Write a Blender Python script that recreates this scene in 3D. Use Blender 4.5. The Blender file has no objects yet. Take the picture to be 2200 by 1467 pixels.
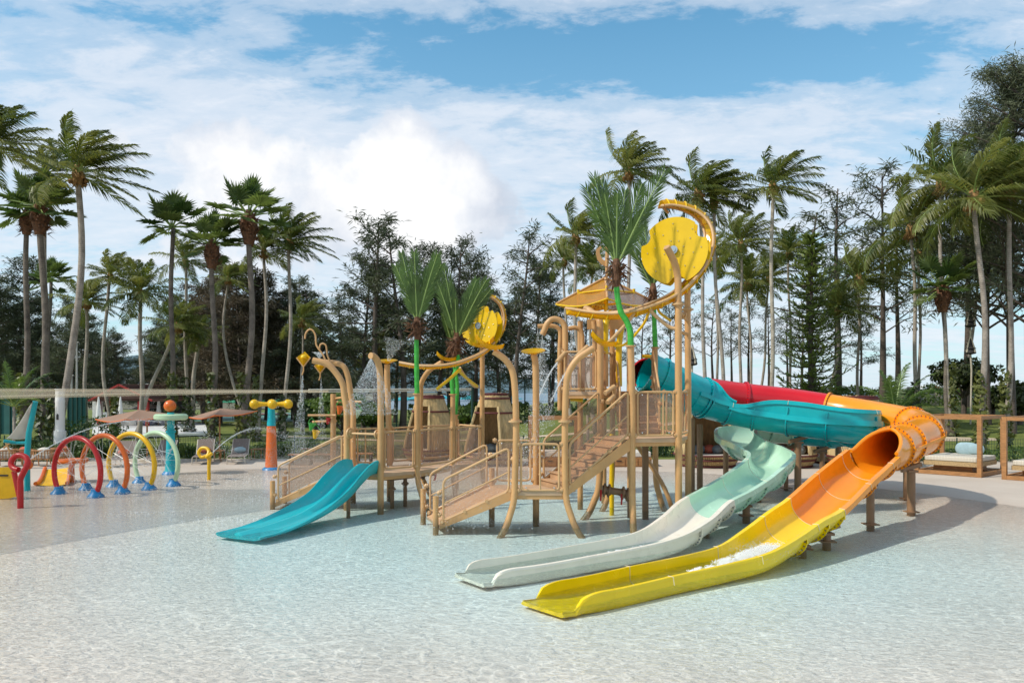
import bpy, math, random
from math import sin, cos, pi, radians as R, sqrt, exp
from mathutils import Vector as V, Matrix, noise
random.seed(7)
S = bpy.context.scene
COL = S.collection

# ---------------------------------------------------------------- camera, light, sky
F, H, HY = 1711.0, 3.0, 840.0
cd = bpy.data.cameras.new('camera'); cam = bpy.data.objects.new('camera', cd); COL.objects.link(cam)
cam.location = (0, 0, H); cam.rotation_euler = (R(90), 0, 0)
cd.lens = 28; cd.sensor_width = 36; cd.shift_y = 0.0484; cd.clip_end = 20000; cd.clip_start = .1
S.camera = cam
SUN_EL, SUN_AZ = 46.0, (-0.90, -0.36)
sl = bpy.data.lights.new('sun', 'SUN'); sun = bpy.data.objects.new('sun', sl); COL.objects.link(sun)
sl.energy = 3.4; sl.angle = R(1.5); sl.color = (1.0, .93, .82)
sd = V((SUN_AZ[0], SUN_AZ[1], 0)).normalized() * cos(R(SUN_EL)) + V((0, 0, sin(R(SUN_EL))))
sun.rotation_euler = sd.to_track_quat('Z', 'Y').to_euler()
sun.location = (0, 0, 60)
w = bpy.data.worlds.new('World'); S.world = w; w.use_nodes = True
nt = w.node_tree; N = nt.nodes; L = nt.links
for n in list(N): N.remove(n)
def nd(tree, t, **k):
    n = tree.nodes.new(t)
    for a, b in k.items():
        if a.startswith('i_'):
            key = a[2:]; key = int(key) if key.isdigit() else key
            n.inputs[key].default_value = b
        else: setattr(n, a, b)
    return n
def mth(tree, op, a, b=None, c=None, clamp=False):
    n = tree.nodes.new('ShaderNodeMath'); n.operation = op; n.use_clamp = clamp
    for i, v in enumerate((a, b, c)):
        if v is None: continue
        if isinstance(v, (int, float)): n.inputs[i].default_value = v
        else: tree.links.new(v, n.inputs[i])
    return n.outputs[0]
def ramp(tree, fac, stops, interp='LINEAR'):
    n = tree.nodes.new('ShaderNodeValToRGB'); n.color_ramp.interpolation = interp
    el = n.color_ramp.elements
    while len(el) > 1: el.remove(el[0])
    el[0].position = stops[0][0]; el[0].color = stops[0][1]
    for p, c in stops[1:]:
        e = el.new(p); e.color = c
    tree.links.new(fac, n.inputs[0]); return n.outputs[0]
def g4(v): return (v, v, v, 1)
out = nd(nt, 'ShaderNodeOutputWorld'); bg = nd(nt, 'ShaderNodeBackground')
sky = nd(nt, 'ShaderNodeTexSky', sky_type='NISHITA', sun_disc=False)
sky.sun_elevation = R(SUN_EL); sky.sun_rotation = math.atan2(SUN_AZ[0], SUN_AZ[1]); sky.air_density = 1.15; sky.dust_density = .5; sky.ozone_density = 1.6
tc = nd(nt, 'ShaderNodeTexCoord'); sep = nd(nt, 'ShaderNodeSeparateXYZ'); L.new(tc.outputs['Generated'], sep.inputs[0])
X, Y_, Z_ = sep.outputs
zz = mth(nt, 'MAXIMUM', Z_, 0.0)
den = mth(nt, 'ADD', zz, 0.16)
cx = mth(nt, 'DIVIDE', X, den); cy = mth(nt, 'DIVIDE', Y_, den)
comb = nd(nt, 'ShaderNodeCombineXYZ'); L.new(cx, comb.inputs[0]); L.new(cy, comb.inputs[1])
mp = nd(nt, 'ShaderNodeMapping'); L.new(comb.outputs[0], mp.inputs[0]); mp.inputs['Rotation'].default_value = (0, 0, .35); mp.inputs['Scale'].default_value = (.62, 1.0, 1); mp.inputs['Location'].default_value = (3.4, 1.9, 0)
n1 = nd(nt, 'ShaderNodeTexNoise', i_Scale=1.25, i_Detail=9.0, i_Roughness=.6, i_Distortion=.35); L.new(mp.outputs[0], n1.inputs['Vector'])
n1b = nd(nt, 'ShaderNodeTexNoise', i_Scale=9.0, i_Detail=6.0, i_Roughness=.65, i_Distortion=.2); L.new(mp.outputs[0], n1b.inputs['Vector'])
# broad openings and banks of the high cloud, laid out by direction
def blob(dx, dz, sx, sz, amp, base=None):
    # gaussian in (x/y, z/y) for directions ahead, smooth elsewhere
    yy = mth(nt, 'MAXIMUM', Y_, 0.15)
    u = mth(nt, 'DIVIDE', X, yy); v = mth(nt, 'DIVIDE', Z_, yy)
    a = mth(nt, 'POWER', mth(nt, 'ABSOLUTE', mth(nt, 'MULTIPLY', mth(nt, 'SUBTRACT', u, dx), 1 / sx)), 2.0)
    b = mth(nt, 'POWER', mth(nt, 'ABSOLUTE', mth(nt, 'MULTIPLY', mth(nt, 'SUBTRACT', v, dz), 1 / sz)), 2.0)
    e = mth(nt, 'EXPONENT', mth(nt, 'MULTIPLY', mth(nt, 'ADD', a, b), -1.0))
    e = mth(nt, 'MULTIPLY', e, amp)
    return e if base is None else mth(nt, 'ADD', base, e)
def pxb(px, py, sx, sy, amp, base=None):
    return blob((px - 1100) / F, (HY - py) / F, sx / F, sy / F, amp, base)
cov = mth(nt, 'ADD', mth(nt, 'MULTIPLY', n1.outputs[0], 1.0), mth(nt, 'MULTIPLY', n1b.outputs[0], .55)); cov = mth(nt, 'SUBTRACT', cov, .115)
cov = pxb(1380, 140, 560, 130, -.30, cov)
cov = pxb(1750, 110, 260, 60, -.06, cov)
cov = pxb(950, 90, 260, 90, -.17, cov)
cov = pxb(680, 130, 180, 80, -.12, cov)
cov = pxb(300, 60, 200, 60, -.07, cov)
cov = pxb(1300, 60, 140, 60, -.05, cov)
cov = pxb(250, 230, 420, 200, .10, cov)
cov = pxb(1680, 250, 380, 60, .24, cov)
cov = pxb(1900, 10, 300, 40, .06, cov)
cov = pxb(1100, 500, 900, 170, .16, cov)
high = ramp(nt, cov, [(.50, g4(0)), (.62, g4(.45)), (.76, g4(.78)), (.95, g4(.92))], 'EASE')
# low cumulus
nc = nd(nt, 'ShaderNodeTexNoise', i_Scale=7.5, i_Detail=10.0, i_Roughness=.56, i_Distortion=.15); L.new(tc.outputs['Generated'], nc.inputs['Vector'])
cc = mth(nt, 'MULTIPLY', mth(nt, 'SUBTRACT', nc.outputs[0], .5), 3.0)
c2 = pxb(850, 330, 90, 110, 1.05)
c2 = pxb(760, 430, 190, 110, .75, c2)
c2 = pxb(930, 450, 120, 110, .5, c2)
c2 = pxb(200, 330, 150, 70, .45, c2)
c2 = pxb(490, 350, 120, 120, .62, c2)
c2 = pxb(700, 520, 480, 150, .62, c2)
cum = mth(nt, 'ADD', c2, mth(nt, 'MULTIPLY', cc, mth(nt, 'MULTIPLY', c2, 3.0, clamp=True)))
cumf = ramp(nt, cum, [(.34, g4(0)), (.52, g4(.62)), (.80, g4(.95))], 'EASE')
nc2 = nd(nt, 'ShaderNodeTexNoise', i_Scale=10.0, i_Detail=8.0, i_Roughness=.55); 
off = nd(nt, 'ShaderNodeVectorMath', operation='ADD'); off.inputs[1].default_value = (.35, .2, .03); L.new(tc.outputs['Generated'], off.inputs[0]); L.new(off.outputs[0], nc2.inputs['Vector'])
cumcol = ramp(nt, mth(nt, 'ADD', mth(nt, 'MULTIPLY', cum, .22), mth(nt, 'MULTIPLY', nc2.outputs[0], .85)), [(.40, (.52, .57, .66, 1)), (.54, (.70, .73, .79, 1)), (.68, (.88, .88, .885, 1))])
highcol = ramp(nt, mth(nt, 'ADD', mth(nt, 'MULTIPLY', n1b.outputs[0], .6), mth(nt, 'MULTIPLY', n1.outputs[0], .4)), [(.35, (.60, .67, .77, 1)), (.62, (.73, .765, .83, 1))])
skm = nd(nt, 'ShaderNodeVectorMath', operation='MULTIPLY'); L.new(sky.outputs[0], skm.inputs[0]); skm.inputs[1].default_value = (.060, .130, .140)
def mixc(tree, f, a, b):
    n = tree.nodes.new('ShaderNodeMix'); n.data_type = 'RGBA'
    for s, v in ((0, f), (6, a), (7, b)):
        if isinstance(v, (int, float)): n.inputs[s].default_value = v
        elif isinstance(v, tuple): n.inputs[s].default_value = v
        else: tree.links.new(v, n.inputs[s])
    return n.outputs[2]
# horizon whitening as in humid coastal air
hz = ramp(nt, Z_, [(-.02, g4(.80)), (.06, g4(.62)), (.22, g4(.25)), (.5, g4(0))])
c = mixc(nt, hz, skm.outputs[0], (.62, .71, .82, 1))
c = mixc(nt, high, c, highcol)
c = mixc(nt, cumf, c, cumcol)
L.new(c, bg.inputs[0]); bg.inputs[1].default_value = 1.09
L.new(bg.outputs[0], out.inputs[0])
S.view_settings.view_transform = 'Standard'; S.view_settings.look = 'None'; S.view_settings.exposure = 0.12; S.view_settings.gamma = 1
S.cycles.max_bounces = 7; S.cycles.transparent_max_bounces = 24; S.cycles.diffuse_bounces = 3; S.cycles.glossy_bounces = 3
S.cycles.use_denoising = True
S.cycles.caustics_reflective = False; S.cycles.caustics_refractive = False
w.cycles.sampling_method = 'MANUAL'; w.cycles.sample_map_resolution = 512

# ---------------------------------------------------------------- helpers
def P(px, py, Y): return V(((px - 1100) / F * Y, Y, H - (py - HY) / F * Y))
def G(px, py, z=0.0):
    Y = (H - z) * F / (py - HY); return V(((px - 1100) / F * Y, Y, z))
def lerp(a, b, t): return a + (b - a) * t
def sstep(t): t = max(0, min(1, t)); return t * t * (3 - 2 * t)
OFF = {}
def root_of(o):
    while o.parent: o = o.parent
    return o
class MB:
    def __init__(s): s.v = []; s.f = []
    def add(s, vs, fs):
        n = len(s.v); s.v += [tuple(p) for p in vs]; s.f += [tuple(i + n for i in f) for f in fs]; return s
    def box(s, c, d, rz=0, M=None):
        h = [x / 2 for x in d]; m = M or Matrix.Rotation(rz, 3, 'Z'); c = V(c)
        vs = [c + m @ V((x * h[0], y * h[1], z * h[2])) for x in (-1, 1) for y in (-1, 1) for z in (-1, 1)]
        return s.add(vs, [(0, 1, 3, 2), (4, 6, 7, 5), (0, 4, 5, 1), (2, 3, 7, 6), (0, 2, 6, 4), (1, 5, 7, 3)])
    def bar(s, a, b, wd, ht):
        a = V(a); b = V(b); t = (b - a); l = t.length; t.normalize()
        u = t.cross(V((0, 0, 1)))
        u = V((1, 0, 0)) if u.length < 1e-4 else u.normalized()
        n = u.cross(t)
        M = Matrix((t, u, n)).transposed()
        return s.box((a + b) / 2, (l, wd, ht), M=M)
    def tube(s, pts, r, n=10, caps=True, closed=False):
        pts = [V(p) for p in pts]; m = len(pts)
        rs = r if isinstance(r, (list, tuple)) else [r] * m
        rings = []; prev = None
        for i, p in enumerate(pts):
            if closed: t = pts[(i + 1) % m] - pts[i - 1]
            else: t = pts[min(i + 1, m - 1)] - pts[max(i - 1, 0)]
            if t.length < 1e-9: t = V((0, 0, 1))
            t.normalize()
            if prev is None:
                u = t.cross(V((0.03, 1, 0.01)));
                if u.length < .1: u = t.cross(V((1, 0, 0)))
            else: u = prev - t * prev.dot(t)
            u.normalize(); prev = u; b = t.cross(u)
            rings.append([p + (u * cos(2 * pi * k / n) + b * sin(2 * pi * k / n)) * rs[i] for k in range(n)])
        vs = [q for rg in rings for q in rg]; fs = []
        for i in range(m if closed else m - 1):
            j = (i + 1) % m
            for k in range(n):
                k2 = (k + 1) % n
                fs.append((i * n + k, i * n + k2, j * n + k2, j * n + k))
        if caps and not closed:
            fs.append(tuple(range(n))[::-1]); fs.append(tuple((m - 1) * n + k for k in range(n)))
        return s.add(vs, fs)
    def lathe(s, prof, c=(0, 0, 0), n=20, M=None, cap=True):
        c = V(c); m = len(prof); vs = []
        for r, z in prof:
            for k in range(n):
                p = V((r * cos(2 * pi * k / n), r * sin(2 * pi * k / n), z))
                vs.append(c + (M @ p if M else p))
        fs = []
        for i in range(m - 1):
            for k in range(n):
                k2 = (k + 1) % n; fs.append((i * n + k, i * n + k2, (i + 1) * n + k2, (i + 1) * n + k))
        if cap:
            fs.append(tuple(range(n))[::-1]); fs.append(tuple((m - 1) * n + k for k in range(n)))
        return s.add(vs, fs)
    def ball(s, c, r, n=10, sc=(1, 1, 1)):
        prof = [(max(1e-4, r * sin(pi * i / n)), -r * cos(pi * i / n)) for i in range(n + 1)]
        M = Matrix.Diagonal(sc)
        return s.lathe(prof, c, n * 2 if n > 3 else 5, M, cap=False)
    def prism(s, poly, z0, z1):
        n = len(poly); vs = [(p[0], p[1], z0) for p in poly] + [(p[0], p[1], z1) for p in poly]
        return s.add(vs, [tuple(range(n))[::-1], tuple(range(n, 2 * n))] + [(i, (i + 1) % n, n + (i + 1) % n, n + i) for i in range(n)])
    def sheet(s, poly, nrm, t):
        # polygon of 3D points given thickness t along nrm
        nv = V(nrm) * t; n = len(poly); vs = [V(p) for p in poly] + [V(p) + nv for p in poly]
        return s.add(vs, [tuple(range(n))[::-1], tuple(range(n, 2 * n))] + [(i, (i + 1) % n, n + (i + 1) % n, n + i) for i in range(n)])
    def loft(s, rings, closed_prof=True, caps=True):
        m = len(rings); n = len(rings[0]); vs = [p for r in rings for p in r]; fs = []
        for i in range(m - 1):
            for k in range(n if closed_prof else n - 1):
                k2 = (k + 1) % n; fs.append((i * n + k, i * n + k2, (i + 1) * n + k2, (i + 1) * n + k))
        if caps and closed_prof: fs.append(tuple(range(n))[::-1]); fs.append(tuple((m - 1) * n + k for k in range(n)))
        return s.add(vs, fs)
    def build(s, name, m, parent=None, smooth=False, fixn=False, **props):
        me = bpy.data.meshes.new(name)
        off = OFF.get(root_of(parent).name, V((0, 0, 0))) if parent else V((0, 0, 0))
        me.from_pydata([(p[0] - off[0], p[1] - off[1], p[2] - off[2]) for p in s.v], [], s.f)
        if fixn:
            import bmesh
            b = bmesh.new(); b.from_mesh(me); bmesh.ops.recalc_face_normals(b, faces=b.faces); b.to_mesh(me); b.free()
        if smooth: me.shade_smooth()
        if smooth == 'auto': me.set_sharp_from_angle(angle=R(40))
        me.materials.append(m)
        o = bpy.data.objects.new(name, me); COL.objects.link(o)
        if parent: o.parent = parent
        if parent and name in ('clamps', 'bolts', 'post_flanges', 'pipe_flange', 'stems', 'flowers', 'branches', 'trough_ribs', 'roof_frame'): o['kind'] = 'stuff'
        for k, v in props.items(): o[k] = v
        return o
def tag(o, label=None, cat=None, group=None, kind=None):
    if label: o['label'] = label
    if cat: o['category'] = cat
    if group: o['group'] = group
    if kind: o['kind'] = kind
    return o
def thing(name, label, cat, loc=(0, 0, 0), group=None, rz=0, world=True):
    o = bpy.data.objects.new(name, None); COL.objects.link(o); o.empty_display_size = .2
    o.location = loc; o.rotation_euler = (0, 0, rz)
    if world: OFF[o.name] = V(loc)
    return tag(o, label, cat, group)
KIDS = {}
def copy_tree(o, parent=None, kids=None):
    kids = kids if kids is not None else {}
    if not kids:
        for x in bpy.data.objects:
            if x.parent: kids.setdefault(x.parent.name, []).append(x)
    c = o.copy(); COL.objects.link(c); c.parent = parent
    for ch in kids.get(o.name, []): copy_tree(ch, c, kids)
    return c
def put(proto, used, loc, rz=0, label=None, group=None, sc=1):
    """place the prototype itself first, afterwards copies of it"""
    o = proto if not used.get(proto.name) else copy_tree(proto)
    used[proto.name] = True
    o.location = loc; o.rotation_euler = (0, 0, rz); o.scale = (sc, sc, sc) if not isinstance(sc, tuple) else sc
    tag(o, label, None, group); return o
USED = {}
def cat_spline(pts, n=8):
    pts = [V(p) for p in pts]; q = [2 * pts[0] - pts[1]] + pts + [2 * pts[-1] - pts[-2]]; o = []
    for i in range(1, len(q) - 2):
        for k in range(n):
            t = k / n; a, b, c_, d = q[i - 1], q[i], q[i + 1], q[i + 2]
            o.append(.5 * ((2 * b) + (c_ - a) * t + (2 * a - 5 * b + 4 * c_ - d) * t * t + (3 * b - a - 3 * c_ + d) * t ** 3))
    o.append(pts[-1]); return o
def cat_vals(rows, n=8):
    """Catmull-Rom through rows of equal length tuples"""
    q = [[2 * a - b for a, b in zip(rows[0], rows[1])]] + [list(r) for r in rows] + [[2 * a - b for a, b in zip(rows[-1], rows[-2])]]
    o = []
    for i in range(1, len(q) - 2):
        for k in range(n):
            t = k / n
            o.append([.5 * ((2 * b) + (c_ - a) * t + (2 * a - 5 * b + 4 * c_ - d) * t * t + (3 * b - a - 3 * c_ + d) * t ** 3) for a, b, c_, d in zip(q[i - 1], q[i], q[i + 1], q[i + 2])])
    o.append(list(rows[-1])); return o

# ---------------------------------------------------------------- materials
MATS = {}
def mat(name, col, rough=.5, var=.0, vscale=3.0, bump=0.0, bscale=20.0, spec=.5, col2=None, metal=0, coat=0, trans=0, obj=True, stretch=None):
    m = bpy.data.materials.new(name); m.use_nodes = True; t = m.node_tree; b = t.nodes['Principled BSDF']
    b.inputs['Roughness'].default_value = rough; b.inputs['Specular IOR Level'].default_value = spec
    b.inputs['Metallic'].default_value = metal; b.inputs['Coat Weight'].default_value = coat
    col = tuple(col) + (1,)
    b.inputs['Base Color'].default_value = col
    tcn = nd(t, 'ShaderNodeTexCoord'); src = tcn.outputs['Object']
    if stretch:
        mpn = nd(t, 'ShaderNodeMapping'); mpn.inputs['Scale'].default_value = stretch; t.links.new(src, mpn.inputs[0]); src = mpn.outputs[0]
    if var or col2:
        nz = nd(t, 'ShaderNodeTexNoise', i_Scale=vscale, i_Detail=5.0, i_Roughness=.6); t.links.new(src, nz.inputs['Vector'])
        c2 = tuple(col2) + (1,) if col2 else tuple(x * (1 - var) for x in col[:3]) + (1,)
        c1 = col if col2 else tuple(min(1, x * (1 + var)) for x in col[:3]) + (1,)
        t.links.new(ramp(t, nz.outputs[0], [(.35, c2), (.65, c1)]), b.inputs['Base Color'])
        t.links.new(mth(t, 'ADD', mth(t, 'MULTIPLY', nz.outputs[0], .25), rough - .12), b.inputs['Roughness'])
    if bump:
        nb = nd(t, 'ShaderNodeTexNoise', i_Scale=bscale, i_Detail=4.0); t.links.new(src, nb.inputs['Vector'])
        bp = nd(t, 'ShaderNodeBump', i_Strength=bump, i_Distance=.02); t.links.new(nb.outputs[0], bp.inputs['Height']); t.links.new(bp.outputs[0], b.inputs['Normal'])
    MATS[name] = m; return m
TAN = (.57, .315, .125)
M_tan = mat('tan_powder_coat', TAN, .42, .10, 2.0)
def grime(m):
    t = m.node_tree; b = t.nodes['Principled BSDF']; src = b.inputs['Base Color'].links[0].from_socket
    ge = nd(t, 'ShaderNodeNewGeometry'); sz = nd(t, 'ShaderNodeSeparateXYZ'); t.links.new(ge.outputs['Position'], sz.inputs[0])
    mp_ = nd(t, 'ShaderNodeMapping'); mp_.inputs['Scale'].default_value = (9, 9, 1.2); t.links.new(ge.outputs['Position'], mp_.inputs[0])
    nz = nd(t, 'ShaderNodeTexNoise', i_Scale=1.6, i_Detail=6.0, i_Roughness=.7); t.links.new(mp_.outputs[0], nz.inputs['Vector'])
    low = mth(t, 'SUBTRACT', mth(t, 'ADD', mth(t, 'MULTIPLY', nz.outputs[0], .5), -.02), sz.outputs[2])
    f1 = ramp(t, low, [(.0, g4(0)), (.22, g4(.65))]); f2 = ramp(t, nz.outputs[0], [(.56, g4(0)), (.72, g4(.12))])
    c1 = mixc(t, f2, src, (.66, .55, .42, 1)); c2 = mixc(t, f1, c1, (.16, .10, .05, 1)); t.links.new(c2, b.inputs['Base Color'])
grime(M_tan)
M_tanr = mat('tan_rail_coat', (.58, .355, .165), .42, .08, 2.0)
M_deck = mat('tan_deck', (.52, .345, .21), .7, .10, 3.0, .3, 60)
M_step = mat('tan_step', (.50, .30, .16), .65, .12, 3.0, .3, 60)
M_brown = mat('brown_column_steel', (.27, .15, .075), .5, .15, 2.0)
M_steel = mat('stainless_steel', (.55, .55, .55), .3, metal=1)
M_teal = mat('teal_fibreglass', (.0, .40, .44), .22, .10, 1.2, coat=.15, spec=.38)
M_teal2 = mat('teal_plastic', (.0, .42, .46), .33, .06, 2.0, .15, 12, coat=.2)
M_mint = mat('mint_fibreglass', (.50, .74, .56), .25, .06, 1.5, coat=.15, spec=.38)
M_white = mat('white_fibreglass', (.86, .78, .65), .28, .04, 1.5, coat=.15, spec=.38)
M_orange = mat('orange_fibreglass', (.86, .29, .01), .22, .08, 1.0, coat=.15, spec=.38)
M_red = mat('red_fibreglass', (.62, .012, .02), .22, .08, 1.0, coat=.15, spec=.38)
M_yellow = mat('yellow_fibreglass', (.92, .62, .0), .25, .06, 1.2, coat=.15, spec=.38)
M_seam = mat('pale_joint_sealant', (.75, .66, .45), .6)
M_bolt = mat('dark_blue_bolt', (.02, .035, .10), .4)
M_yel = mat('yellow_panel', (.80, .50, .0), .35, .05, 2.0, .1, 8)
M_rred = mat('red_enamel', (.45, .01, .012), .3, .12, 2.0)
M_rorg = mat('orange_enamel', (.66, .13, .012), .3, .12, 2.0)
M_ryel = mat('yellow_enamel', (.72, .42, .0), .3, .12, 2.0)
M_rmint = mat('mint_enamel', (.45, .62, .40), .3, .08, 2.0)
M_blue = mat('blue_base_cover', (.0, .17, .42), .4, .15, 4.0)
M_cyan = mat('turquoise_enamel', (.0, .36, .42), .35, .10, 2.0)
M_green = mat('lime_green_bamboo', (.06, .44, .05), .5, .10, 6.0, .3, 30, col2=(.03, .30, .03))
M_frondA = mat('artificial_frond', (.09, .155, .03), .6, .35, 1.5)
M_spine = mat('frond_spine', (.26, .36, .10), .5)
M_fibre = mat('brown_palm_fibre', (.15, .07, .035), .9, .4, 12, .6, 40)
M_wood = mat('varnished_wood', (.36, .17, .06), .5, .22, 4.0, .2, 30, stretch=(1, 1, 6))
M_teak = mat('teak_wood', (.40, .19, .075), .55, .2, 5.0)
M_cush = mat('cream_cushion', (.62, .57, .50), .9, .05, 5.0, .2, 90)
M_pillb = mat('pale_blue_pillow', (.33, .46, .50), .9, .08, 8)
M_pillr = mat('coral_pillow', (.50, .12, .07), .9, .08, 8)
M_pillg = mat('grey_pillow', (.20, .23, .24), .9, .1, 8)
M_wicker = mat('woven_wicker', (.45, .31, .15), .7, .25, 30, .8, 60)
M_bamboo = mat('bamboo_cane', (.50, .36, .17), .6, .25, 3.0, .3, 25, stretch=(4, 4, .7))
M_bamd = mat('inner_bamboo', (.30, .19, .08), .7, .25, 3.0, stretch=(4, 4, .7))
M_band = mat('dark_red_binding', (.10, .016, .014), .7, .2, 10)
M_rope = mat('sail_cord', (.62, .58, .47), .8)
M_sail = mat('beige_shade_cloth', (.55, .47, .33), .85, .05, 2.0, .2, 60)
M_canvas = mat('grey_white_canvas', (.60, .58, .54), .9, .06, 3.0, .5, 6)
M_umb = mat('taupe_umbrella_cloth', (.50, .33, .24), .85, .06, 2.0)
M_umbo = mat('orange_umbrella_trim', (.66, .16, .04), .8)
M_sling = mat('brown_lounger_sling', (.20, .16, .14), .8, .1, 20)
M_frame = mat('cream_metal_frame', (.55, .50, .42), .5)
M_wpaint = mat('white_paint', (.76, .75, .72), .5, .04, 2.0)
M_concrete = mat('pale_deck_concrete', (.56, .47, .38), .85, .07, .5, .3, 90)
M_dkgreen = mat('dark_green_fence_paint', (.012, .05, .035), .5)
M_green_cloth = mat('green_windbreak_cloth', (.03, .12, .11), .8, .15, 2.0)
M_tent = mat('green_tent_cloth', (.02, .22, .10), .7, .1, 2.0)
M_roof = mat('terracotta_roof_tiles', (.17, .09, .07), .8, .25, 8.0, .5, 30)
M_redtrim = mat('red_painted_timber', (.33, .025, .02), .6)
M_dark = mat('near_black_board', (.035, .032, .03), .8)  # one near-black tone for boards, bench legs, the slot and lamp heads
M_bean = mat('lilac_bean_bag_cloth', (.33, .31, .38), .9, .12, 3.0)
M_stone = mat('cream_plaster', (.52, .46, .36), .8, .1, 3.0, .3, 30)
M_rail = mat('grey_painted_railing', (.42, .40, .37), .6)
M_glassd = mat('dark_window_glass', (.03, .04, .05), .1)
M_asph = mat('court_surface_green', (.10, .21, .17), .85, .08, 1.0)
M_courtb = mat('court_surface_blue', (.06, .14, .28), .85, .08, 1.0)
M_courtr = mat('court_surface_rust', (.28, .09, .06), .85, .08, 1.0)
M_sand = mat('sand_path', (.52, .42, .30), .95, .12, 1.0, .4, 20)
M_black = mat('black_plastic', (.02, .02, .02), .5)
M_rvalve = mat('red_valve_handle', (.55, .01, .01), .4)
# foliage: colour varies per object and with position, partly translucent
def leafmat(name, c1, c2, trans=.25, vs=.6, tcol=None, rough=.45):
    m = bpy.data.materials.new(name); m.use_nodes = True; t = m.node_tree; b = t.nodes['Principled BSDF']; o = t.nodes['Material Output']
    b.inputs['Roughness'].default_value = rough; b.inputs['Specular IOR Level'].default_value = .4
    tcn = nd(t, 'ShaderNodeTexCoord'); nz = nd(t, 'ShaderNodeTexNoise', i_Scale=vs, i_Detail=6.0, i_Roughness=.7); t.links.new(tcn.outputs['Object'], nz.inputs['Vector'])
    oi = nd(t, 'ShaderNodeObjectInfo')
    f = mth(t, 'ADD', nz.outputs[0], mth(t, 'MULTIPLY', mth(t, 'SUBTRACT', oi.outputs['Random'], .5), .35))
    cc_ = ramp(t, f, [(.32, tuple(c1) + (1,)), (.66, tuple(c2) + (1,))]); t.links.new(cc_, b.inputs['Base Color'])
    tr = nd(t, 'ShaderNodeBsdfTranslucent'); hs = nd(t, 'ShaderNodeHueSaturation', i_Value=1.7, i_Saturation=1.1); t.links.new(cc_, hs.inputs['Color']); t.links.new(hs.outputs[0], tr.inputs[0])
    mx = nd(t, 'ShaderNodeMixShader', i_Fac=trans); t.links.new(b.outputs[0], mx.inputs[1]); t.links.new(tr.outputs[0], mx.inputs[2]); t.links.new(mx.outputs[0], o.inputs[0])
    return m
M_coco = leafmat('coconut_leaflets', (.06, .085, .018), (.20, .205, .055), .4, .8)
M_fan = leafmat('fan_palm_leaves', (.045, .085, .02), (.14, .185, .05), .3, .8)
M_cas = leafmat('casuarina_needles', (.045, .06, .028), (.11, .125, .065), .2, .35, rough=.6)
M_casb = leafmat('casuarina_rusty_needles', (.05, .045, .022), (.125, .092, .055), .2, .35, rough=.6)
M_pine = leafmat('norfolk_pine_needles', (.07, .12, .025), (.20, .25, .07), .2, .7, rough=.5)
M_hedge = leafmat('hedge_leaves', (.03, .065, .014), (.12, .18, .04), .3, 1.5)
M_shrub = leafmat('shrub_leaves', (.03, .07, .015), (.13, .19, .045), .3, 1.5)
M_pand = leafmat('pandanus_leaves', (.025, .04, .012), (.07, .09, .028), .2, 1.0)
M_moss = leafmat('creeper_leaves', (.03, .05, .012), (.14, .15, .035), .2, 3.0)
M_flower = mat('red_flower', (.5, .02, .03), .7)
M_flowy = mat('yellow_flower', (.7, .35, .02), .7)
def trunkmat(name, c1, c2, ringscale=9.0, blotch=0):
    m = bpy.data.materials.new(name); m.use_nodes = True; t = m.node_tree; b = t.nodes['Principled BSDF']; b.inputs['Roughness'].default_value = .85
    tcn = nd(t, 'ShaderNodeTexCoord'); wv = nd(t, 'ShaderNodeTexWave', wave_type='BANDS', bands_direction='Z', i_Scale=3.4, i_Distortion=2.0, i_Detail=3.0); wv.inputs['Detail Scale'].default_value = 2.0
    t.links.new(tcn.outputs['Object'], wv.inputs['Vector'])
    nz = nd(t, 'ShaderNodeTexNoise', i_Scale=2.2, i_Detail=7.0, i_Roughness=.7); t.links.new(tcn.outputs['Object'], nz.inputs['Vector'])
    oi = nd(t, 'ShaderNodeObjectInfo')
    f = mth(t, 'ADD', mth(t, 'MULTIPLY', wv.outputs[1], .12), mth(t, 'MULTIPLY', nz.outputs[0], 1.15)); f = mth(t, 'ADD', f, mth(t, 'MULTIPLY', oi.outputs['Random'], .12))
    t.links.new(ramp(t, f, [(.42, tuple(c1) + (1,)), (.85, tuple(c2) + (1,))]), b.inputs['Base Color'])
    bp = nd(t, 'ShaderNodeBump', i_Strength=.7, i_Distance=.05); t.links.new(f, bp.inputs['Height']); t.links.new(bp.outputs[0], b.inputs['Normal'])
    return m
M_trunk = trunkmat('palm_trunk_bark', (.16, .13, .105), (.42, .36, .30))
M_trunkd = trunkmat('dark_fan_palm_bark', (.05, .038, .03), (.20, .165, .13))
M_trunkw = trunkmat('lichen_pale_bark', (.16, .13, .10), (.48, .42, .33))
M_bark = trunkmat('casuarina_bark', (.035, .025, .02), (.13, .10, .08))
# translucent yellow sheet
def sheetmat(name, col, a, rough=.15, dcol=None):
    m = bpy.data.materials.new(name); m.use_nodes = True; t = m.node_tree; b = t.nodes['Principled BSDF']; o = t.nodes['Material Output']
    b.inputs['Base Color'].default_value = tuple(dcol or col) + (1,); b.inputs['Roughness'].default_value = rough
    tcn = nd(t, 'ShaderNodeTexCoord'); nz = nd(t, 'ShaderNodeTexNoise', i_Scale=2.5, i_Detail=5.0); t.links.new(tcn.outputs['Object'], nz.inputs['Vector'])
    tp = nd(t, 'ShaderNodeBsdfTransparent'); tp.inputs[0].default_value = tuple(col) + (1,)
    mx = nd(t, 'ShaderNodeMixShader'); t.links.new(mth(t, 'ADD', mth(t, 'MULTIPLY', nz.outputs[0], .2), a - .1), mx.inputs[0])
    t.links.new(tp.outputs[0], mx.inputs[1]); t.links.new(b.outputs[0], mx.inputs[2]); t.links.new(mx.outputs[0], o.inputs[0]); return m
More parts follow.
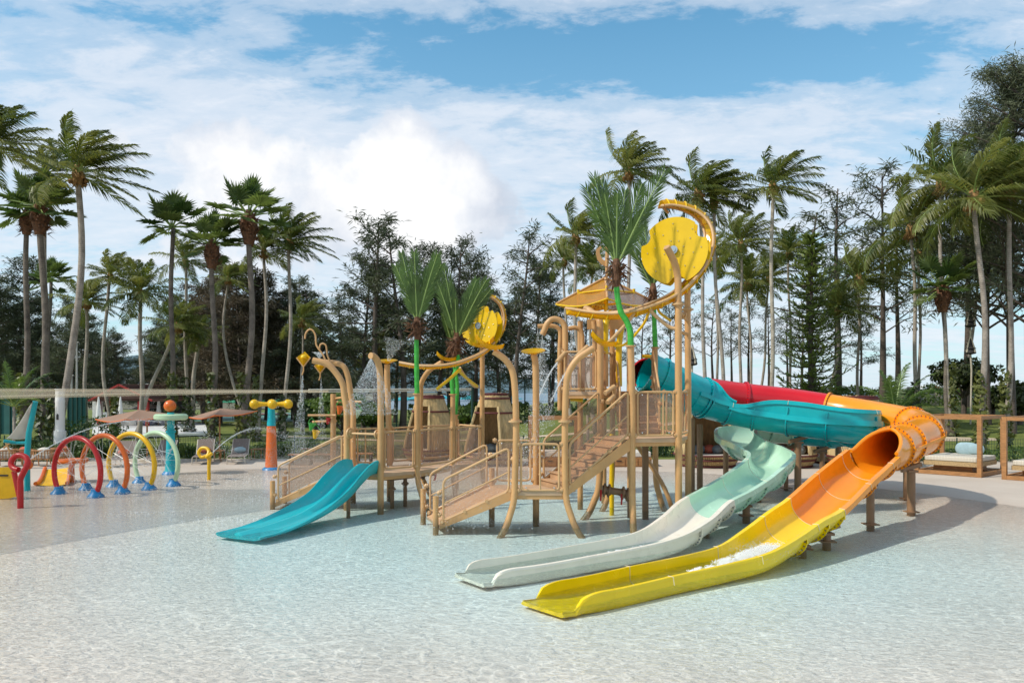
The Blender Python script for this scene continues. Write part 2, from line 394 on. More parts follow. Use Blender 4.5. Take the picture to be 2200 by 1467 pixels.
def clothmat(name, col, tr):
    m = bpy.data.materials.new(name); m.use_nodes = True; t = m.node_tree; b = t.nodes['Principled BSDF']; o = t.nodes['Material Output']; b.inputs['Base Color'].default_value = tuple(col) + (1,); b.inputs['Roughness'].default_value = .85
    tl = nd(t, 'ShaderNodeBsdfTranslucent'); tl.inputs[0].default_value = tuple(min(1, x * 1.3) for x in col) + (1,); tp = nd(t, 'ShaderNodeBsdfTransparent')
    m1 = nd(t, 'ShaderNodeMixShader', i_Fac=.45); t.links.new(b.outputs[0], m1.inputs[1]); t.links.new(tl.outputs[0], m1.inputs[2])
    m2 = nd(t, 'ShaderNodeMixShader', i_Fac=tr); t.links.new(m1.outputs[0], m2.inputs[1]); t.links.new(tp.outputs[0], m2.inputs[2]); t.links.new(m2.outputs[0], o.inputs[0]); return m
M_sail = clothmat('beige_shade_cloth', (.62, .54, .40), .76); M_canvas = clothmat('grey_white_canvas', (.66, .63, .58), .03); M_umb = clothmat('taupe_umbrella_cloth', (.50, .34, .25), .0)
M_pane = sheetmat('smoked_acrylic_pane', (.93, .88, .84), .14, .08, (.62, .50, .42))
M_ytr = sheetmat('translucent_yellow_acrylic', (1.0, .74, .05), .45, .12, (.72, .46, .0))
M_roofp = sheetmat('translucent_amber_roof_sheet', (.95, .66, .12), .38, .12, (.62, .38, .08))
M_roofc = sheetmat('clear_weathered_roof_sheet', (.86, .76, .70), .38, .12, (.50, .42, .38))
def foammat():
    m = bpy.data.materials.new('white_water'); m.use_nodes = True; t = m.node_tree; b = t.nodes['Principled BSDF']; o = t.nodes['Material Output']
    b.inputs['Base Color'].default_value = (.86, .90, .92, 1); b.inputs['Roughness'].default_value = .25
    tp = nd(t, 'ShaderNodeBsdfTransparent'); mx = nd(t, 'ShaderNodeMixShader', i_Fac=.5)
    t.links.new(tp.outputs[0], mx.inputs[1]); t.links.new(b.outputs[0], mx.inputs[2]); t.links.new(mx.outputs[0], o.inputs[0]); return m
M_drop = foammat()
M_foam = mat('splash_foam', (.85, .86, .86), .35)

# ---------------------------------------------------------------- ground
SHORE = [(-34, 4), (-34, 18), (-22, 21), (-15.7, 24.6), (-12.5, 29), (-10.9, 30.8), (-7, 30.6), (-3.5, 29.9), (3.5, 30.2), (6.9, 29.2), (10, 26.4), (12.2, 23.2), (13.3, 20.4), (14.8, 17), (16, 11), (16, 4), (10, 2.0), (-20, 2.0)]
def shore_d(x, y):
    inside = False; best = 1e9; n = len(SHORE)
    for i in range(n):
        x1, y1 = SHORE[i]; x2, y2 = SHORE[(i + 1) % n]
        if (y1 > y) != (y2 > y) and x < (x2 - x1) * (y - y1) / (y2 - y1) + x1: inside = not inside
        dx, dy = x2 - x1, y2 - y1; t = max(0, min(1, ((x - x1) * dx + (y - y1) * dy) / (dx * dx + dy * dy)))
        d = (x - x1 - t * dx) ** 2 + (y - y1 - t * dy) ** 2
        if d < best: best = d
    d = sqrt(best); return d if inside else -d
def basin(x, y): return exp(-(abs(x - 2.0) / 10.5) ** 2.6 - (abs(y - 19.5) / 11.0) ** 2.6)
def floor_z(x, y):
    d = shore_d(x, y)
    if d > 0: return -.05 * (1 - exp(-d / 3.0)) - .17 * basin(x, y) * (1 - exp(-d / 3.0))
    return min(.035, -d * .03)
def lawn_z(x, y):
    return .02 + sstep((y - 33) / 24) * (.15 + 1.75 * sstep((x + 6) / 20))
def grid(xs, ys, fz):
    nx, ny = len(xs), len(ys); vs = [(x, y, fz(x, y)) for y in ys for x in xs]
    fs = [(j * nx + i, j * nx + i + 1, (j + 1) * nx + i + 1, (j + 1) * nx + i) for j in range(ny - 1) for i in range(nx - 1)]
    return vs, fs
def fr(a, b, n): return [a + (b - a) * i / n for i in range(n + 1)]
def floormat():
    m = bpy.data.materials.new('pale_pool_floor'); m.use_nodes = True; t = m.node_tree; b = t.nodes['Principled BSDF']; b.inputs['Roughness'].default_value = .75
    tcn = nd(t, 'ShaderNodeTexCoord'); nz = nd(t, 'ShaderNodeTexNoise', i_Scale=.35, i_Detail=6.0, i_Roughness=.6); t.links.new(tcn.outputs['Object'], nz.inputs['Vector'])
    n2 = nd(t, 'ShaderNodeTexNoise', i_Scale=60.0, i_Detail=3.0); t.links.new(tcn.outputs['Object'], n2.inputs['Vector'])
    f = mth(t, 'ADD', mth(t, 'MULTIPLY', nz.outputs[0], .7), mth(t, 'MULTIPLY', n2.outputs[0], .3))
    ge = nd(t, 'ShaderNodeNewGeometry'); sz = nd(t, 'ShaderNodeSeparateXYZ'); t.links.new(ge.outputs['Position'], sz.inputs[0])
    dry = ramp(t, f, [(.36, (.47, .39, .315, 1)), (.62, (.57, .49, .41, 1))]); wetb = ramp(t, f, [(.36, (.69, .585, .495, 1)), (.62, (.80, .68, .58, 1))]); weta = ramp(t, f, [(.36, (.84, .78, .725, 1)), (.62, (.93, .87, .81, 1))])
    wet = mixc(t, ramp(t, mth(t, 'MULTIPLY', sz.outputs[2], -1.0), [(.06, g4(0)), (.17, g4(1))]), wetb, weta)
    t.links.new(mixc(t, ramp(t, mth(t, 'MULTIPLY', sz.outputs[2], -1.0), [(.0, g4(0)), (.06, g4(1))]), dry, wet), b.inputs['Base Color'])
    bp = nd(t, 'ShaderNodeBump', i_Strength=.25, i_Distance=.01); t.links.new(n2.outputs[0], bp.inputs['Height']); t.links.new(bp.outputs[0], b.inputs['Normal']); return m
M_floor = floormat()
vs, fs = grid(fr(-50, 40, 180), fr(1, 35, 85), floor_z)
MB().add(vs, fs).build('pool_floor', M_floor, smooth=True, kind='structure')
def watermat():
    m = bpy.data.materials.new('shallow_pool_water'); m.use_nodes = True; t = m.node_tree
    for n in list(t.nodes): t.nodes.remove(n)
    o = nd(t, 'ShaderNodeOutputMaterial'); at = nd(t, 'ShaderNodeAttribute', attribute_name='depth')
    tcn = nd(t, 'ShaderNodeTexCoord')
    mpn = nd(t, 'ShaderNodeMapping'); mpn.inputs['Rotation'].default_value = (0, 0, .5); mpn.inputs['Scale'].default_value = (1.0, 1.5, 1); t.links.new(tcn.outputs['Object'], mpn.inputs[0])
    a = nd(t, 'ShaderNodeTexNoise', i_Scale=4.5, i_Detail=4.0, i_Roughness=.6, i_Distortion=1.2); t.links.new(mpn.outputs[0], a.inputs['Vector'])
    b2 = nd(t, 'ShaderNodeTexNoise', i_Scale=13.0, i_Detail=3.0, i_Roughness=.6, i_Distortion=.8); t.links.new(mpn.outputs[0], b2.inputs['Vector'])
    h = mth(t, 'ADD', mth(t, 'MULTIPLY', a.outputs[0], .65), mth(t, 'MULTIPLY', b2.outputs[0], .3))
    bp = nd(t, 'ShaderNodeBump', i_Strength=.7, i_Distance=.042); t.links.new(h, bp.inputs['Height'])
    fz = nd(t, 'ShaderNodeFresnel', i_IOR=1.33); t.links.new(bp.outputs[0], fz.inputs['Normal'])
    gl = nd(t, 'ShaderNodeBsdfGlossy'); gl.inputs['Roughness'].default_value = .05; t.links.new(bp.outputs[0], gl.inputs['Normal'])
    # caustics painted into the transmission colour: bright lines between dimmer cells
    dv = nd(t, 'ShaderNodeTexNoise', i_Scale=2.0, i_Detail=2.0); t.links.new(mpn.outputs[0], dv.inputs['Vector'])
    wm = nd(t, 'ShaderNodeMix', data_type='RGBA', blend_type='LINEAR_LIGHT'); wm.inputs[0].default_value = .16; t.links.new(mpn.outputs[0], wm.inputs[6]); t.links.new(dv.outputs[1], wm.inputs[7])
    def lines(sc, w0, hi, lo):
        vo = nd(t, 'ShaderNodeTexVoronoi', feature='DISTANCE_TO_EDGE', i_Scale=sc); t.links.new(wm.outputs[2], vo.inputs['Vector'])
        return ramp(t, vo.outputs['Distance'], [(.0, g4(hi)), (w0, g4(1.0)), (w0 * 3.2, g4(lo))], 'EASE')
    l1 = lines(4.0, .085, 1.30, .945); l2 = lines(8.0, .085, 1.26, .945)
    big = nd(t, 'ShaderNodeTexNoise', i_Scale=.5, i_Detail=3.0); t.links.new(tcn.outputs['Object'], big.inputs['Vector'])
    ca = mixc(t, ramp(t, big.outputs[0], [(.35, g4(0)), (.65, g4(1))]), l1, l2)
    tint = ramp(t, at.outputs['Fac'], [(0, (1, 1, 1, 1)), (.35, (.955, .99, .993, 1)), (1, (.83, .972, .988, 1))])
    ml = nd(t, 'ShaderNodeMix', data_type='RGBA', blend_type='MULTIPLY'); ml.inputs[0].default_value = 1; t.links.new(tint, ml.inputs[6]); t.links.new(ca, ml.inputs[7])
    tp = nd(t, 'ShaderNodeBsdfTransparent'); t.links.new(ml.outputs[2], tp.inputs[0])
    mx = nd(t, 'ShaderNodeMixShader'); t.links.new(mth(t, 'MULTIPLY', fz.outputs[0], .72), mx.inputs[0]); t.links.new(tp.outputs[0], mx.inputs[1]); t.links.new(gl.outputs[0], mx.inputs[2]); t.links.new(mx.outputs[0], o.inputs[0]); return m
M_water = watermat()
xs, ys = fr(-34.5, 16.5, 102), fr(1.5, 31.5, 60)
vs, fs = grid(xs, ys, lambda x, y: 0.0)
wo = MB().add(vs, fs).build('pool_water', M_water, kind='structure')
at = wo.data.attributes.new('depth', 'FLOAT', 'POINT')
def dep(x, y):
    d = max(0, shore_d(x, y)); return max(0, min(1, 1.25 * basin(x, y) * (1 - exp(-d / 3))))
for i, p in enumerate(vs): at.data[i].value = dep(p[0], p[1])
def grassmat():
    m = bpy.data.materials.new('mown_lawn'); m.use_nodes = True; t = m.node_tree; b = t.nodes['Principled BSDF']; b.inputs['Roughness'].default_value = .9; b.inputs['Specular IOR Level'].default_value = .2
    tcn = nd(t, 'ShaderNodeTexCoord'); nz = nd(t, 'ShaderNodeTexNoise', i_Scale=.5, i_Detail=8.0, i_Roughness=.7); t.links.new(tcn.outputs['Object'], nz.inputs['Vector'])
    n2 = nd(t, 'ShaderNodeTexNoise', i_Scale=14.0, i_Detail=4.0); t.links.new(tcn.outputs['Object'], n2.inputs['Vector'])
    f = mth(t, 'ADD', mth(t, 'MULTIPLY', nz.outputs[0], .6), mth(t, 'MULTIPLY', n2.outputs[0], .4))
    t.links.new(ramp(t, f, [(.36, (.085, .115, .025, 1)), (.52, (.155, .185, .045, 1)), (.66, (.24, .245, .075, 1))]), b.inputs['Base Color'])
    bp = nd(t, 'ShaderNodeBump', i_Strength=.6, i_Distance=.05); t.links.new(n2.outputs[0], bp.inputs['Height']); t.links.new(bp.outputs[0], b.inputs['Normal']); return m
M_grass = grassmat()
vs, fs = grid(fr(-110, 90, 100), fr(34.6, 120, 60), lawn_z)
MB().add(vs, fs).build('lawn', M_grass, smooth=True, kind='structure')
M_seam_ = mat('far_ground_soil', (.12, .11, .06), .95, .2, .2)
MB().add([(-3000, -60, -.9), (3000, -60, -.9), (3000, 118, -.9), (-3000, 118, -.9)], [(0, 1, 2, 3)]).build('ground', M_seam_, kind='structure')
MB().add([(-3000, 120, .0), (-40, 120, .0), (-160, 2500, -.3), (-3000, 2500, -.3)], [(0, 1, 2, 3)]).build('far_ground', M_seam_, kind='structure')
M_sea = mat('sea_surface', (.05, .13, .19), .35, .15, .02, .4, 1)
MB().add([(-6000, 117, -1.0), (6000, 117, -1.0), (9000, 9000, -1.0), (-9000, 9000, -1.0)], [(0, 1, 2, 3)]).build('sea', M_sea, kind='structure')
# distant hills
rng = random.Random(3); rings = []
for k in range(3):
    Yh = 1500 + k * 500; pts = []
    for i in range(60):
        x = -2200 + i * 42
        hgt = (60 + 55 * noise.noise(V((x * .0016, k * 3.1, 0))) + 20 * noise.noise(V((x * .006, k, 1)))) * (1 + .45 * k) * sstep((300 - x) / 500)
        pts.append((x, hgt))
    vs = [(x, Yh, -3) for x, h in pts] + [(x, Yh + 260, h * .7) for x, h in pts] + [(x, Yh + 400, h) for x, h in pts] + [(x, Yh + 900, -3) for x, h in pts]
    n = len(pts); fs = [(j * n + i, j * n + i + 1, (j + 1) * n + i + 1, (j + 1) * n + i) for j in range(3) for i in range(n - 1)]
    rings.append((vs, fs))
hm = MB()
for vs, fs in rings: hm.add(vs, fs)
M_hill = mat('hazy_forest_hill', (.07, .12, .14), .95, .2, .01)
hm.build('hills', M_hill, smooth=True, kind='structure')
# ---------------------------------------------------------------- vegetation
WIND = V((1, -.15, .05))
def frond_mesh(name, m, az, el, Lf, grav, wind, n=12, pairs=30, lw=.075, ll=.75, droop=.5, seed=0, up=False):
    rg = random.Random(seed); mb = MB(); p = V((0, 0, 0))
    d = V((cos(az) * cos(el), sin(az) * cos(el), sin(el))); pts = [p.copy()]; ds = [d.copy()]
    for i in range(n):
        t = i / n
        d = d + V((0, 0, -grav * (0.25 + 1.1 * t))) / n * 1.6 + WIND * wind * (.3 + t) / n * 1.6
        d.normalize(); p = p + d * Lf / n; pts.append(p.copy()); ds.append(d.copy())
    for i in range(len(pts) - 1):       # rachis as a flat tapering ribbon, two faces
        a, b = pts[i], pts[i + 1]; r0 = .035 * (1 - i / n) + .008; r1 = .035 * (1 - (i + 1) / n) + .006
        s = ds[i].cross(V((0, 0, 1)));
        s = s.normalized() if s.length > .01 else V((1, 0, 0))
        u = s.cross(ds[i])
        mb.add([a - s * r0, a + s * r0, b + s * r1, b - s * r1, a - u * r0, b - u * r1], [(0, 1, 2, 3), (0, 4, 5, 3), (4, 1, 2, 5)])
    nr_ = len(mb.f)
    for k in range(pairs):
        t = .14 + .85 * (k + rg.random() * .4) / pairs; f = t * n; i = min(n - 1, int(f)); q = pts[i].lerp(pts[i + 1], f - i); dd = ds[i].lerp(ds[i + 1], f - i).normalized()
        s = dd.cross(V((0, 0, 1))); s = s.normalized() if s.length > .05 else V((-sin(az), cos(az), 0))
        u = s.cross(dd).normalized()
        le = ll * (sin(pi * min(1, .12 + t * .93)) ** .6) * (.85 + .3 * rg.random()) * (1 if t < .9 else .8)
        for sd_ in (-1, 1):
            v = (dd * (.55 + .3 * t) + s * sd_ * (.9 - .35 * t) + u * .12 + V((0, 0, -.10)) + WIND * wind * .35 + V((rg.uniform(-.12, .12), rg.uniform(-.12, .12), rg.uniform(-.12, .12)))).normalized()
            wv = v.cross(u).normalized() * lw * .5 if rg.random() < .6 else (v.cross(u).normalized() + u * rg.uniform(-1, 1)).normalized() * lw * .5
            v2 = (v + V((0, 0, -droop)) + WIND * wind * .4).normalized()
            a = q; b = q + v * le * .5; c_ = b + v2 * le * .5
            mb.add([a - wv * .6, a + wv * .6, b + wv, b - wv, c_], [(0, 1, 2, 3), (3, 2, 4)])
    me = bpy.data.meshes.new(name); me.from_pydata([tuple(x) for x in mb.v], [], mb.f); me.materials.append(m); me.materials.append(M_spine)
    for i in range(nr_): me.polygons[i].material_index = 1
    return me
def coco_crown(seed, wind=.5, nf=24, full=1.0):
    rg = random.Random(seed); o = []
    for k in range(nf):
        t = k / nf; az = k * 2.39996 + rg.uniform(-.3, .3)
        el = lerp(1.35, -.35, t ** .85) + rg.uniform(-.12, .12)
        Lf = lerp(2.6, 3.5, min(1, t * 2)) * rg.uniform(.85, 1.08)
        o.append(frond_mesh('frond', M_coco, az, el, Lf, lerp(.38, .95, t), wind * rg.uniform(.9, 1.6), pairs=44, lw=.058, ll=.95, droop=1.1, seed=seed * 100 + k))
    return o
CROWNS = [coco_crown(11, .95), coco_crown(12, .8, 21), coco_crown(13, .6, 23), coco_crown(14, 1.15, 22), coco_crown(15, .7, 20), coco_crown(16, .15, 24)]
def fan_mesh(seed, az, el, pet, rad, dead=False):
    rg = random.Random(seed); mb = MB()
    d = V((cos(az) * cos(el), sin(az) * cos(el), sin(el))); pts = [V((0, 0, 0))]; ds = [d]
    for i in range(6):
        d = (d + V((0, 0, -.06)) + WIND * .03).normalized(); pts.append(pts[-1] + d * pet / 6); ds.append(d)
    mb.tube(pts, [.055, .045, .036, .032, .028, .026, .022], n=4, caps=False); nst = len(mb.f)
    c = pts[-1]; s = d.cross(V((0, 0, 1))); s = s.normalized() if s.length > .05 else V((1, 0, 0)); u = s.cross(d).normalized()
    ns = 34
    for k in range(ns):
        a0 = lerp(-2.35, 2.35, k / (ns - 1)) + rg.uniform(-.03, .03); rr = rad * (1 - .22 * (abs(a0) / 2.35) ** 2) * rg.uniform(.92, 1.05)
        v = d * cos(a0) + s * sin(a0) + u * (.30 * cos(a0 * .5)) + V((0, 0, .12))
        v.normalize(); sd_ = (-d * sin(a0) + s * cos(a0)) * rad * .052
        mid = c + v * rr * .55; fold = u * (.03 if k % 2 else -.03)
        tip = mid + (v + V((0, 0, -.22 - .3 * rg.random())) + WIND * .15).normalized() * rr * .45
        mb.add([c, mid - sd_ + fold, mid + sd_ - fold, tip], [(0, 1, 2), (1, 3, 2)])
    me = bpy.data.meshes.new('frond'); me.from_pydata([tuple(x) for x in mb.v], [], mb.f); me.materials.append(M_fan); me.materials.append(M_spine)
    for i in range(nst): me.polygons[i].material_index = 1
    return me
def fan_crown(seed, nf=20):
    rg = random.Random(seed); o = []
    for k in range(nf):
        t = k / nf; az = k * 2.39996 + rg.uniform(-.3, .3); el = lerp(1.4, -.35, t ** 1.1) + rg.uniform(-.15, .15)
        o.append(fan_mesh(seed * 50 + k, az, el, rg.uniform(.85, 1.35), rg.uniform(.75, .95)))
    return o
FANS = [fan_crown(21), fan_crown(22, 18), fan_crown(23, 21)]
def skirt_mesh(seed, r=.34, h=1.0, n=150):
    rg = random.Random(seed); mb = MB()
    mb.lathe([(.18, -h), (r * .7, -h * .75), (r, -h * .4), (r * .9, -.1), (r * .5, .15), (.1, .3)], n=12)
    for k in range(n):
        a = rg.uniform(0, 2 * pi); z = rg.uniform(-h, .1); q = V((cos(a) * r * .8, sin(a) * r * .8, z)); v = V((cos(a), sin(a), rg.uniform(-.9, .9))).normalized() * rg.uniform(.15, .38); s = V((-sin(a), cos(a), 0)) * .06
        mb.add([q - s, q + s, q + v], [(0, 1, 2)])
    me = bpy.data.meshes.new('leaf_base_skirt'); me.from_pydata([tuple(x) for x in mb.v], [], mb.f); me.materials.append(M_fibre); return me
SKIRTS = [skirt_mesh(1), skirt_mesh(2)]
def heart_mesh(seed):
    rg = random.Random(seed); mb = MB(); mb.lathe([(.14, -.45), (.2, -.2), (.24, 0), (.18, .25), (.05, .5)], n=10)
    for k in range(9):
        a = rg.uniform(0, 6.28); mb.ball((cos(a) * .27, sin(a) * .27, rg.uniform(-.4, -.05)), .11, n=4)
    for k in range(30):
        a = rg.uniform(0, 2 * pi); q = V((cos(a) * .2, sin(a) * .2, rg.uniform(-.5, 0))); v = V((cos(a), sin(a), rg.uniform(-1.2, .2))).normalized() * rg.uniform(.15, .4); s = V((-sin(a), cos(a), 0)) * .04
        mb.add([q - s, q + s, q + v], [(0, 1, 2)])
    me = bpy.data.meshes.new('coconut_cluster'); me.from_pydata([tuple(x) for x in mb.v], [], mb.f); me.materials.append(mat('coconut_husk', (.30, .17, .06), .8, .3, 6.0)); return me
HEART = heart_mesh(4)
def ob(name, me, parent=None, loc=(0, 0, 0), sc=1):
    o = bpy.data.objects.new(name, me); COL.objects.link(o); o.parent = parent; o.location = loc; o.scale = (sc, sc, sc); return o
def gz(x, y): return lawn_z(x, y) if y > 34.6 else max(.0, floor_z(x, y))
def palm(kind, cxp, cyp, rpx, bx, Y, label, tw, var=0, bend=0.0, tm=None, moss=0, skirt=False, group=None, nskip=0):
    """kind C coconut / F fan; crown centre pixel, crown radius px, trunk foot px, depth, trunk width px"""
    top = P(cxp, cyp, Y); x0 = (bx - 1100) / F * Y; base = V((x0, Y, gz(x0, Y) - .1))
    t = thing('coconut_palm' if kind == 'C' else 'fan_palm', label, 'palm tree', tuple(base), group, world=False)
    rt = tw / F * Y / 2 * .74; pts = []; rs = []
    a = top - base
    for i in range(15):
        s = i / 14; q = a * s + V((bend * sin(pi * s) + .06 * sin(9 * s + bx), 0, 0)); pts.append(q); rs.append(rt * (1.0 + .8 * max(0, 1 - s * 9) - .28 * s))
    # ease the lean: most of the shift happens where the real stem curves
    mb = MB(); mb.tube(pts, rs, n=12); mb.build('trunk', tm or (M_trunk if kind == 'C' else M_trunkd), t, smooth=True)
    crown = CROWNS if kind == 'C' else FANS; ms = crown[var % len(crown)]; sc = rpx * Y / F / (2.42 if kind == 'C' else 1.75)
    for i, me in enumerate(ms):
        if i < nskip: continue
        ob('frond', me, t, tuple(a), sc)
    if kind == 'C': ob('coconut_cluster', HEART, t, tuple(a - V((0, 0, .05))), sc * 1.05)
    elif skirt: ob('leaf_base_skirt', SKIRTS[var % 2], t, tuple(a), sc * 1.2)
    if moss:
        rg = random.Random(int(bx)); mm = MB()
        for k in range(int(260 * moss)):
            z = rg.random() ** 1.3 * moss * 1.9; an = rg.uniform(0, 6.28); rr = rt * 1.25 + .22 * rg.random() * (1 - z / (moss * 2.2)); q = V((cos(an) * rr, sin(an) * rr, z + .1)) + a * (z / max(a.z, 1))
            v = V((rg.uniform(-1, 1), rg.uniform(-1, 1), rg.uniform(-1, 1))).normalized() * .17; s = v.cross(V((cos(an), sin(an), .3))).normalized() * .08
            mm.add([q - v, q + s, q + v, q - s], [(0, 1, 2, 3)])
        mm.build('climbing_creeper', M_moss, t, kind='stuff')
    return t
PALMS = [
 ('C', -22, 315, 112, -45, 30, 'coconut palm at the left edge with only its fronds reaching into the picture', 24, 0, 0),
 ('C', 168, 372, 122, 108, 36, 'tallest left coconut palm, pale leaning trunk and windswept fronds above the white column', 22, 3, .6),
 ('F', 86, 448, 82, 97, 37, 'fan palm with dark lichen spotted trunk and brown skirt beside the leaning pale palm', 22, 0, .1),
 ('F', 57, 462, 62, 48, 38, 'fan palm with slim grey trunk nearest the left edge', 18, 1, .1),
 ('C', 100, 372, 66, 92, 38, 'coconut crown showing behind the two fan palms at the left', 14, 1, 0),
 ('F', 108, 605, 50, 100, 48, 'small fan palm low between the trunks of the left palms', 12, 2, 0),
 ('C', 186, 650, 62, 183, 46, 'short bushy coconut palm in front of the grove beside the white column', 12, 2, 0),
 ('C', 237, 592, 62, 246, 45, 'coconut palm with curved thin pale trunk left of the pavilion', 11, 1, -.5),
 ('C', 300, 628, 80, 300, 44, 'full coconut palm with brown trunk rising behind the pavilion roof', 14, 5, .1),
 ('F', 370, 490, 72, 369, 38, 'fan palm with straight dark trunk right beside the leaning one', 16, 1, 0),
 ('F', 455, 528, 72, 456, 37, 'fan palm with brown skirt and dark trunk left of the tallest fan palm', 18, 2, .1),
 ('F', 535, 468, 84, 518, 37, 'tallest fan palm with fat brown skirt above the turquoise and orange column', 20, 0, .25),
 ('C', 398, 560, 60, 402, 52, 'coconut palm hidden behind the fan palm crowns', 11, 4, 0),
 ('C', 567, 540, 66, 548, 46, 'coconut palm with slim pale stem just right of the tallest fan palm', 12, 1, .3),
 ('C', 622, 520, 82, 606, 46, 'coconut palm blown to the right, last tall one of the left row', 12, 0, .2),
 ('C', 490, 600, 48, 545, 50, 'small coconut palm with strongly curved thin trunk behind the fan palms', 9, 3, -.9),
 ('C', 650, 690, 60, 648, 56, 'low coconut palm behind the twin yellow kite funnels', 8, 1, 0),
 ('C', 382, 700, 66, 290, 50, 'low coconut palm with a trunk slanting over the pavilion terrace', 12, 2, -.2),
 ('C', 425, 720, 50, 408, 52, 'low coconut palm with thick pale trunk behind the orange ball column', 14, 5, 0),
 ('C', 815, 750, 62, 812, 60, 'low coconut palm behind the spraying cane pipe', 7, 1, 0),
 ('C', 1236, 508, 78, 1282, 45, 'coconut palm blown upright whose trunk bends behind the amber roof', 12, 3, -.5),
 ('C', 1212, 560, 52, 1228, 50, 'small coconut palm left of the amber roof', 9, 2, -.1),
 ('C', 1270, 575, 62, 1268, 55, 'coconut palm directly behind the amber roof', 9, 5, 0),
 ('C', 1350, 370, 84, 1345, 42, 'tall coconut palm above the artificial palm of the tower', 12, 0, .1),
 ('C', 1500, 415, 92, 1515, 42, 'tall coconut palm behind the yellow leaf wheel', 12, 3, .1),
 ('C', 1532, 430, 80, 1563, 43, 'coconut palm whose pale trunk slants right of the leaf wheel', 12, 1, -.1),
 ('C', 1660, 400, 92, 1657, 41, 'tall free standing coconut palm with white mottled trunk above the slides', 13, 1, 0),
 ('C', 1592, 525, 80, 1590, 48, 'coconut palm with wide crown left of the tall free standing palm', 10, 2, 0),
 ('C', 1606, 610, 72, 1618, 54, 'dark coconut palm in the thicket right of the leaf wheel', 8, 5, 0),
 ('C', 1650, 600, 58, 1632, 58, 'low coconut palm squeezed against the free standing trunk', 8, 4, .1),
 ('C', 1694, 545, 62, 1700, 56, 'coconut palm behind the norfolk pine', 8, 5, 0),
 ('C', 1800, 668, 70, 1768, 48, 'short yellow green coconut palm right of the norfolk pine', 11, 5, .3),
 ('C', 1845, 600, 86, 1843, 50, 'coconut palm right of and behind the yellow green one', 9, 2, 0),
 ('C', 1957, 492, 104, 1968, 45, 'coconut palm with paired pale trunk above the turn of the orange tube', 12, 4, .1),
 ('C', 2022, 395, 112, 2046, 42, 'high spreading coconut palm at the right with thin grey trunk', 13, 4, -.2),
 ('C', 2092, 425, 132, 2108, 37, 'big coconut palm with ringed pale trunk behind the first daybed', 18, 2, .3),
 ('C', 2165, 402, 124, 2160, 38, 'coconut palm with curved trunk close to the right edge', 16, 4, .2),
 ('F', 2025, 620, 74, 2038, 42, 'pale fan palm low between the right coconut trunks', 13, 1, 0),
 ('C', 1975, 545, 72, 1976, 50, 'coconut palm crown behind the pale fan palm', 9, 2, 0),
 ('C', 2110, 560, 84, 2070, 50, 'dark coconut palm behind the big ringed trunk', 9, 5, -.1),
 ('C', 1538, 560, 66, 1543, 57, 'small coconut palm in the gap right of the leaf wheel', 8, 2, 0),
]
LOOKM = {1: M_trunk, 26: M_trunkw, 6: M_trunk}
for i, a in enumerate(PALMS):
    kind, cxp, cyp, rp, bx, Yp, lab, tw, var, bend = a
    moss = 1.0 if i in (2, 3, 9, 10, 11, 12, 13, 34, 35, 36) else (.7 if i in (1, 5, 7, 14, 18, 33) else 0)
    palm(kind, cxp, cyp, rp, bx, Yp, lab, tw, var, bend, tm=LOOKM.get(i), moss=moss, skirt=i in (2, 3, 10, 11, 37), group='palms around the water playground')

# short arching palms
def short_palm(px, py, Y, rpx, label, h=.6, stems=1, seed=1):
    g = V(((px - 1100) / F * Y, Y, 0)); g.z = gz(g.x, g.y); t = thing('young_palm', label, 'small palm', tuple(g), 'young palms planted in the beds', world=False)
    MB().tube([(0, 0, -.05), (.02, 0, h * .5), (0, 0, h)], [.09, .07, .05], n=8).build('trunk', M_trunk, t, smooth=True)
    sc = rpx * Y / F / 3.0; rg = random.Random(seed)
    for k in range(14):
        me = frond_mesh('frond', M_shrub, k * 2.4 + rg.random(), lerp(1.35, .25, k / 14), 3.0 * rg.uniform(.85, 1.1), .95, .25, pairs=38, lw=.055, ll=.55, droop=.6, seed=seed * 31 + k)
        ob('frond', me, t, (0, 0, h), sc)
short_palm(1925, 900, 35.5, 125, 'lush green young palm behind the orange tube bend', 1.9, seed=2)
short_palm(30, 960, 34, 110, 'young palm with arching fronds behind the toy sail', 2.3, seed=3)
short_palm(905, 900, 42, 40, 'small feathery palm beside the first bamboo hut', 1.2, seed=4)
short_palm(1262, 930, 37, 55, 'slender young palm seen under the tower', 1.8, seed=5)
short_palm(2062, 965, 33.5, 34, 'low bushy palm behind the first daybed', .2, seed=6)
short_palm(2215, 980, 31.5, 42, 'low bushy palm behind the second daybed', .2, seed=7)

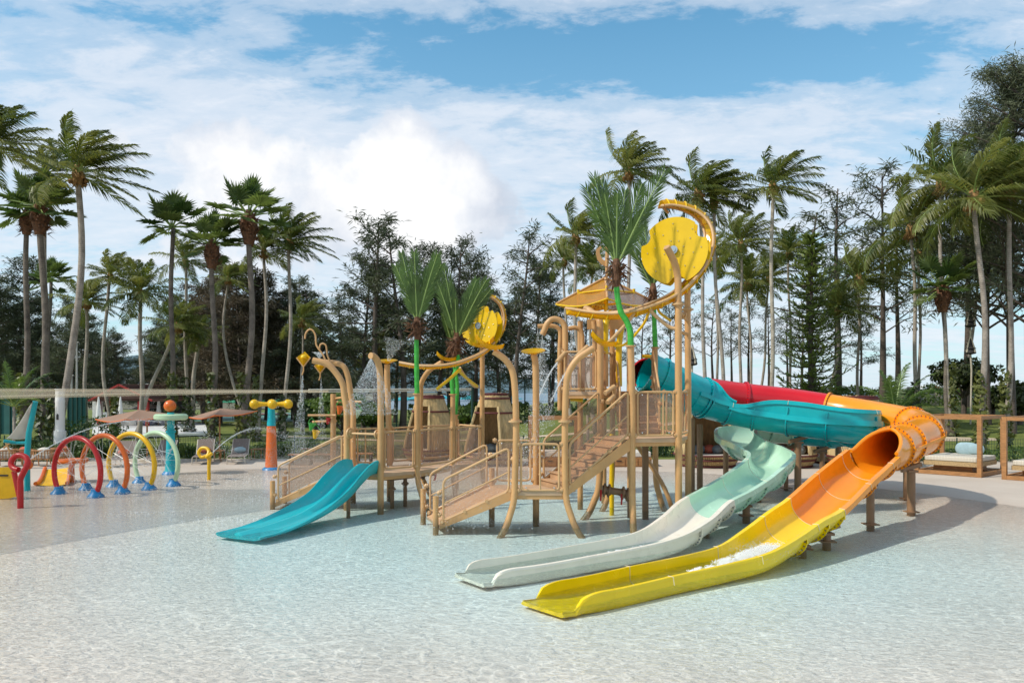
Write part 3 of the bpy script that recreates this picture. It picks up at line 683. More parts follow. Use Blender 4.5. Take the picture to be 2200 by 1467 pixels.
# casuarinas: open crowns of drooping needle sprays on real limbs
def casuarina(seed, Ht=13, spread=3.4, dens=1.0, first=.25, leafm=None, lw=.06, ll=.46):
    rg = random.Random(seed); tr = MB(); lf = MB()
    lean = rg.uniform(-.06, .06)
    top = [V((lean * Ht * s * s + .15 * sin(5 * s + seed), .1 * sin(4 * s), Ht * s)) for s in [i / 10 for i in range(11)]]
    tr.tube(top, [.19 * (1 - .85 * i / 10) for i in range(11)], n=8, caps=False)
    def spray(q, d, n_):
        for _ in range(n_):
            v = (d * .5 + V((rg.gauss(0, .55), rg.gauss(0, .55), rg.gauss(-.12, .5)))).normalized(); le = ll * rg.uniform(.5, 1.2)
            s = v.cross(V((rg.uniform(-1, 1), rg.uniform(-1, 1), rg.uniform(-1, 1)))).normalized() * lw * .5
            q0 = q + V((rg.gauss(0, .16), rg.gauss(0, .16), rg.gauss(0, .13))); m_ = q0 + v * le * .5; e = q0 + v * le + V((0, 0, -.12 * le))
            lf.add([q0, m_ - s, e, m_ + s], [(0, 1, 2, 3)])
    nb = int(26 * dens) + 6
    for k in range(nb):
        s = lerp(first, .98, (k + rg.random()) / nb); f = s * 10; i = min(9, int(f)); q = top[i].lerp(top[i + 1], f - i)
        a = k * 2.4 + rg.uniform(-.5, .5); le = spread * (1.05 - .75 * max(0, (s - first) / (1 - first)) ** 1.4) * rg.uniform(.55, 1.15)
        d = V((cos(a), sin(a), rg.uniform(.25, .9))).normalized(); pts = [q]
        for j in range(6):
            d = (d + V((rg.gauss(0, .16), rg.gauss(0, .16), rg.gauss(-.02, .13)))).normalized(); pts.append(pts[-1] + d * le / 6)
        tr.tube(pts, [.055 * (1 - .8 * j / 6) for j in range(7)], n=4, caps=False)
        for j in range(2, 7):
            for _ in range(2 + (rg.random() < .6)):
                a2 = rg.uniform(0, 6.28); d2 = (d + V((cos(a2), sin(a2), rg.uniform(-.3, .6))) * .9).normalized(); q2 = pts[j]; L2 = le * .22 * rg.uniform(.5, 1.3); e = q2 + d2 * L2 + V((0, 0, .03))
                tr.add([q2 + V((0, 0, .012)), q2 - V((0, 0, .012)), e], [(0, 1, 2)])
                for u in (.3, .6, 1.0):
                    spray(q2.lerp(e, u), d2, int(4 * dens) + 1)
    tr_me = bpy.data.meshes.new('trunk'); tr_me.from_pydata([tuple(p) for p in tr.v], [], tr.f); tr_me.materials.append(M_bark); tr_me.shade_smooth()
    lf_me = bpy.data.meshes.new('foliage'); lf_me.from_pydata([tuple(p) for p in lf.v], [], lf.f); lf_me.materials.append(leafm or M_cas)
    return tr_me, lf_me, Ht
CAS = [casuarina(31, 13, 3.6, 1.0, .25), casuarina(32, 13, 3.3, .6, .32), casuarina(33, 13, 3.9, 1.4, .18), casuarina(34, 13, 3.3, .65, .3), casuarina(35, 13, 3.4, 1.3, .15, M_casb), casuarina(36, 13, 2.9, .4, .42), casuarina(37, 13, 4.2, 2.3, .28, lw=.032, ll=.25), casuarina(38, 13, 3.8, 2.1, .3, lw=.032, ll=.25)]
def cas(px, topy, Y, var, label, group, wide=1.0, rz=0):
    x = (px - 1100) / F * Y; z0 = gz(x, Y); ht = H - (topy - HY) / F * Y - z0
    t = thing('casuarina_tree', label, 'tree', (x, Y, z0 - .1), group, rz, world=False)
    me1, me2, Ht = CAS[var]; k = ht / Ht; t.scale = (k * wide, k * wide, k)
    ob('trunk', me1, t); ob('foliage', me2, t)
rg = random.Random(5)
GL = 'dark casuarina in the dense grove behind the left palms'
gx = [(-90, 600), (-40, 580), (10, 590), (40, 570), (75, 640), (110, 660), (150, 655), (190, 680), (225, 700), (262, 712), (300, 725), (345, 705), (385, 640), (430, 600), (470, 575), (505, 560), (545, 570), (585, 590), (625, 600), (660, 620), (690, 660)]
for i, (px, ty) in enumerate(gx):
    if 290 < px < 350: ty += 40
    cas(px + rg.uniform(-12, 12), ty + rg.uniform(-10, 10), rg.uniform(62, 70), 4 if 400 < px < 610 else (0, 2, 1)[i % 3], GL if not 400 < px < 610 else 'rusty brown casuarina in the dense grove behind the fan palms', 'casuarinas of the left grove', 1.15, rg.uniform(0, 6))
for i in range(24):
    px = -60 + i * 33 + rg.uniform(-10, 10)
    if 255 < px < 345: continue
    cas(px, 700 + rg.uniform(-30, 50) - (60 if 420 < px < 620 else 0), rg.uniform(74, 84), (2, 0, 4)[i % 3], 'casuarina deep in the dark left grove, mostly hidden behind others', 'casuarinas of the left grove', 1.35, rg.uniform(0, 6))
MID = [(735, 640, 60, 1, 1.2), (780, 560, 58, 0, 1.1), (808, 478, 56, 3, 1.35), (862, 492, 57, 1, 1.25), (900, 540, 60, 0, 1.1), (948, 560, 62, 1, 1.1), (985, 520, 60, 3, 1.1), (1020, 560, 64, 0, 1.1), (1068, 610, 62, 1, 1.2), (1112, 500, 58, 1, 1.1), (1150, 560, 62, 0, 1.2), (1185, 600, 64, 3, 1.2), (1095, 640, 70, 2, 1.3), (965, 640, 72, 2, 1.4), (850, 640, 72, 2, 1.3), (760, 700, 72, 2, 1.3), (1180, 660, 72, 0, 1.2)]
MLAB = {2: 'airy two topped casuarina, tallest of the middle of the treeline', 3: 'airy casuarina right behind the first artificial palm', 9: 'spiky topped casuarina standing alone above the middle treeline', 6: 'thin casuarina with open top behind the twin artificial palm'}
ML2 = {0: 'casuarina with a rounded top behind the kite funnels', 1: 'feathery casuarina left of the two topped tallest one', 4: 'casuarina between the tallest middle one and the first artificial palm', 5: 'narrow casuarina between the two artificial palms', 7: 'casuarina behind the small leaf wheel', 8: 'low casuarina right of the small leaf wheel', 10: 'bushy casuarina between the spiky one and the amber roof', 11: 'sparse casuarina left of the tall gooseneck pipes', 12: 'squat casuarina below the spiky topped one', 13: 'squat dark casuarina low between the artificial palms', 14: 'squat dark casuarina behind the first artificial palm trunk', 15: 'squat dark casuarina above the cane pipe spray', 16: 'squat casuarina beside the tall gooseneck pipes'}
for i, (px, ty, Y, v, wd) in enumerate(MID): cas(px, ty, Y, v, MLAB.get(i) or ML2[i], 'casuarinas of the middle treeline', wd, rg.uniform(0, 6))
RGT = [(1740, 455, 62, 5, 1.5, 'nearly bare casuarina with open twigs above the norfolk pine'), (1795, 400, 60, 5, 1.3, 'bare topped casuarina between the free standing palm and the right palms'), (1895, 372, 56, 3, 1.1, 'slender dark casuarina left of the right palm group'), (1925, 470, 60, 5, 1.2, 'leaning casuarina behind the right palm group'), (2075, 400, 55, 5, 1.3, 'thin casuarina between the right coconut palms')]
for px, ty, Y, v, wd, lb in RGT: cas(px, ty, Y, v, lb, 'casuarinas on the right', wd, rg.uniform(0, 6))
for i, (px, ty, Y) in enumerate([(1440, 640, 66), (1480, 600, 64), (1530, 640, 68), (1570, 660, 66), (1610, 640, 66), (1650, 650, 66), (1690, 660, 68), (1725, 640, 66), (1380, 660, 66), (1330, 650, 68), (1260, 640, 66), (1800, 560, 66), (1850, 640, 68)]):
    cas(px, ty, Y, 5 if i < 9 else 3, 'thin stemmed casuarina by the shore ' + ('behind the leaf wheel posts', 'right of the leaf wheel posts', 'above the start of the red tube', 'above the first red flange', 'left of the free standing palm', 'behind the free standing palm', 'right of the free standing palm', 'behind the norfolk pine', 'behind the second artificial palm trunk of the tower', 'behind the green tower palm trunk', 'behind the amber roof', 'right of the norfolk pine', 'above the orange and red tube joint')[i], 'thin casuarinas by the shore', 1.1, rg.uniform(0, 6))
cas(2175, 150, 43, 6, 'huge dark casuarina filling the upper right corner', None, .82, 1.0)
cas(2225, 120, 41, 7, 'huge dark casuarina half outside the right edge', None, 1.0, 2.0)
cas(2125, 260, 46, 7, 'dark casuarina crown left of the huge one in the upper right corner', None, .8, 3.0)

# norfolk pine
def norfolk():
    Y = 46; g = V(((1742 - 1100) / F * Y, Y, 0)); g.z = gz(g.x, Y); ht = H + (HY - 492) / F * Y - g.z
    t = thing('norfolk_pine', 'bright green norfolk pine with layered branches between the palms', 'pine tree', tuple(g), world=False)
    MB().tube([(0, 0, 0), (0, 0, ht * .5), (0.1, 0, ht)], [.2, .14, .03], n=8).build('trunk', M_bark, t, smooth=True)
    lf = MB(); br = MB(); rg = random.Random(8)
    nl = 24
    for k in range(nl):
        s = .06 + .93 * k / nl; z = ht * s; le = 2.7 * (1 - s) ** .75 * (1 if s > .2 else .8) + .12
        for j in range(7):
            a = j * 2 * pi / 7 + k * .5 + rg.uniform(-.2, .2); l2 = le * rg.uniform(.5, 1.15); z = ht * s + rg.uniform(-.18, .18); pts = []
            for q in range(7):
                u = q / 6; pts.append(V((cos(a) * l2 * u, sin(a) * l2 * u, z - .12 * l2 * sin(pi * u) + .28 * l2 * u * u)))
            br.tube(pts, [.035 * (1 - .8 * q / 6) + .004 for q in range(7)], n=4, caps=False)
            for q in range(1, 7):
                for _ in range(5):
                    v = V((cos(a), sin(a), 0)) * rg.uniform(.2, 1) + V((-sin(a), cos(a), 0)) * rg.uniform(-1, 1) + V((0, 0, rg.uniform(.0, .7))); v = v.normalized() * rg.uniform(.2, .42)
                    p0 = pts[q - 1].lerp(pts[q], rg.random()); sv = v.cross(V((rg.uniform(-1, 1), rg.uniform(-1, 1), 1))).normalized() * .035
                    lf.add([p0 - sv, p0 + sv, p0 + v + sv, p0 + v - sv], [(0, 1, 2, 3)])
    br.build('branches', M_bark, t); lf.build('foliage', M_pine, t)
norfolk()

# leafy masses built of leaf faces
def leafmass(name, fn, n, m, size=.12, kind=None, parent=None, seed=1):
    rg = random.Random(seed); mb = MB()
    for _ in range(n):
        q, nr = fn(rg); v = (V((rg.gauss(0, 1), rg.gauss(0, 1), rg.gauss(0, 1))) + nr * .5).normalized() * size * rg.uniform(.6, 1.4); s = v.cross(nr + V((.1, .2, .1))).normalized() * size * .42
        mb.add([q - v * .5, q + s, q + v * .5 + V((0, 0, -.02)), q - s], [(0, 1, 2, 3)])
    return mb.build(name, m, parent, **({'kind': kind} if kind else {}))
def hedge(px0, px1, Y, h, wd, label, m=None, seed=1, dens=420, flowers=0, size=.12, step=0):
    x0 = (px0 - 1100) / F * Y; x1 = (px1 - 1100) / F * Y; z0 = gz((x0 + x1) / 2, Y)
    t = thing('hedge', label, 'hedge', ((x0 + x1) / 2, Y, z0))
    def fn(rg):
        x = rg.uniform(x0, x1); hh = h * (.72 + .45 * noise.noise(V((x * .9, Y, seed))) + .22 * noise.noise(V((x * 3.1, Y, seed)))); u = rg.random()
        if u < .5: return V((x, Y + rg.uniform(-.5, .5) * wd, z0 + hh * rg.uniform(.75, 1.05))), V((0, 0, 1))
        return V((x, Y - wd * .5 + rg.uniform(-.08, .25), z0 + hh * rg.uniform(0, 1))), V((0, -1, .3))
    leafmass('foliage', fn, int(abs(x1 - x0) * dens), m or M_hedge, size, None, t, seed)
    stems = MB(); rg = random.Random(seed)
    for k in range(int(abs(x1 - x0) * 3)):
        x = rg.uniform(x0, x1); stems.tube([(x, Y, z0 - .05), (x + rg.uniform(-.2, .2), Y + rg.uniform(-.1, .1), z0 + h * .8)], [.02, .008], n=4)
    stems.build('stems', M_bark, t)
    if flowers:
        fb = MB()
        for k in range(flowers):
            q, _ = fn(rg); fb.ball(q, .05, n=3)
        fb.build('flowers', M_flower if flowers % 2 else M_flowy, t)
    return t
def hz(px0, px1, seg, *a, **k):
    pass
hedge(-30, 190, 34.0, 1.05, .9, 'leafy green hedge behind the wicker armchairs', M_hedge, 1)
hedge(130, 265, 37.5, 1.75, 1.2, 'tall dark bush to the right of the white column', M_hedge, 2)
hedge(255, 420, 36.0, .55, .8, 'low green hedge behind the spray rings', M_shrub, 3)
hedge(380, 560, 36.2, .65, .9, 'low green hedge behind the brown loungers', M_hedge, 4, flowers=9)
hedge(560, 735, 36.3, .95, .9, 'green hedge behind the turquoise and orange column', M_shrub, 5)
hedge(735, 960, 36.4, .75, .9, 'green hedge seen through the left play structure', M_hedge, 6, flowers=8)
hedge(1110, 1330, 36.2, .8, .9, 'green hedge behind the stairs of the tower', M_hedge, 7)
hedge(1385, 1470, 36.0, 1.1, .9, 'green flowering hedge under the tower deck', M_hedge, 8, flowers=12)
hedge(1590, 1850, 36.0, 1.0, .9, 'green hedge between the bamboo huts under the slides', M_hedge, 9, flowers=20)
hedge(1850, 2240, 34.2, .6, .8, 'low green hedge behind the daybeds', M_hedge, 10)
hedge(1780, 2240, 58, 1.7, 1.6, 'long flowering hedge below the grey railing', M_shrub, 11, dens=300, flowers=61, size=.2)
hedge(1480, 1790, 60, 1.6, 1.6, 'hedge with broad leaves below the sea horizon', M_shrub, 12, dens=300, size=.2)
hedge(880, 1480, 60, 1.5, 1.6, 'clipped dark hedge across the far lawn', M_hedge, 13, dens=260, flowers=30, size=.2)
def round_tree(px, py, Y, w_, h_, label, m, seed, trunk=1.2):
    x = (px - 1100) / F * Y; z0 = gz(x, Y); t = thing('broadleaf_tree', label, 'tree', (x, Y, z0))
    def fn(rg):
        d = V((rg.gauss(0, 1), rg.gauss(0, 1), rg.gauss(0, 1))).normalized(); k = .75 + .35 * noise.noise(d * 2.2 + V((seed, 0, 0))) ; r = k * (rg.random() ** .25)
        return V((x + d.x * w_ * r, Y + d.y * w_ * r, z0 + trunk + h_ * .5 + d.z * h_ * .5 * r)), d
    leafmass('foliage', fn, int(1500 * w_), m, .22, None, t, seed)
    rg = random.Random(seed); b = MB(); b.tube([(x, Y, z0 - .1), (x + .1, Y, z0 + trunk), (x, Y, z0 + trunk + h_ * .4)], [.18, .13, .06], n=8)
    for k in range(9):
        a = rg.uniform(0, 6.28); b.tube([(x, Y, z0 + trunk * .8), (x + cos(a) * w_ * .4, Y + sin(a) * w_ * .4, z0 + trunk + h_ * .3), (x + cos(a) * w_ * .7, Y + sin(a) * w_ * .7, z0 + trunk + h_ * .5)], [.08, .05, .02], n=5)
    b.build('trunk', M_bark, t)
round_tree(735, 900, 50, 2.3, 2.7, 'small dark round tree behind the hanging buckets', M_hedge, 1, .5)
round_tree(680, 900, 53, 1.8, 2.2, 'dense green shrub tree left of the hanging buckets', M_hedge, 2, .3)
round_tree(800, 880, 56, 1.8, 2.0, 'green shrub tree behind the cane shaped spray pipe', M_hedge, 3, .3)
round_tree(1000, 870, 56, 1.6, 1.6, 'dark shrub tree between the two middle bamboo huts', M_hedge, 4, .3)
round_tree(2070, 860, 50, 2.5, 2.4, 'dark pandanus with forked trunk behind the ringed palm trunks', M_pand, 5, 1.3)
round_tree(2190, 850, 46, 1.9, 2.2, 'bushy pandanus at the right edge', M_pand, 6, .5)
round_tree(2130, 860, 49, 1.3, 1.3, 'low pandanus between the two right palm trunks', M_pand, 7, .4)
# ---------------------------------------------------------------- play structures
def xy(px, Y, z=0): return V(((px - 1100) / F * Y, Y, z))
def smooth(pts, n=6): return cat_spline(pts, n)
def post(parent, pts, r=.062, m=None, n=6, name='post', cap=True):
    return MB().tube(smooth(pts, n), r, n=14).build(name, m or M_tan, parent, smooth='auto')
def clamp_mb(mb, c, d, r=.062):
    c = V(c); d = V(d).normalized(); mb.tube([c - d * .05, c + d * .05], r, n=12); mb.tube([c - d * .018, c + d * .018], r * 1.5, n=12)
def rounded(pts, r=.09, n=4):
    """closed polygon with rounded corners"""
    o = []; m = len(pts)
    for i in range(m):
        p = V(pts[i]); a = (V(pts[i - 1]) - p).normalized(); b = (V(pts[(i + 1) % m]) - p).normalized()
        for k in range(n + 1):
            t = k / n; o.append(p + a * r * (1 - t) ** 2 + b * r * t ** 2)
    return o
def guard(parent, a, b, h=1.08, low=.12, bars=0, pane=True, sq=0, full=True):
    """a, b: deck points between two posts; frame of bent tube with an acrylic pane and clamps"""
    a = V(a); b = V(b); d = (b - a); L_ = d.length; dn = d.normalized(); u = V((0, 0, 1))
    i = .13
    g = MB()
    q = [a + dn * i + u * low, b - dn * i + u * low, b - dn * i + u * h, a + dn * i + u * h]
    g.tube(rounded(q, .10), .027, n=8, closed=True)
    fr_ = g.build('guard_rail', M_tanr, parent, smooth='auto')
    k = MB(); hd = dn
    for c, s in ((a, 1), (b, -1)):
        for z in (low, h):
            p0 = c + u * z + hd * s * .07; clamp_mb(k, p0, hd, .042)
    k.build('clamps', M_tanr, fr_, smooth='auto')
    bt = MB()
    for c, s in ((a, 1), (b, -1)):
        for z in (low + .06, h - .07): bt.ball(c + u * z + hd * s * .24 + V((0, -.03, 0)), .02, n=4)
    bt.build('bolts', M_steel, fr_)
    for k_ in range(bars):
        c = a + d * ((k_ + 1) / (bars + 1)); MB().tube([c + u * low, c + u * h], .022, n=8).build('baluster', M_tanr, fr_, smooth='auto')
    if pane:
        nr = dn.cross(u).normalized(); w0 = a + dn * (i + .05) + u * (low + .05); w1 = b - dn * (i + .05) + u * (low + .05)
        MB().sheet([w0, w1, w1 + u * (h - low - .1), w0 + u * (h - low - .1)], nr, .01).build('pane', M_pane, fr_)
    return fr_
def stair_rail(parent, a, b, h=.95, pane=True, mid=True, tail=.0, post0=True):
    """sloping rail along a stair or ramp side, a lower end, b upper end"""
    a = V(a); b = V(b); u = V((0, 0, 1)); d = (b - a); dn = d.normalized(); g = MB()
    i = .10
    p0 = a + dn * i; p1 = b - dn * i
    q = [p0 + u * .06, p1 + u * .06, p1 + u * (h + .05), p0 + u * h]
    g.tube(rounded(q, .12), .027, n=8, closed=True)
    fr_ = g.build('stair_rail', M_tanr, parent, smooth='auto')
    if mid: MB().tube([p0 + u * h * .46, p1 + u * h * .50], .018, n=8).build('middle_rail', M_tanr, fr_, smooth='auto')
    if pane:
        nr = d.cross(u).normalized()
        MB().sheet([p0 + dn * .04 + u * .12, p1 - dn * .04 + u * .12, p1 - dn * .04 + u * (h - .03), p0 + dn * .04 + u * (h - .06)], nr, .01).build('pane', M_pane, fr_)
    bt = MB()
    for t in (.04, .35, .65, .96):
        clamp_mb(bt, a.lerp(b, t) + u * .06 + d.cross(u).normalized() * -.0, d.cross(u), .034)
    for z in (.25, .75): clamp_mb(bt, b + u * h * z, dn, .038); clamp_mb(bt, a + u * h * z, dn, .038)
    bt.build('clamps', M_tanr, fr_, smooth='auto')
    return fr_
def deck(parent, poly, z, t=.085):
    c = MB(); c.prism([(p[0], p[1]) for p in poly], z - t, z); o = c.build('deck', M_deck, parent, fixn=True)
    n = len(poly); cx_ = sum(p[0] for p in poly) / n; cy_ = sum(p[1] for p in poly) / n; r = MB()
    ins = [(lerp(p[0], cx_, .06), lerp(p[1], cy_, .06)) for p in poly]
    for i in range(n): r.bar((*ins[i], z - t - .045), (*ins[(i + 1) % n], z - t - .045), .05, .085)
    r.build('deck_frame', M_tan, o)
    b = MB()
    for i in range(n):
        a_, b_ = V((*poly[i], z - t * .5)), V((*poly[(i + 1) % n], z - t * .5)); nr = (b_ - a_).cross(V((0, 0, 1))).normalized()
        for k in range(2):
            q = a_.lerp(b_, .25 + .5 * k); b.box(q + nr * .005, (.05, .05, .03), 0)
    return o
def stair(parent, a, b, wv, n, name='stair', thick=.20):
    """a near bottom corner, b near top corner, wv width vector; n steps; treads and side stringers"""
    a = V(a); b = V(b); wv = V(wv); d = b - a; hd = V((d.x, d.y, 0)); st = hd / n; rz_ = d.z / n; root = MB()
    for s in (0, 1):
        o_ = wv * s; root.sheet([a + o_ + V((0, 0, -.10)), b + o_ + V((0, 0, -.24)), b + o_ + V((0, 0, .05)), a + o_ + V((0, 0, .10))], wv.normalized() * (1 if s else -1), .03)
    base = root.build('stringers', M_tan, parent, fixn=True)
    # sloped soffit
    s2 = MB(); s2.sheet([a + V((0, 0, -.09)), b + V((0, 0, -.22)), b + wv + V((0, 0, -.22)), a + wv + V((0, 0, -.09))], V((0, 0, -1)), .02); s2.build('soffit', M_brown, base, fixn=True)
    for i in range(n):
        p = a + st * i; z1 = a.z + rz_ * (i + 1); z0 = z1 - rz_ - .02
        vs_ = [p + wv * .015, p + st + wv * .015, p + st + wv * .985, p + wv * .985]
        ov = -st.normalized() * .035; tv = [vs_[0] + ov, vs_[1], vs_[2], vs_[3] + ov]
        MB().prism([(q.x, q.y) for q in vs_], z0, z1 - .033).prism([(q.x, q.y) for q in tv], z1 - .032, z1 - .003).build('step', M_step, base, fixn=True)
    return base
def flap(parent, c, nrm, r=.34, cone=.14, m=None, name='rain_dish'):
    """shallow translucent cone dish"""
    q = V(nrm).normalized().to_track_quat('Z', 'Y').to_matrix()
    b = MB(); b.lathe([(.03, 0), (r * .45, cone * .35), (r, cone), (r * 1.0, cone + .015), (r * .45, cone * .35 + .015), (.03, .015)], c, 26, q, cap=False)
    return b.build(name, m or M_ytr, parent, smooth='auto')
def leaf_flap(parent, c, rotz, tilt, L_=.75, wd=.36, name='leaf_dish'):
    M = Matrix.Rotation(rotz, 3, 'Z') @ Matrix.Rotation(tilt, 3, 'Y'); b = MB(); n = 14; vs_ = []
    for side in (0, 1):
        for i in range(n + 1):
            t = i / n; wy = wd * .5 * sin(pi * t) ** .8; x = (t - .5) * L_
            for j in (-1, -.5, 0, .5, 1): vs_.append(V(c) + M @ V((x, j * wy, .10 * j * j + .12 * (2 * t - 1) ** 2 + side * .012)))
    k = 5; fs_ = []
    for s in range(2):
        o_ = s * (n + 1) * k
        for i in range(n):
            for j in range(k - 1): fs_.append((o_ + i * k + j, o_ + i * k + j + 1, o_ + (i + 1) * k + j + 1, o_ + (i + 1) * k + j))
    return b.add(vs_, fs_).build(name, M_ytr, parent)
def art_palm(parent, pts, r, crown, fr_list, size, seed, collar=True):
    base = MB(); sp = smooth(pts, 8); rs = []
    for i in range(len(sp)): rs.append(r * (1.0 + (.09 if i % 6 == 0 else 0)) * (1 - .15 * i / len(sp)))
    base.tube(sp, rs, n=14); tr = base.build('artificial_palm_trunk', M_green, parent, smooth='auto')
    fl = MB(); p0 = V(pts[0]); fl.tube([p0 - V((0, 0, .03)), p0], r * 1.7, n=16); fl.build('collar', M_tan, tr, smooth='auto')
    rg = random.Random(seed); fb = MB(); c = V(crown)
    fb.lathe([(r * .9, -.28 * size), (r * 1.5, -.12 * size), (r * 1.6, .12 * size), (r * 1.0, .34 * size)], c, 12)
    for k in range(70):
        a = rg.uniform(0, 6.28); q = c + V((cos(a) * r * 1.4, sin(a) * r * 1.4, rg.uniform(-.2, .25) * size)); v = V((cos(a) * rg.uniform(.3, 1), sin(a) * rg.uniform(.3, 1), rg.uniform(-1.1, .8))).normalized() * rg.uniform(.12, .36) * size; s = V((-sin(a), cos(a), 0)) * .028
        fb.add([q - s, q + s, q + v * .6 + s * .6, q + v + V((0, 0, -.05)), q + v * .6 - s * .6], [(0, 1, 2, 3, 4)])
    fb.build('brown_fibre', M_fibre, tr)
    for k, (az, el, Ls, gr) in enumerate(fr_list):
        me = art_frond(R(az), R(el), Ls * size, gr, seed * 13 + k)
        o = bpy.data.objects.new('artificial_frond', me); COL.objects.link(o); o.parent = tr; o.location = c + V((0, 0, .15)) - OFF[root_of(parent).name]
def art_frond(az, el, Lf, grav, seed):
    rg = random.Random(seed); p = V((0, 0, 0)); d = V((cos(az) * cos(el), sin(az) * cos(el), sin(el))); pts = [p.copy()]; ds = [d.copy()]; n = 10
    for i in range(n):
        d = (d + V((cos(az) * .03, sin(az) * .03, -grav * i / n)) / n * 2).normalized(); p = p + d * Lf / n; pts.append(p.copy()); ds.append(d.copy())
    mb = MB(); mats = []
    rb = MB(); rb.tube(pts, [.022 * (1 - .75 * i / n) + .004 for i in range(n + 1)], n=5)
    nfs = len(rb.f); mb.add(rb.v, rb.f)
    side0 = d.cross(V((0, 0, 1))).normalized(); pairs = 34
    # blade plane faces partly to the front so the pinnate outline shows
    for k in range(pairs):
        t = .12 + .88 * k / pairs; f = t * n; i = min(n - 1, int(f)); q = pts[i].lerp(pts[i + 1], f - i); dd = ds[i]
        s = dd.cross(V((0.25, -1, .1))).normalized(); u = s.cross(dd).normalized()
        le = Lf * .26 * (sin(pi * min(1, .10 + .86 * t)) ** .55) * rg.uniform(.9, 1.1)
        for sg in (-1, 1):
            v = (dd * (1.15 + .45 * t) + s * sg * .62 + u * rg.uniform(-.22, .12) + V((rg.uniform(-.07, .07), 0, rg.uniform(-.06, .02)))).normalized(); wv = v.cross(u).normalized() * .013
            b_ = q + v * le * .6; e = b_ + (v + V((0, 0, -.18))).normalized() * le * .4
            mb.add([q - wv * .6, q + wv * .6, b_ + wv, b_ - wv, e], [(0, 1, 2, 3), (3, 2, 4)])
    me = bpy.data.meshes.new('artificial_frond'); me.from_pydata([tuple(x) for x in mb.v], [], mb.f); me.materials.append(M_frondA); me.materials.append(M_spine)
    for i in range(nfs): me.polygons[i].material_index = 1
    return me
def wheel(parent, c, nrm, r, seed, notches):
    """leaf wheel: two notched discs on a common hub, joined by a rim"""
    q = V(nrm).normalized().to_track_quat('Z', 'Y').to_matrix(); c = V(c)
    def outline(k):
        o = []
        for i in range(96):
            a = 2 * pi * i / 96; rr = r
            for (na, nw, ndp) in notches:
                dlt = (a - R(na) + pi) % (2 * pi) - pi
                if 0 <= dlt < R(nw): rr = r * (1 - ndp * sqrt(max(0, 1 - (2 * dlt / R(nw) - 1) ** 2)))
            o.append(c + q @ V((rr * cos(a), rr * sin(a), 0)) + q @ V((0, 0, 1)) * k)
        return o
    nz_ = q @ V((0, 0, 1))
    for k in (0, -.30):
        o = outline(k); o2 = outline(k - .03); mb = MB(); n = len(o); vs_ = o + o2 + [c + nz_ * k, c + nz_ * (k - .03)]
        fs_ = [(2 * n, i, (i + 1) % n) for i in range(n)] + [(2 * n + 1, n + (i + 1) % n, n + i) for i in range(n)] + [(i, n + i, n + (i + 1) % n, (i + 1) % n) for i in range(n)]
        w_ = mb.add(vs_, fs_).build('leaf_disc', M_yel, parent, fixn=True)
        bt = MB(); rg = random.Random(seed)
        for a in range(0, 360, 45):
            for rr in (.30, .58, .80):
                bt.ball(c + q @ V((r * rr * cos(R(a + rr * 60)), r * rr * sin(R(a + rr * 60)), k + .01)), .013, n=4)
        bt.build('bolts', M_steel, w_)
    rim = MB(); a0, a1 = 200, 330
    pr = [(c + q @ V((r * .93 * cos(R(a)), r * .93 * sin(R(a)), -.03)), c + q @ V((r * .93 * cos(R(a)), r * .93 * sin(R(a)), -.30))) for a in range(0, 360, 6)]
    hub = MB(); hub.tube([c - nz_ * .38, c + nz_ * .10], .055, n=12); hub.tube([c + nz_ * .02, c + nz_ * .07], .10, n=12); hub.build('hub', M_steel, parent, smooth='auto')
def trough(parent, pts, wv, r=.034, drop=.12, m=M_ytr):
    sp = smooth(pts, 8); sp = [V(p) for p in sp]; wv = V(wv)
    a = MB().tube(sp, r, n=10).build('trough_tube', M_tanr, parent, smooth='auto')
    MB().tube([p + wv for p in sp], r, n=10).build('trough_tube', M_tanr, parent, smooth='auto')
    prof = []
    for i, p in enumerate(sp):
        t = (sp[min(i + 1, len(sp) - 1)] - sp[max(i - 1, 0)]).normalized(); nn = t.cross(wv).normalized()
        if i == 0: sgn = -1 if nn.z > 0 else 1
        nn = nn * sgn
        row = [p + wv * (k / 6) + nn * drop * sin(pi * k / 6) for k in range(7)]; prof.append(row + [x + nn * .012 for x in row[::-1]])
    MB().loft(prof).build('trough_bottom', m, parent, smooth='auto', fixn=True)
    rb = MB()
    for i in range(4, len(sp) - 2, 5):
        t = (sp[i + 1] - sp[i - 1]).normalized(); nn = t.cross(wv).normalized() * sgn
        rb.tube([sp[i] + wv * (k / 6) + nn * (drop * sin(pi * k / 6) + .02) for k in range(7)], .018, n=6)
    rb.build('trough_ribs', M_yel, parent, smooth='auto')
FOOT = lambda x, y, dx, dy: [(x + dx * 1.6, y + dy * 1.6, -.25), (x + dx, y + dy, -.02), (x + dx * .55, y + dy * .55, .25), (x + dx * .12, y + dy * .12, .62)]

# ---- left play structure
LP_ = thing('small_play_structure', 'low tan play structure with two artificial palms and the small yellow leaf wheel', 'play structure', (-3.4, 21.5, 0))
L1, L2, L3, L4, L5 = (-4.40, 21.2), (-4.47, 22.4), (-3.40, 20.6), (-3.52, 22.9), (-2.55, 21.4)
L7, L8, L6 = (-1.72, 23.1), (-.90, 24.0), (-2.75, 23.7)
L9 = (-1.75, 25.2)
zd = .86
# cobra posts
for (x, y), px2 in ((L1, 672), (L2, 700)):
    Yt = y; tip = P(px2, 774 if px2 == 672 else 778, Yt)
    c1 = P(px2 + 34, 784, Yt); c2 = P(px2 + (62 if px2 == 672 else 47), 820 if px2 == 672 else 808, Yt)
    post(LP_, [(x, y, -.25), (x, y, .6), (x, y, 1.8), (x, y, 2.45), (x - .06, y, 2.85), c2, c1, tip], .085 if px2 == 672 else .08, n=5)
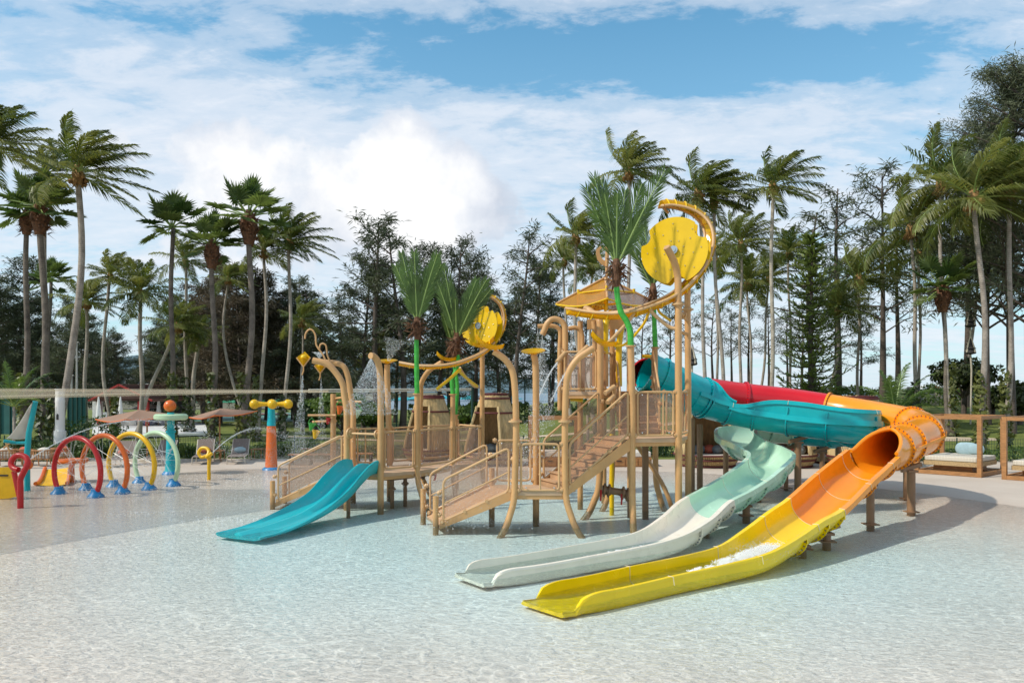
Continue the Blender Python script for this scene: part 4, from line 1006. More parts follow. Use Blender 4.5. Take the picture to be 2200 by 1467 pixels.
# spraying cane post
post(LP_, [(L3[0], L3[1], -.3), (L3[0], L3[1], 1.0), P(818, 860, 20.6), P(816, 800, 20.6), P(811, 776, 20.5), P(803, 766, 20.4), P(796, 764, 20.3)], .085)
post(LP_, [(L4[0], L4[1], -.3), (L4[0], L4[1], 1.2), P(832, 820, 22.9), P(832, 783, 22.9)], .085)
flap(LP_, P(832, 782, 22.9), (0, -.15, 1), .30, .10)
post(LP_, FOOT(L5[0], L5[1], .22, -.12) + [(L5[0], L5[1], 1.2), (L5[0], L5[1], 2.94)], .075)
post(LP_, FOOT(L6[0], L6[1], .3, -.1) + [(L6[0], L6[1], 1.4), P(904, 850, 23.7), P(906, 822, 23.6), P(920, 798, 23.4), P(938, 785, 23.3), P(950, 778, 23.2)], .075)
leaf_flap(LP_, P(957, 776, 23.1), 0, R(14), .62, .36)
post(LP_, FOOT(L7[0], L7[1], .1, -.2) + [(L7[0], L7[1], 1.2), P(973, 846, 23.1)], .072)
post(LP_, FOOT(L8[0], L8[1], .1, -.1) + [(L8[0], L8[1], 1.4), P(1036, 760, 24.0), P(1034, 735, 23.9), P(1028, 712, 23.7), P(1019, 697, 23.5)], .072)
post(LP_, [(L9[0], L9[1], -.3), (L9[0], L9[1], 1.3), (L9[0], L9[1], 2.1)], .07)
# decks
deck(LP_, [L1, L3, L5, L4, L2], zd); deck(LP_, [L5, L7, L6, L4], zd - .004); deck(LP_, [L7, L8, L9, L6], zd - .008)
def D(p, z=zd): return V((p[0], p[1], z))
guard(LP_, D(L3), D(L5)); guard(LP_, D(L5), D(L7)); guard(LP_, D(L7), D(L8)); guard(LP_, D(L4), D(L2), bars=2); guard(LP_, D(L4), D(L6)); guard(LP_, D(L6), D(L9)); guard(LP_, D(L9), D(L8))
# rail above slide entry
MB().tube([(L1[0], L1[1], zd + 1.02), (L3[0], L3[1], zd + 1.02)], .03, n=8).build('entry_rail', M_tanr, LP_, smooth='auto')
k = MB(); clamp_mb(k, (L1[0] + .1, L1[1] - .06, zd + 1.02), (1, -.5, 0), .10); clamp_mb(k, (L3[0] - .1, L3[1] + .06, zd + 1.02), (1, -.5, 0), .08); k.build('clamps', M_tanr, LP_, smooth='auto')
# ramp
ra, rb_ = V((-6.30, 21.15, .0)), V((-4.45, 21.25, zd - .02)); wv = V((-.02, 1.12, 0))
rp = MB(); rp.sheet([ra, rb_, rb_ + wv, ra + wv], V((0, 0, -1)), .06); rp.build('ramp', M_step, LP_, fixn=True)
for s in (0, 1):
    e = MB(); o_ = wv * s; e.sheet([ra + o_ + V((0, 0, -.08)), rb_ + o_ + V((0, 0, -.14)), rb_ + o_ + V((0, 0, .05)), ra + o_ + V((0, 0, .04))], (0, -1 if s == 0 else 1, 0), .035); e.build('ramp_edge', M_tan, LP_, fixn=True)
    stair_rail(LP_, ra + o_, rb_ + o_, .98)
    post(LP_, [(ra.x - .06, ra.y + o_.y, -.3), (ra.x - .06, ra.y + o_.y, .62)], .065, name='newel')
# pipes below
for x, y in ((-3.25, 21.6), (-2.95, 22.0)): post(LP_, [(x, y, -.3), (x, y, zd - .1)], .055, M_brown, name='supply_pipe')
MB().tube([(-3.9, 21.5, .66), (-3.25, 21.6, .62), (-2.95, 22.0, .62), (-2.2, 22.6, .66)], .05, n=8).build('supply_pipe', M_brown, LP_, smooth='auto')
k = MB(); clamp_mb(k, (-2.95, 22.0, .45), (0, 0, 1), .07); clamp_mb(k, (-3.25, 21.6, .35), (0, 0, 1), .07); clamp_mb(k, (-2.5, 22.35, .62), (1, .6, 0), .07); k.build('pipe_flange', M_brown, LP_, smooth='auto')
for x, y in ((-2.55, 22.2), (-2.15, 22.5)): MB().tube([(x, y, .66), (x - .04, y, .48)], .03, n=6).build('valve_handle', M_rvalve, LP_)
# artificial palms
art_palm(LP_, [(L5[0], L5[1], 2.94), P(895, 780, 21.4), P(895, 722, 21.4)], .068, P(896, 708, 21.4),
         [(112, 84, 2.0, .10), (188, 80, 1.95, .12), (168, 72, 1.7, .2), (10, 71, 1.75, .15), (-15, 75, 1.95, .12), (262, 82, 1.2, .1), (60, 76, 1.6, .2), (215, 84, 1.4, .1)], 1.0, 3)
art_palm(LP_, [P(973, 846, 23.1), P(972, 815, 23.1), P(982, 790, 23.1), P(985, 762, 23.1)], .068, P(981, 742, 23.1),
         [(185, 74, 1.75, .12), (170, 82, 2.0, .10), (8, 60, 1.65, .22), (-12, 66, 1.8, .2), (60, 70, 1.5, .2), (20, 74, 1.75, .15), (260, 84, 1.1, .1), (130, 80, 1.6, .1)], 1.08, 5)
art_palm(LP_, [(L6[0] + 1.05, L6[1] + .3, 2.3), (L6[0] + 1.1, L6[1] + .3, 3.2), P(972, 768, 24.0)], .06, P(972, 752, 24.0), [(100, 80, 1.3, .1), (200, 74, 1.2, .1), (40, 70, 1.2, .1)], .8, 6)
post(LP_, [(L6[0] + 1.05, L6[1] + .3, zd - .1), (L6[0] + 1.05, L6[1] + .3, 2.3)], .062)
# small wheel
wheel(LP_, P(1029, 700, 23.3), (-.5, -.86, .05), .62, 9, [(45, 34, .26), (255, 34, .22), (150, 28, .18)])
trough(LP_, [P(858, 779, 22.4), P(905, 786, 22.2), P(960, 784, 22.2), P(1005, 772, 22.5), P(1045, 752, 23.0), P(1072, 722, 23.6), P(1083, 690, 23.9), P(1078, 660, 24.0), P(1062, 642, 24.0), P(1042, 634, 24.0)], (-.05, .30, .03), .028, .09)
for a, b in ((P(938, 836, 22.5), P(990, 792, 22.4)), (P(985, 796, 22.7), P(1025, 830, 23.9))):
    post(LP_, [a, a.lerp(b, .5) + V((0, 0, -.02)), b], .045, M_yel, name='brace')
post(LP_, [P(1028, 832, 23.9), P(1016, 828, 23.8), P(998, 806, 23.3), P(988, 790, 23.0)], .035, M_tanr, name='brace')
leaf_flap(LP_, P(1042, 746, 21.0), R(10), R(-16), .60, .34)
# bucket pole (stands apart)
bpY = 24.2; BP = thing('bucket_pole', 'tan pole with crossbars carrying hanging buckets behind the ramp', 'water feature', (*xy(716, bpY)[:2], 0))
post(BP, [xy(716, bpY, -.3), xy(716, bpY, 1.5), P(716, 846, bpY)], .085)
for a, b in ((P(722, 863, bpY), P(776, 863, bpY - .3)), (P(662, 892, bpY), P(722, 892, bpY - .2)), (P(672, 906, bpY + .6), P(722, 904, bpY)), (P(720, 856, bpY), P(734, 854, bpY - .3))):
    post(BP, [a, b], .035, name='crossbar')
def bucket(px, py, Y, m, col, hw=10):
    s = hw / F * Y; c = P(px, py, Y); t = thing('tipping_bucket', f'{col} bucket hanging from the bucket pole', 'bucket', tuple(c), 'tipping buckets')
    b = MB(); b.lathe([(s * .32, -s * 1.6), (s * .55, -s * .9), (s, s * .35), (s * 1.05, s * .4), (s * .93, s * .38), (s * .5, -s * .8), (s * .01, -s * 1.3)], c, 16, Matrix.Rotation(R(12), 3, 'Y')); b.build('bucket_body', m, t, smooth='auto')
    MB().tube([c + V((-s, 0, s * .3)), c + V((-s * .6, 0, s * 1.3)), c + V((0, 0, s * 1.7)), c + V((s * .6, 0, s * 1.2)), c + V((s, 0, s * .3))], .012, n=5).build('handle', M_green, t)
    MB().tube([c + V((0, 0, s * 1.7)), c + V((0, 0, s * 2.3))], .012, n=5).build('hanger', M_green, t)
bucket(731, 876, 24.0, M_rorg, 'orange', 9); bucket(768, 884, 23.9, M_rmint, 'pale mint', 9); bucket(756, 888, 24.6, M_cyan, 'turquoise', 7)
bucket(670, 912, 24.2, M_green, 'green', 8); bucket(679, 928, 24.8, M_ryel, 'yellow', 9); bucket(706, 900, 24.2, M_rred, 'red', 7)
# kite funnels on gooseneck pipes (fixed to the structure's cobra posts)
for (px, py, Y, gp) in ((652, 768, 21.6, [(700, 776), (694, 762), (680, 742), (678, 722), (672, 710), (664, 708), (657, 716), (655, 728)]), (688, 785, 22.2, [(712, 782), (704, 765), (702, 752), (700, 742), (694, 738), (688, 741), (686, 752)])):
    k = 1 if px == 652 else .85
    c = P(px, py, Y); s = 15 * k / F * Y; b = MB()
    ap = [c + V((-s, 0, .0)), c + V((0, .12, s * .9)), c + V((s, 0, 0)), c + V((0, -.12, -.02)), c + V((0, 0, -s * 1.3))]
    f_ = b.add(ap + [V(a) + V((0, .02, 0)) for a in ap], [(0, 1, 4), (1, 2, 4), (0, 4, 3), (3, 4, 2), (5, 9, 6), (6, 9, 7), (5, 8, 9), (8, 7, 9)]).build('kite_funnel', M_ytr, LP_)
    MB().ball(c + V((0, .02, .0)), s * .45, n=8).build('water_bulb', M_yel, f_, smooth=True)
    MB().tube([ap[0], ap[4] , c + V((.0, 0, -s * 1.9)), c + V((-.04 * k, 0, -s * 2.5))], .02, n=6).tube([ap[2], ap[4]], .02, n=6).build('funnel_frame', M_tan, f_, smooth='auto')
    MB().tube(smooth([P(a, b_, Y) for a, b_ in gp], 4), .024, n=8).build('gooseneck', M_tan, f_, smooth='auto')

# ---- teal double slide
def ramp_cols(): pass
DS = thing('double_slide', 'turquoise two lane slide running from the low deck into the water', 'slide', (-4.6, 18.8, 0))
rows = [(-3.80, 21.02, zd + .02), (-3.98, 20.6, zd), (-4.2, 20.05, .60), (-4.42, 19.45, .32), (-4.72, 18.75, .14), (-5.05, 17.95, .04), (-5.38, 17.25, -.02), (-5.72, 16.6, -.05)]
sp = [V(a) for a in cat_vals(rows, 6)]
rings = []
for i, p in enumerate(sp):
    t = (sp[min(i + 1, len(sp) - 1)] - sp[max(i - 1, 0)]).normalized(); s = t.cross(V((0, 0, 1))).normalized(); u = s.cross(t)
    q = i / (len(sp) - 1); wl = lerp(.34, .06, sstep((q - .25) / .65)); wl = lerp(wl, .30, sstep((.12 - q) / .12)); ridge = max(.11, wl * .72); hw = lerp(.50, .60, sstep((q - .4) / .5))
    top = [(-hw, wl), (-hw * .90, wl * .35), (-hw * .72, .02), (-hw * .5, 0), (-hw * .22, .03), (-hw * .08, ridge * .9), (0, ridge), (hw * .08, ridge * .9), (hw * .22, .03), (hw * .5, 0), (hw * .72, .02), (hw * .90, wl * .35), (hw, wl), (hw * 1.05, wl - .01), (hw * 1.07, wl - .05), (hw * .98, wl * .3 - .03), (hw * .75, -.035), (-hw * .75, -.035), (-hw * .98, wl * .3 - .03), (-hw * 1.07, wl - .05), (-hw * 1.05, wl - .01)]
    rings.append([p + s * a + u * b for a, b in top])
MB().loft(rings).build('slide_bed', M_teal2, DS, smooth='auto', fixn=True)
post(DS, [(-4.1, 19.95, -.3), (-4.1, 19.95, .52)], .05, M_brown, name='support')

# ---- big tower
TW = thing('play_tower', 'tall tan water play tower with stairs, amber roof, large yellow leaf wheel and artificial palms', 'play structure', (2.5, 20, 0))
p1, p2, p3, p4, p5 = (.07, 17.6), (1.17, 17.6), (2.76, 18.3), (3.87, 18.5), (4.37, 19.75)
p1b, p2b, p3b = (-.48, 18.9), (.57, 18.95), (2.28, 19.55)
z1, z2, z3 = .78, 1.90, 3.0
post(TW, FOOT(*p1, -.22, -.10) + [(p1[0], p1[1], 1.2), (p1[0] + .02, p1[1], 2.3), P(1104, 812, 17.6), P(1090, 778, 17.6), P(1072, 762, 17.6), P(1060, 755, 17.6)], .072)
leaf_flap(TW, P(1046, 749, 17.5), R(180), R(-20), .66, .34)
post(TW, FOOT(*p2, .24, -.10) + [(p2[0], p2[1], 1.2), (p2[0], p2[1], 2.2), P(1216, 835, 17.6), P(1222, 800, 17.6), P(1240, 772, 17.6), P(1262, 756, 17.6), P(1275, 748, 17.6)], .072)
leaf_flap(TW, P(1292, 742, 17.5), R(0), R(22), .62, .34)
post(TW, FOOT(*p3, .0, -.16) + [(p3[0], p3[1], 1.5), (p3[0], p3[1], 2.8), P(1355, 742, 18.3)], .078)
post(TW, [(p4[0], p4[1], -.3), (p4[0], p4[1], 2), P(1457, 640, 18.5), P(1455, 590, 18.5), P(1448, 562, 18.4), P(1437, 540, 18.25), P(1432, 531, 18.2)], .082)
post(TW, [(p5[0], p5[1], -.3), (p5[0], p5[1], 2.5), P(1477, 640, 19.75), P(1476, 622, 19.7)], .078)
k = MB()
for px, py, Y in ((1457, 654, 18.5), (1477, 665, 19.75), (1214, 905, 17.6), (1107, 905, 17.6)): clamp_mb(k, P(px, py, Y), (0, 0, 1), .10)
clamp_mb(k, P(1468, 678, 19.1), (1, 1, -.4), .06); k.build('post_flanges', M_tanr, TW, smooth='auto')
MB().tube([P(1458, 668, 18.5), P(1477, 690, 19.7)], .04, n=8).build('tie_bar', M_tan, TW, smooth='auto')
MB().tube([P(1458, 712, 18.5), P(1477, 718, 19.7)], .04, n=8).build('tie_bar', M_tan, TW, smooth='auto')
# funnel post
post(TW, [(p2b[0], p2b[1], -.3), (p2b[0], p2b[1], 1.5), P(1151, 800, 18.95), P(1147, 762, 18.95)], .078)
flap(TW, P(1146, 762, 18.95), (-.05, -.25, 1), .29, .09)
post(TW, [(p1b[0], p1b[1], -.3), (p1b[0], p1b[1], z1 + .4)], .07)
deck(TW, [p1, p2, p2b, p1b], z1); guard(TW, D(p1, z1), D(p2, z1), 1.05, .03, bars=1, pane=False)
guard(TW, D(p1b, z1), D(p2b, z1), 1.05, .1)
# right ramp
ra, rb_ = V((-1.62, 17.75, .0)), V((.02, 17.66, z1 - .02)); ra2, rb2 = V((-2.05, 19.1, .0)), V((p1b[0] - .03, p1b[1], z1 - .02))
MB().sheet([ra, rb_, rb2, ra2], V((0, 0, -1)), .06).build('ramp', M_step, TW, fixn=True)
for a, b, s in ((ra, rb_, -1), (ra2, rb2, 1)):
    MB().sheet([a + V((0, 0, -.08)), b + V((0, 0, -.16)), b + V((0, 0, .05)), a + V((0, 0, .04))], (0, s, 0), .035).build('ramp_edge', M_tan, TW, fixn=True)
    stair_rail(TW, a, b, .98)
    post(TW, [(a.x - .08, a.y, -.3), (a.x - .08, a.y, .66)], .065, name='newel')
# stair 1: deck 1 to deck 2
sa, sb = V((p2[0] + .03, p2[1] + .01, z1)), V((p3[0] - .03, p3[1] - .01, z2)); swv = V((-.52, 1.28, 0))
stair(TW, sa, sb, swv, 7); stair_rail(TW, sa, sb + V((0, 0, .1)), 1.0); stair_rail(TW, sa + swv, sb + swv + V((0, 0, .1)), 1.0)
# deck 2
deck(TW, [p3, p4, p5, (3.75, 20.0), (2.75, 19.95), p3b], z2)
guard(TW, D(p3, z2), D(p4, z2), 1.08, .08, bars=2); guard(TW, D(p4, z2), D(p5, z2), 1.08, .08); guard(TW, D(p5, z2), D((3.75, 20.0), z2), 1.08, .08)
T = {'a': (2.22, 20.05), 'b': (2.70, 21.4), 'c': (3.85, 21.4), 'd': (3.34, 19.95)}
# tower legs
post(TW, FOOT(*T['a'], -.28, -.1) + [(2.22, 20.05, 1.5), (2.22, 20.05, 3.6), P(1289, 700, 20.05), P(1283, 682, 20.2), P(1268, 668, 20.5), P(1256, 662, 20.6)], .085)
post(TW, FOOT(*T['b'], -.2, -.1) + [(2.70, 21.4, 1.5), (2.70, 21.4, 4.6), P(1322, 668, 21.4)], .075)
post(TW, FOOT(*T['c'], .16, -.1) + [(3.85, 21.4, 1.6), P(1407, 746, 21.4)], .078)
MB().box((3.34, 19.95, .8), (.14, .14, 2.1)).build('square_leg', M_brown, TW)
post(TW, [(2.62, 22.7, -.3), (2.62, 22.7, 2.5), (2.62, 22.7, 4.9)], .075); post(TW, [(3.3, 22.3, -.3), (3.3, 22.3, 3), (3.3, 22.3, 3.9)], .075)
post(TW, [(4.2, 20.5, -.25), (3.9, 20.7, .6), (3.15, 21.0, 1.8)][::-1], .06, name='brace_leg')
post(TW, [(1.85, 21.6, -.3), (1.85, 21.6, 2.5), (1.85, 21.6, 4.9)], .075)
post(TW, [P(1300, 760, 20.6), P(1300, 715, 20.6), P(1302, 690, 20.7), P(1312, 672, 20.9)], .085, M_yel)
post(TW, [P(1300, 830, 20.6), P(1300, 760, 20.6)], .085); post(TW, [P(1330, 830, 21.0), P(1330, 745, 21.0), P(1336, 700, 21.0), P(1342, 670, 21.1)], .08, M_yel)
post(TW, [P(1278, 830, 20.3), P(1278, 730, 20.3), P(1276, 690, 20.3)], .07)
# vertical standpipe and valves
post(TW, [(2.58, 20.6, -.3), (2.58, 20.6, 1.9)], .06, M_yel, name='standpipe')
vy = 19.0
MB().tube([P(1296, 1052, vy), P(1328, 1056, vy), P(1356, 1063, vy)], .085, n=12).build('valve_pipe', M_brown, TW, smooth='auto')
k = MB()
for px, py in ((1298, 1052), (1308, 1054), (1338, 1059), (1348, 1062)): clamp_mb(k, P(px, py, vy), (1, 0, -.15), .11)
k.build('pipe_flange', M_brown, TW, smooth='auto'); post(TW, [P(1353, 1112, vy), P(1353, 1064, vy)], .06, M_brown, name='supply_pipe')
for px in (1291, 1336): MB().tube([P(px, 1052 if px < 1300 else 1061, vy - .08), P(px, 1060 if px < 1300 else 1068, vy - .10), P(px - 1, 1076 if px < 1300 else 1084, vy - .12)], [.03, .026, .018], n=8).build('valve_handle', M_rvalve, TW, smooth='auto')
# stair 2 going back up to deck 3
sa, sb = V((2.72, 20.0, z2)), V((2.78, 21.45, z3)); swv = V((1.0, .02, 0))
stair(TW, sa, sb, swv, 7); stair_rail(TW, sa + swv, sb + swv + V((0, 0, .1)), 1.05); stair_rail(TW, sa, sb + V((0, 0, .1)), 1.05)
# deck 3 and the left wing
wing = [(1.22, 20.35), (2.25, 20.1), (2.68, 21.4), (1.5, 21.6)]
deck(TW, wing, z3, .10); deck(TW, [(1.5, 21.6), (2.68, 21.4), (3.95, 21.45), (4.0, 23.2), (1.6, 23.4)], z3 - .004, .10)
guard(TW, D(wing[0], z3), D(wing[1], z3), 1.0, .05, bars=1); guard(TW, D(wing[3], z3), D(wing[0], z3), 1.0, .05); guard(TW, D(wing[1], z3), D(wing[2], z3), 1.0, .05)
guard(TW, D((1.6, 23.4), z3), D((1.5, 21.6), z3), 1.0, .05); guard(TW, D((1.6, 23.4), z3), D((2.8, 23.3), z3), 1.0, .05)
for q in (wing[0], wing[3]): post(TW, [(q[0], q[1], 2.55), (q[0], q[1], z3 + 1.1)], .06)
MB().tube([P(1225, 856, 20.6), P(1252, 858, 20.6)], .07, n=10).build('blower_pipe', M_yel, TW, smooth='auto')
# goosenecks
yg = 20.4
post(TW, [(1.36, yg, 2.5), (1.36, yg, 3.6), P(1214, 715, yg), P(1211, 697, yg), P(1200, 687, yg), P(1186, 686, yg), P(1175, 696, yg), P(1170, 708, yg), P(1165, 719, yg)], .075, n=5, name='gooseneck')
post(TW, [(1.24, yg + .3, 2.5), (1.24, yg + .3, 4.0), P(1204, 718, yg + .3), P(1200, 706, yg + .3), P(1186, 700, yg + .3), P(1155, 701, yg + .3)], .058, n=5, name='gooseneck')
post(TW, [(1.86, yg + .6, 3.0), (1.86, yg + .6, 4.2), P(1251, 722, yg + .6), P(1246, 708, yg + .6), P(1234, 704, yg + .6), P(1221, 706, yg + .6)], .058, n=5, name='gooseneck')
# cannons
for a, b in ((P(1197, 778, 19.9), P(1214, 758, 20.2)), (P(1238, 768, 19.0), P(1262, 745, 19.4))):
    MB().tube([a, b], .06, n=10).build('water_cannon', M_tanr, TW, smooth='auto')
for a, b in ((P(1300, 845, 19.6), P(1320, 830, 19.8)), (P(1305, 865, 19.5), P(1318, 850, 19.7))):
    MB().tube([a, b], .06, n=10).tube([b, b + V((0, .1, -.3))], .045, n=8).build('water_cannon', M_tanr, TW, smooth='auto')
# amber pyramid roof
rc = V((2.55, 21.6, 0)); rz0, rz1 = H + 187 / F * 21.6, H + 240 / F * 21.6; ang = R(38); rr = 1.36
cs = [rc + V((cos(ang + k_ * pi / 2 + pi / 4 + R(2)) * rr, sin(ang + k_ * pi / 2 + pi / 4 + R(2)) * rr * .95, rz0)) for k_ in range(4)]
ap = V((rc.x - .02, rc.y, rz1 + .02))
for i in range(4):
    a, b = cs[i], cs[(i + 1) % 4]; m_ = (a + b) / 2; nr = (b - a).cross(ap - a).normalized()
    if nr.z < 0: nr = -nr
    # each side sags slightly at its eave
    rows_ = []
    for s in range(9):
        t = s / 8; row = []
        for u in range(9):
            v_ = u / 8; q = a.lerp(b, v_).lerp(ap, t); q = q - V((0, 0, .12 * sin(pi * v_) * (1 - t)))
            row.append(q)
        rows_.append(row)
    vs_ = [q for r_ in rows_ for q in r_] + [q - nr * .012 for r_ in rows_ for q in r_]
    fs_ = [(o_ + s * 9 + u, o_ + s * 9 + u + 1, o_ + (s + 1) * 9 + u + 1, o_ + (s + 1) * 9 + u) for o_ in (0, 81) for s in range(8) for u in range(8)]
    right = (m_.x > rc.x)
    MB().add(vs_, fs_).build('roof_panel', M_roofc if right else M_roofp, TW)
    MB().tube([a + V((0, 0, .015)), ap + V((0, 0, .03))], .028, n=8).build('roof_ridge', M_tan, TW, smooth='auto')
    MB().tube([a.lerp(b, u / 8) - V((0, 0, .12 * sin(pi * u / 8))) for u in range(9)], .022, n=6).build('roof_edge', M_yel, TW, smooth='auto')
fr2 = MB()
for k_ in range(4):
    a = rc + (cs[k_] - rc) * .55; a.z = rz0 + .05; b = rc + (cs[(k_ + 1) % 4] - rc) * .55; b.z = rz0 + .05
    fr2.tube([a, b], .035, n=8); fr2.tube([a - V((0, 0, .3)), a + V((0, 0, .35))], .04, n=8); fr2.tube([a + V((0, 0, .25)), b + V((0, 0, .25))], .022, n=6)
fr2.build('roof_frame', M_yel, TW, smooth='auto')
MB().box((rc.x - .1, 20.9, 4.75), (.95, .08, .26)).build('cross_plate', M_tan, TW)
# anchor shaped finial
fin = MB(); s_ = P(1302, 600, 21.6); q_ = lambda px, py: P(px, py, 21.6)
fin.tube([q_(1303, 604), q_(1304, 560), q_(1305, 531)], [.03, .05, .055], n=8)
out_ = [(1281, 536), (1290, 528), (1293, 533), (1288, 537), (1289, 546), (1293, 555), (1301, 562), (1302, 572), (1292, 568), (1284, 558), (1281, 546)]
fin.sheet([q_(*a) for a in out_], (0, 1, 0), .06); fin.tube([q_(1297, 536), q_(1305, 530), q_(1312, 536)], .03, n=6)
fin.build('finial', M_tan, TW, fixn=True)
# big trough and wheel
trough(TW, [P(1225, 663, 19.9), P(1270, 670, 19.3), P(1320, 673, 18.7), P(1370, 666, 18.45), P(1412, 652, 18.4), P(1455, 632, 18.45), P(1492, 600, 18.6), P(1518, 565, 18.8), P(1532, 525, 19.0), P(1528, 488, 19.2), P(1508, 462, 19.4), P(1478, 447, 19.5), P(1447, 441, 19.6), P(1428, 442, 19.6)], (-.08, .46, .06), .036, .15)
post(TW, [P(1428, 442, 19.6), P(1422, 443, 19.7), P(1428, 450, 20.0), P(1436, 458, 20.05)], .036, M_tanr, name='trough_tube')
MB().sheet([P(1462, 640, 18.6), P(1494, 612, 18.75), P(1500, 604, 19.1), P(1468, 634, 19.0)], (0, 0, 1), .01).build('trough_plate', M_pane, TW)
wheel(TW, P(1448, 538, 18.85), (-.42, -.90, .05), .80, 2, [(20, 30, .22), (142, 26, .18), (262, 30, .22)])
for pts in ([P(1296, 738, 19.2), P(1310, 733, 19.0), P(1350, 690, 18.7), P(1368, 662, 18.5)], [P(1395, 656, 18.5), P(1402, 672, 18.5), P(1434, 700, 18.55), P(1452, 706, 18.5)]):
    post(TW, pts, .042, M_tanr, name='brace')
for pts in ([P(1322, 744, 19.9), P(1345, 738, 19.6), P(1380, 700, 19.2), P(1394, 672, 18.95)], [P(1413, 660, 18.9), P(1418, 672, 18.9), P(1442, 690, 18.9)]):
    post(TW, pts, .032, M_yel, name='brace')
art_palm(TW, [P(1355, 742, 18.3), P(1354, 712, 18.3), P(1346, 690, 18.3), P(1334, 670, 18.3), P(1327, 640, 18.3), P(1324, 607, 18.3)], .072, P(1324, 590, 18.3),
         [(188, 78, 2.05, .08), (176, 72, 1.9, .12), (8, 64, 1.7, .15), (-8, 66, 2.35, .10), (60, 76, 1.9, .1), (270, 86, 1.6, .05), (150, 82, 2.0, .08), (20, 74, 2.0, .12), (215, 80, 1.6, .1)], 1.05, 8)
art_palm(TW, [(3.85, 21.4, H + 94 / F * 21.4), P(1406, 700, 21.4), P(1405, 655, 21.4)], .068, P(1403, 636, 21.4),
         [(180, 76, 1.9, .1), (120, 80, 1.9, .1), (20, 74, 1.7, .15), (200, 62, 1.5, .2), (60, 70, 1.6, .2), (300, 80, 1.2, .1)], 1.0, 9)
MB().tube([P(1380, 765, 22.0), P(1403, 766, 22.0)], .05, n=8).build('slide_start_bar', M_yel, TW, smooth='auto')

# ---------------------------------------------------------------- flumes
def frames(rows, n=8):
    """rows: (x, y, z_rim_or_centre, width, depth_left, depth_right, e, bank)"""
    vals = cat_vals(rows, n); fr_ = []
    pts = [V(v[:3]) for v in vals]
    for i, p in enumerate(pts):
        t = (pts[min(i + 1, len(pts) - 1)] - pts[max(i - 1, 0)]).normalized(); s = t.cross(V((0, 0, 1))).normalized(); u = s.cross(t)
        bk = R(vals[i][7]); s2 = s * cos(bk) + u * sin(bk); u2 = s2.cross(t)
        fr_.append((p, t, s2, u2, vals[i]))
    return fr_
# profile: z origin is the floor of the channel; dl/dr wall heights (left = -s side)
def uprof(v, t=.045, grow=0.0):
    _, _, _, wd, dl, dr, e, _ = v; r = min(dl, dr, wd / 2); n = 16; a_ = []
    for k in range(n + 1):
        an = pi * k / n; cx_ = -cos(an); sx = sin(an)
        a_.append((wd / 2 * (abs(cx_) ** e) * (1 if cx_ > 0 else -1), r * (1 - abs(sx) ** e)))
    return a_, dl, dr, wd, t
def flume_part(name, fr_, i0, i1, m, parent, lip=.10, t=.05):
    rings = []
    for (p, tt, s, u, v) in fr_[i0:i1 + 1]:
        a_, dl, dr, wd, _ = uprof(v); lp = lip * lerp(.55, 1, sstep((v[6] - .3) / .6)) * min(1, .15 + dl / .25); dp = min(.12 * lerp(.35, 1, sstep((v[6] - .3) / .6)), dl * .6)
        prof = [(-wd / 2, dl)] + a_ + [(wd / 2, dr), (wd / 2 + lp, dr - .005), (wd / 2 + lp + .01, dr - dp), (wd / 2 + min(t + .02, lp - .005), dr - dp + .01)]
        o_ = [(x * (1 + 2 * t / wd), z - t) for x, z in a_][::-1]
        prof += o_ + [(-wd / 2 - min(t + .02, lp - .005), dl - dp + .01), (-wd / 2 - lp - .01, dl - dp), (-wd / 2 - lp, dl - .005)]
        rings.append([p + s * x + u * z for x, z in prof])
    return MB().loft(rings).build(name, m, parent, smooth='auto', fixn=True)
def u_flange(fr_, i, m, parent, t=.05, out=.055, bolts=True, top=.14):
    p, tt, s, u, v = fr_[i]; a_, dl, dr, wd, _ = uprof(v); n = len(a_)
    pr = [(-wd / 2, dl - top)] + a_ + [(wd / 2, dr - top)]
    cz = min(dl, dr) * .5
    ia, oa = [], []
    for x, z in pr:
        k1 = 1 + 2 * (t - .01) / wd; k2 = 1 + 2 * (t + out) / wd; ia.append((x * k1, z - t + .01)); oa.append((x * k2, z - t - out * (1 - z / max(.01, max(dl, dr)))))
    r4 = []
    for (a, b) in zip(ia, oa): r4.append([p + s * a[0] + u * a[1] - tt * .02, p + s * b[0] + u * b[1] - tt * .02, p + s * b[0] + u * b[1] + tt * .02, p + s * a[0] + u * a[1] + tt * .02])
    o = MB().loft(r4).build('flange', m, parent, fixn=True)
    if bolts:
        b = MB()
        for k in range(1, len(pr) - 1):
            q = [(ia[k][j] + oa[k][j]) / 2 for j in (0, 1)]
            for sg in (-1, 1):
                c_ = p + s * q[0] + u * q[1] + tt * .028 * sg; b.ball(c_, .014, n=3)
        b.build('bolts', M_bolt, o)
    return o
def seam(fr_, i, parent, m=None):
    p, tt, s, u, v = fr_[i]; a_, dl, dr, wd, _ = uprof(v)
    pr = [(-wd / 2 - .10, dl + .004), (-wd / 2 + .004, dl + .004)] + [(x * .992, z + .004) for x, z in a_] + [(wd / 2 - .004, dr + .004), (wd / 2 + .10, dr + .004), (wd / 2 + .122, dr - .12)]
    MB().tube([p + s * x + u * z for x, z in pr], .006, n=4).build('joint', m or M_seam, parent)
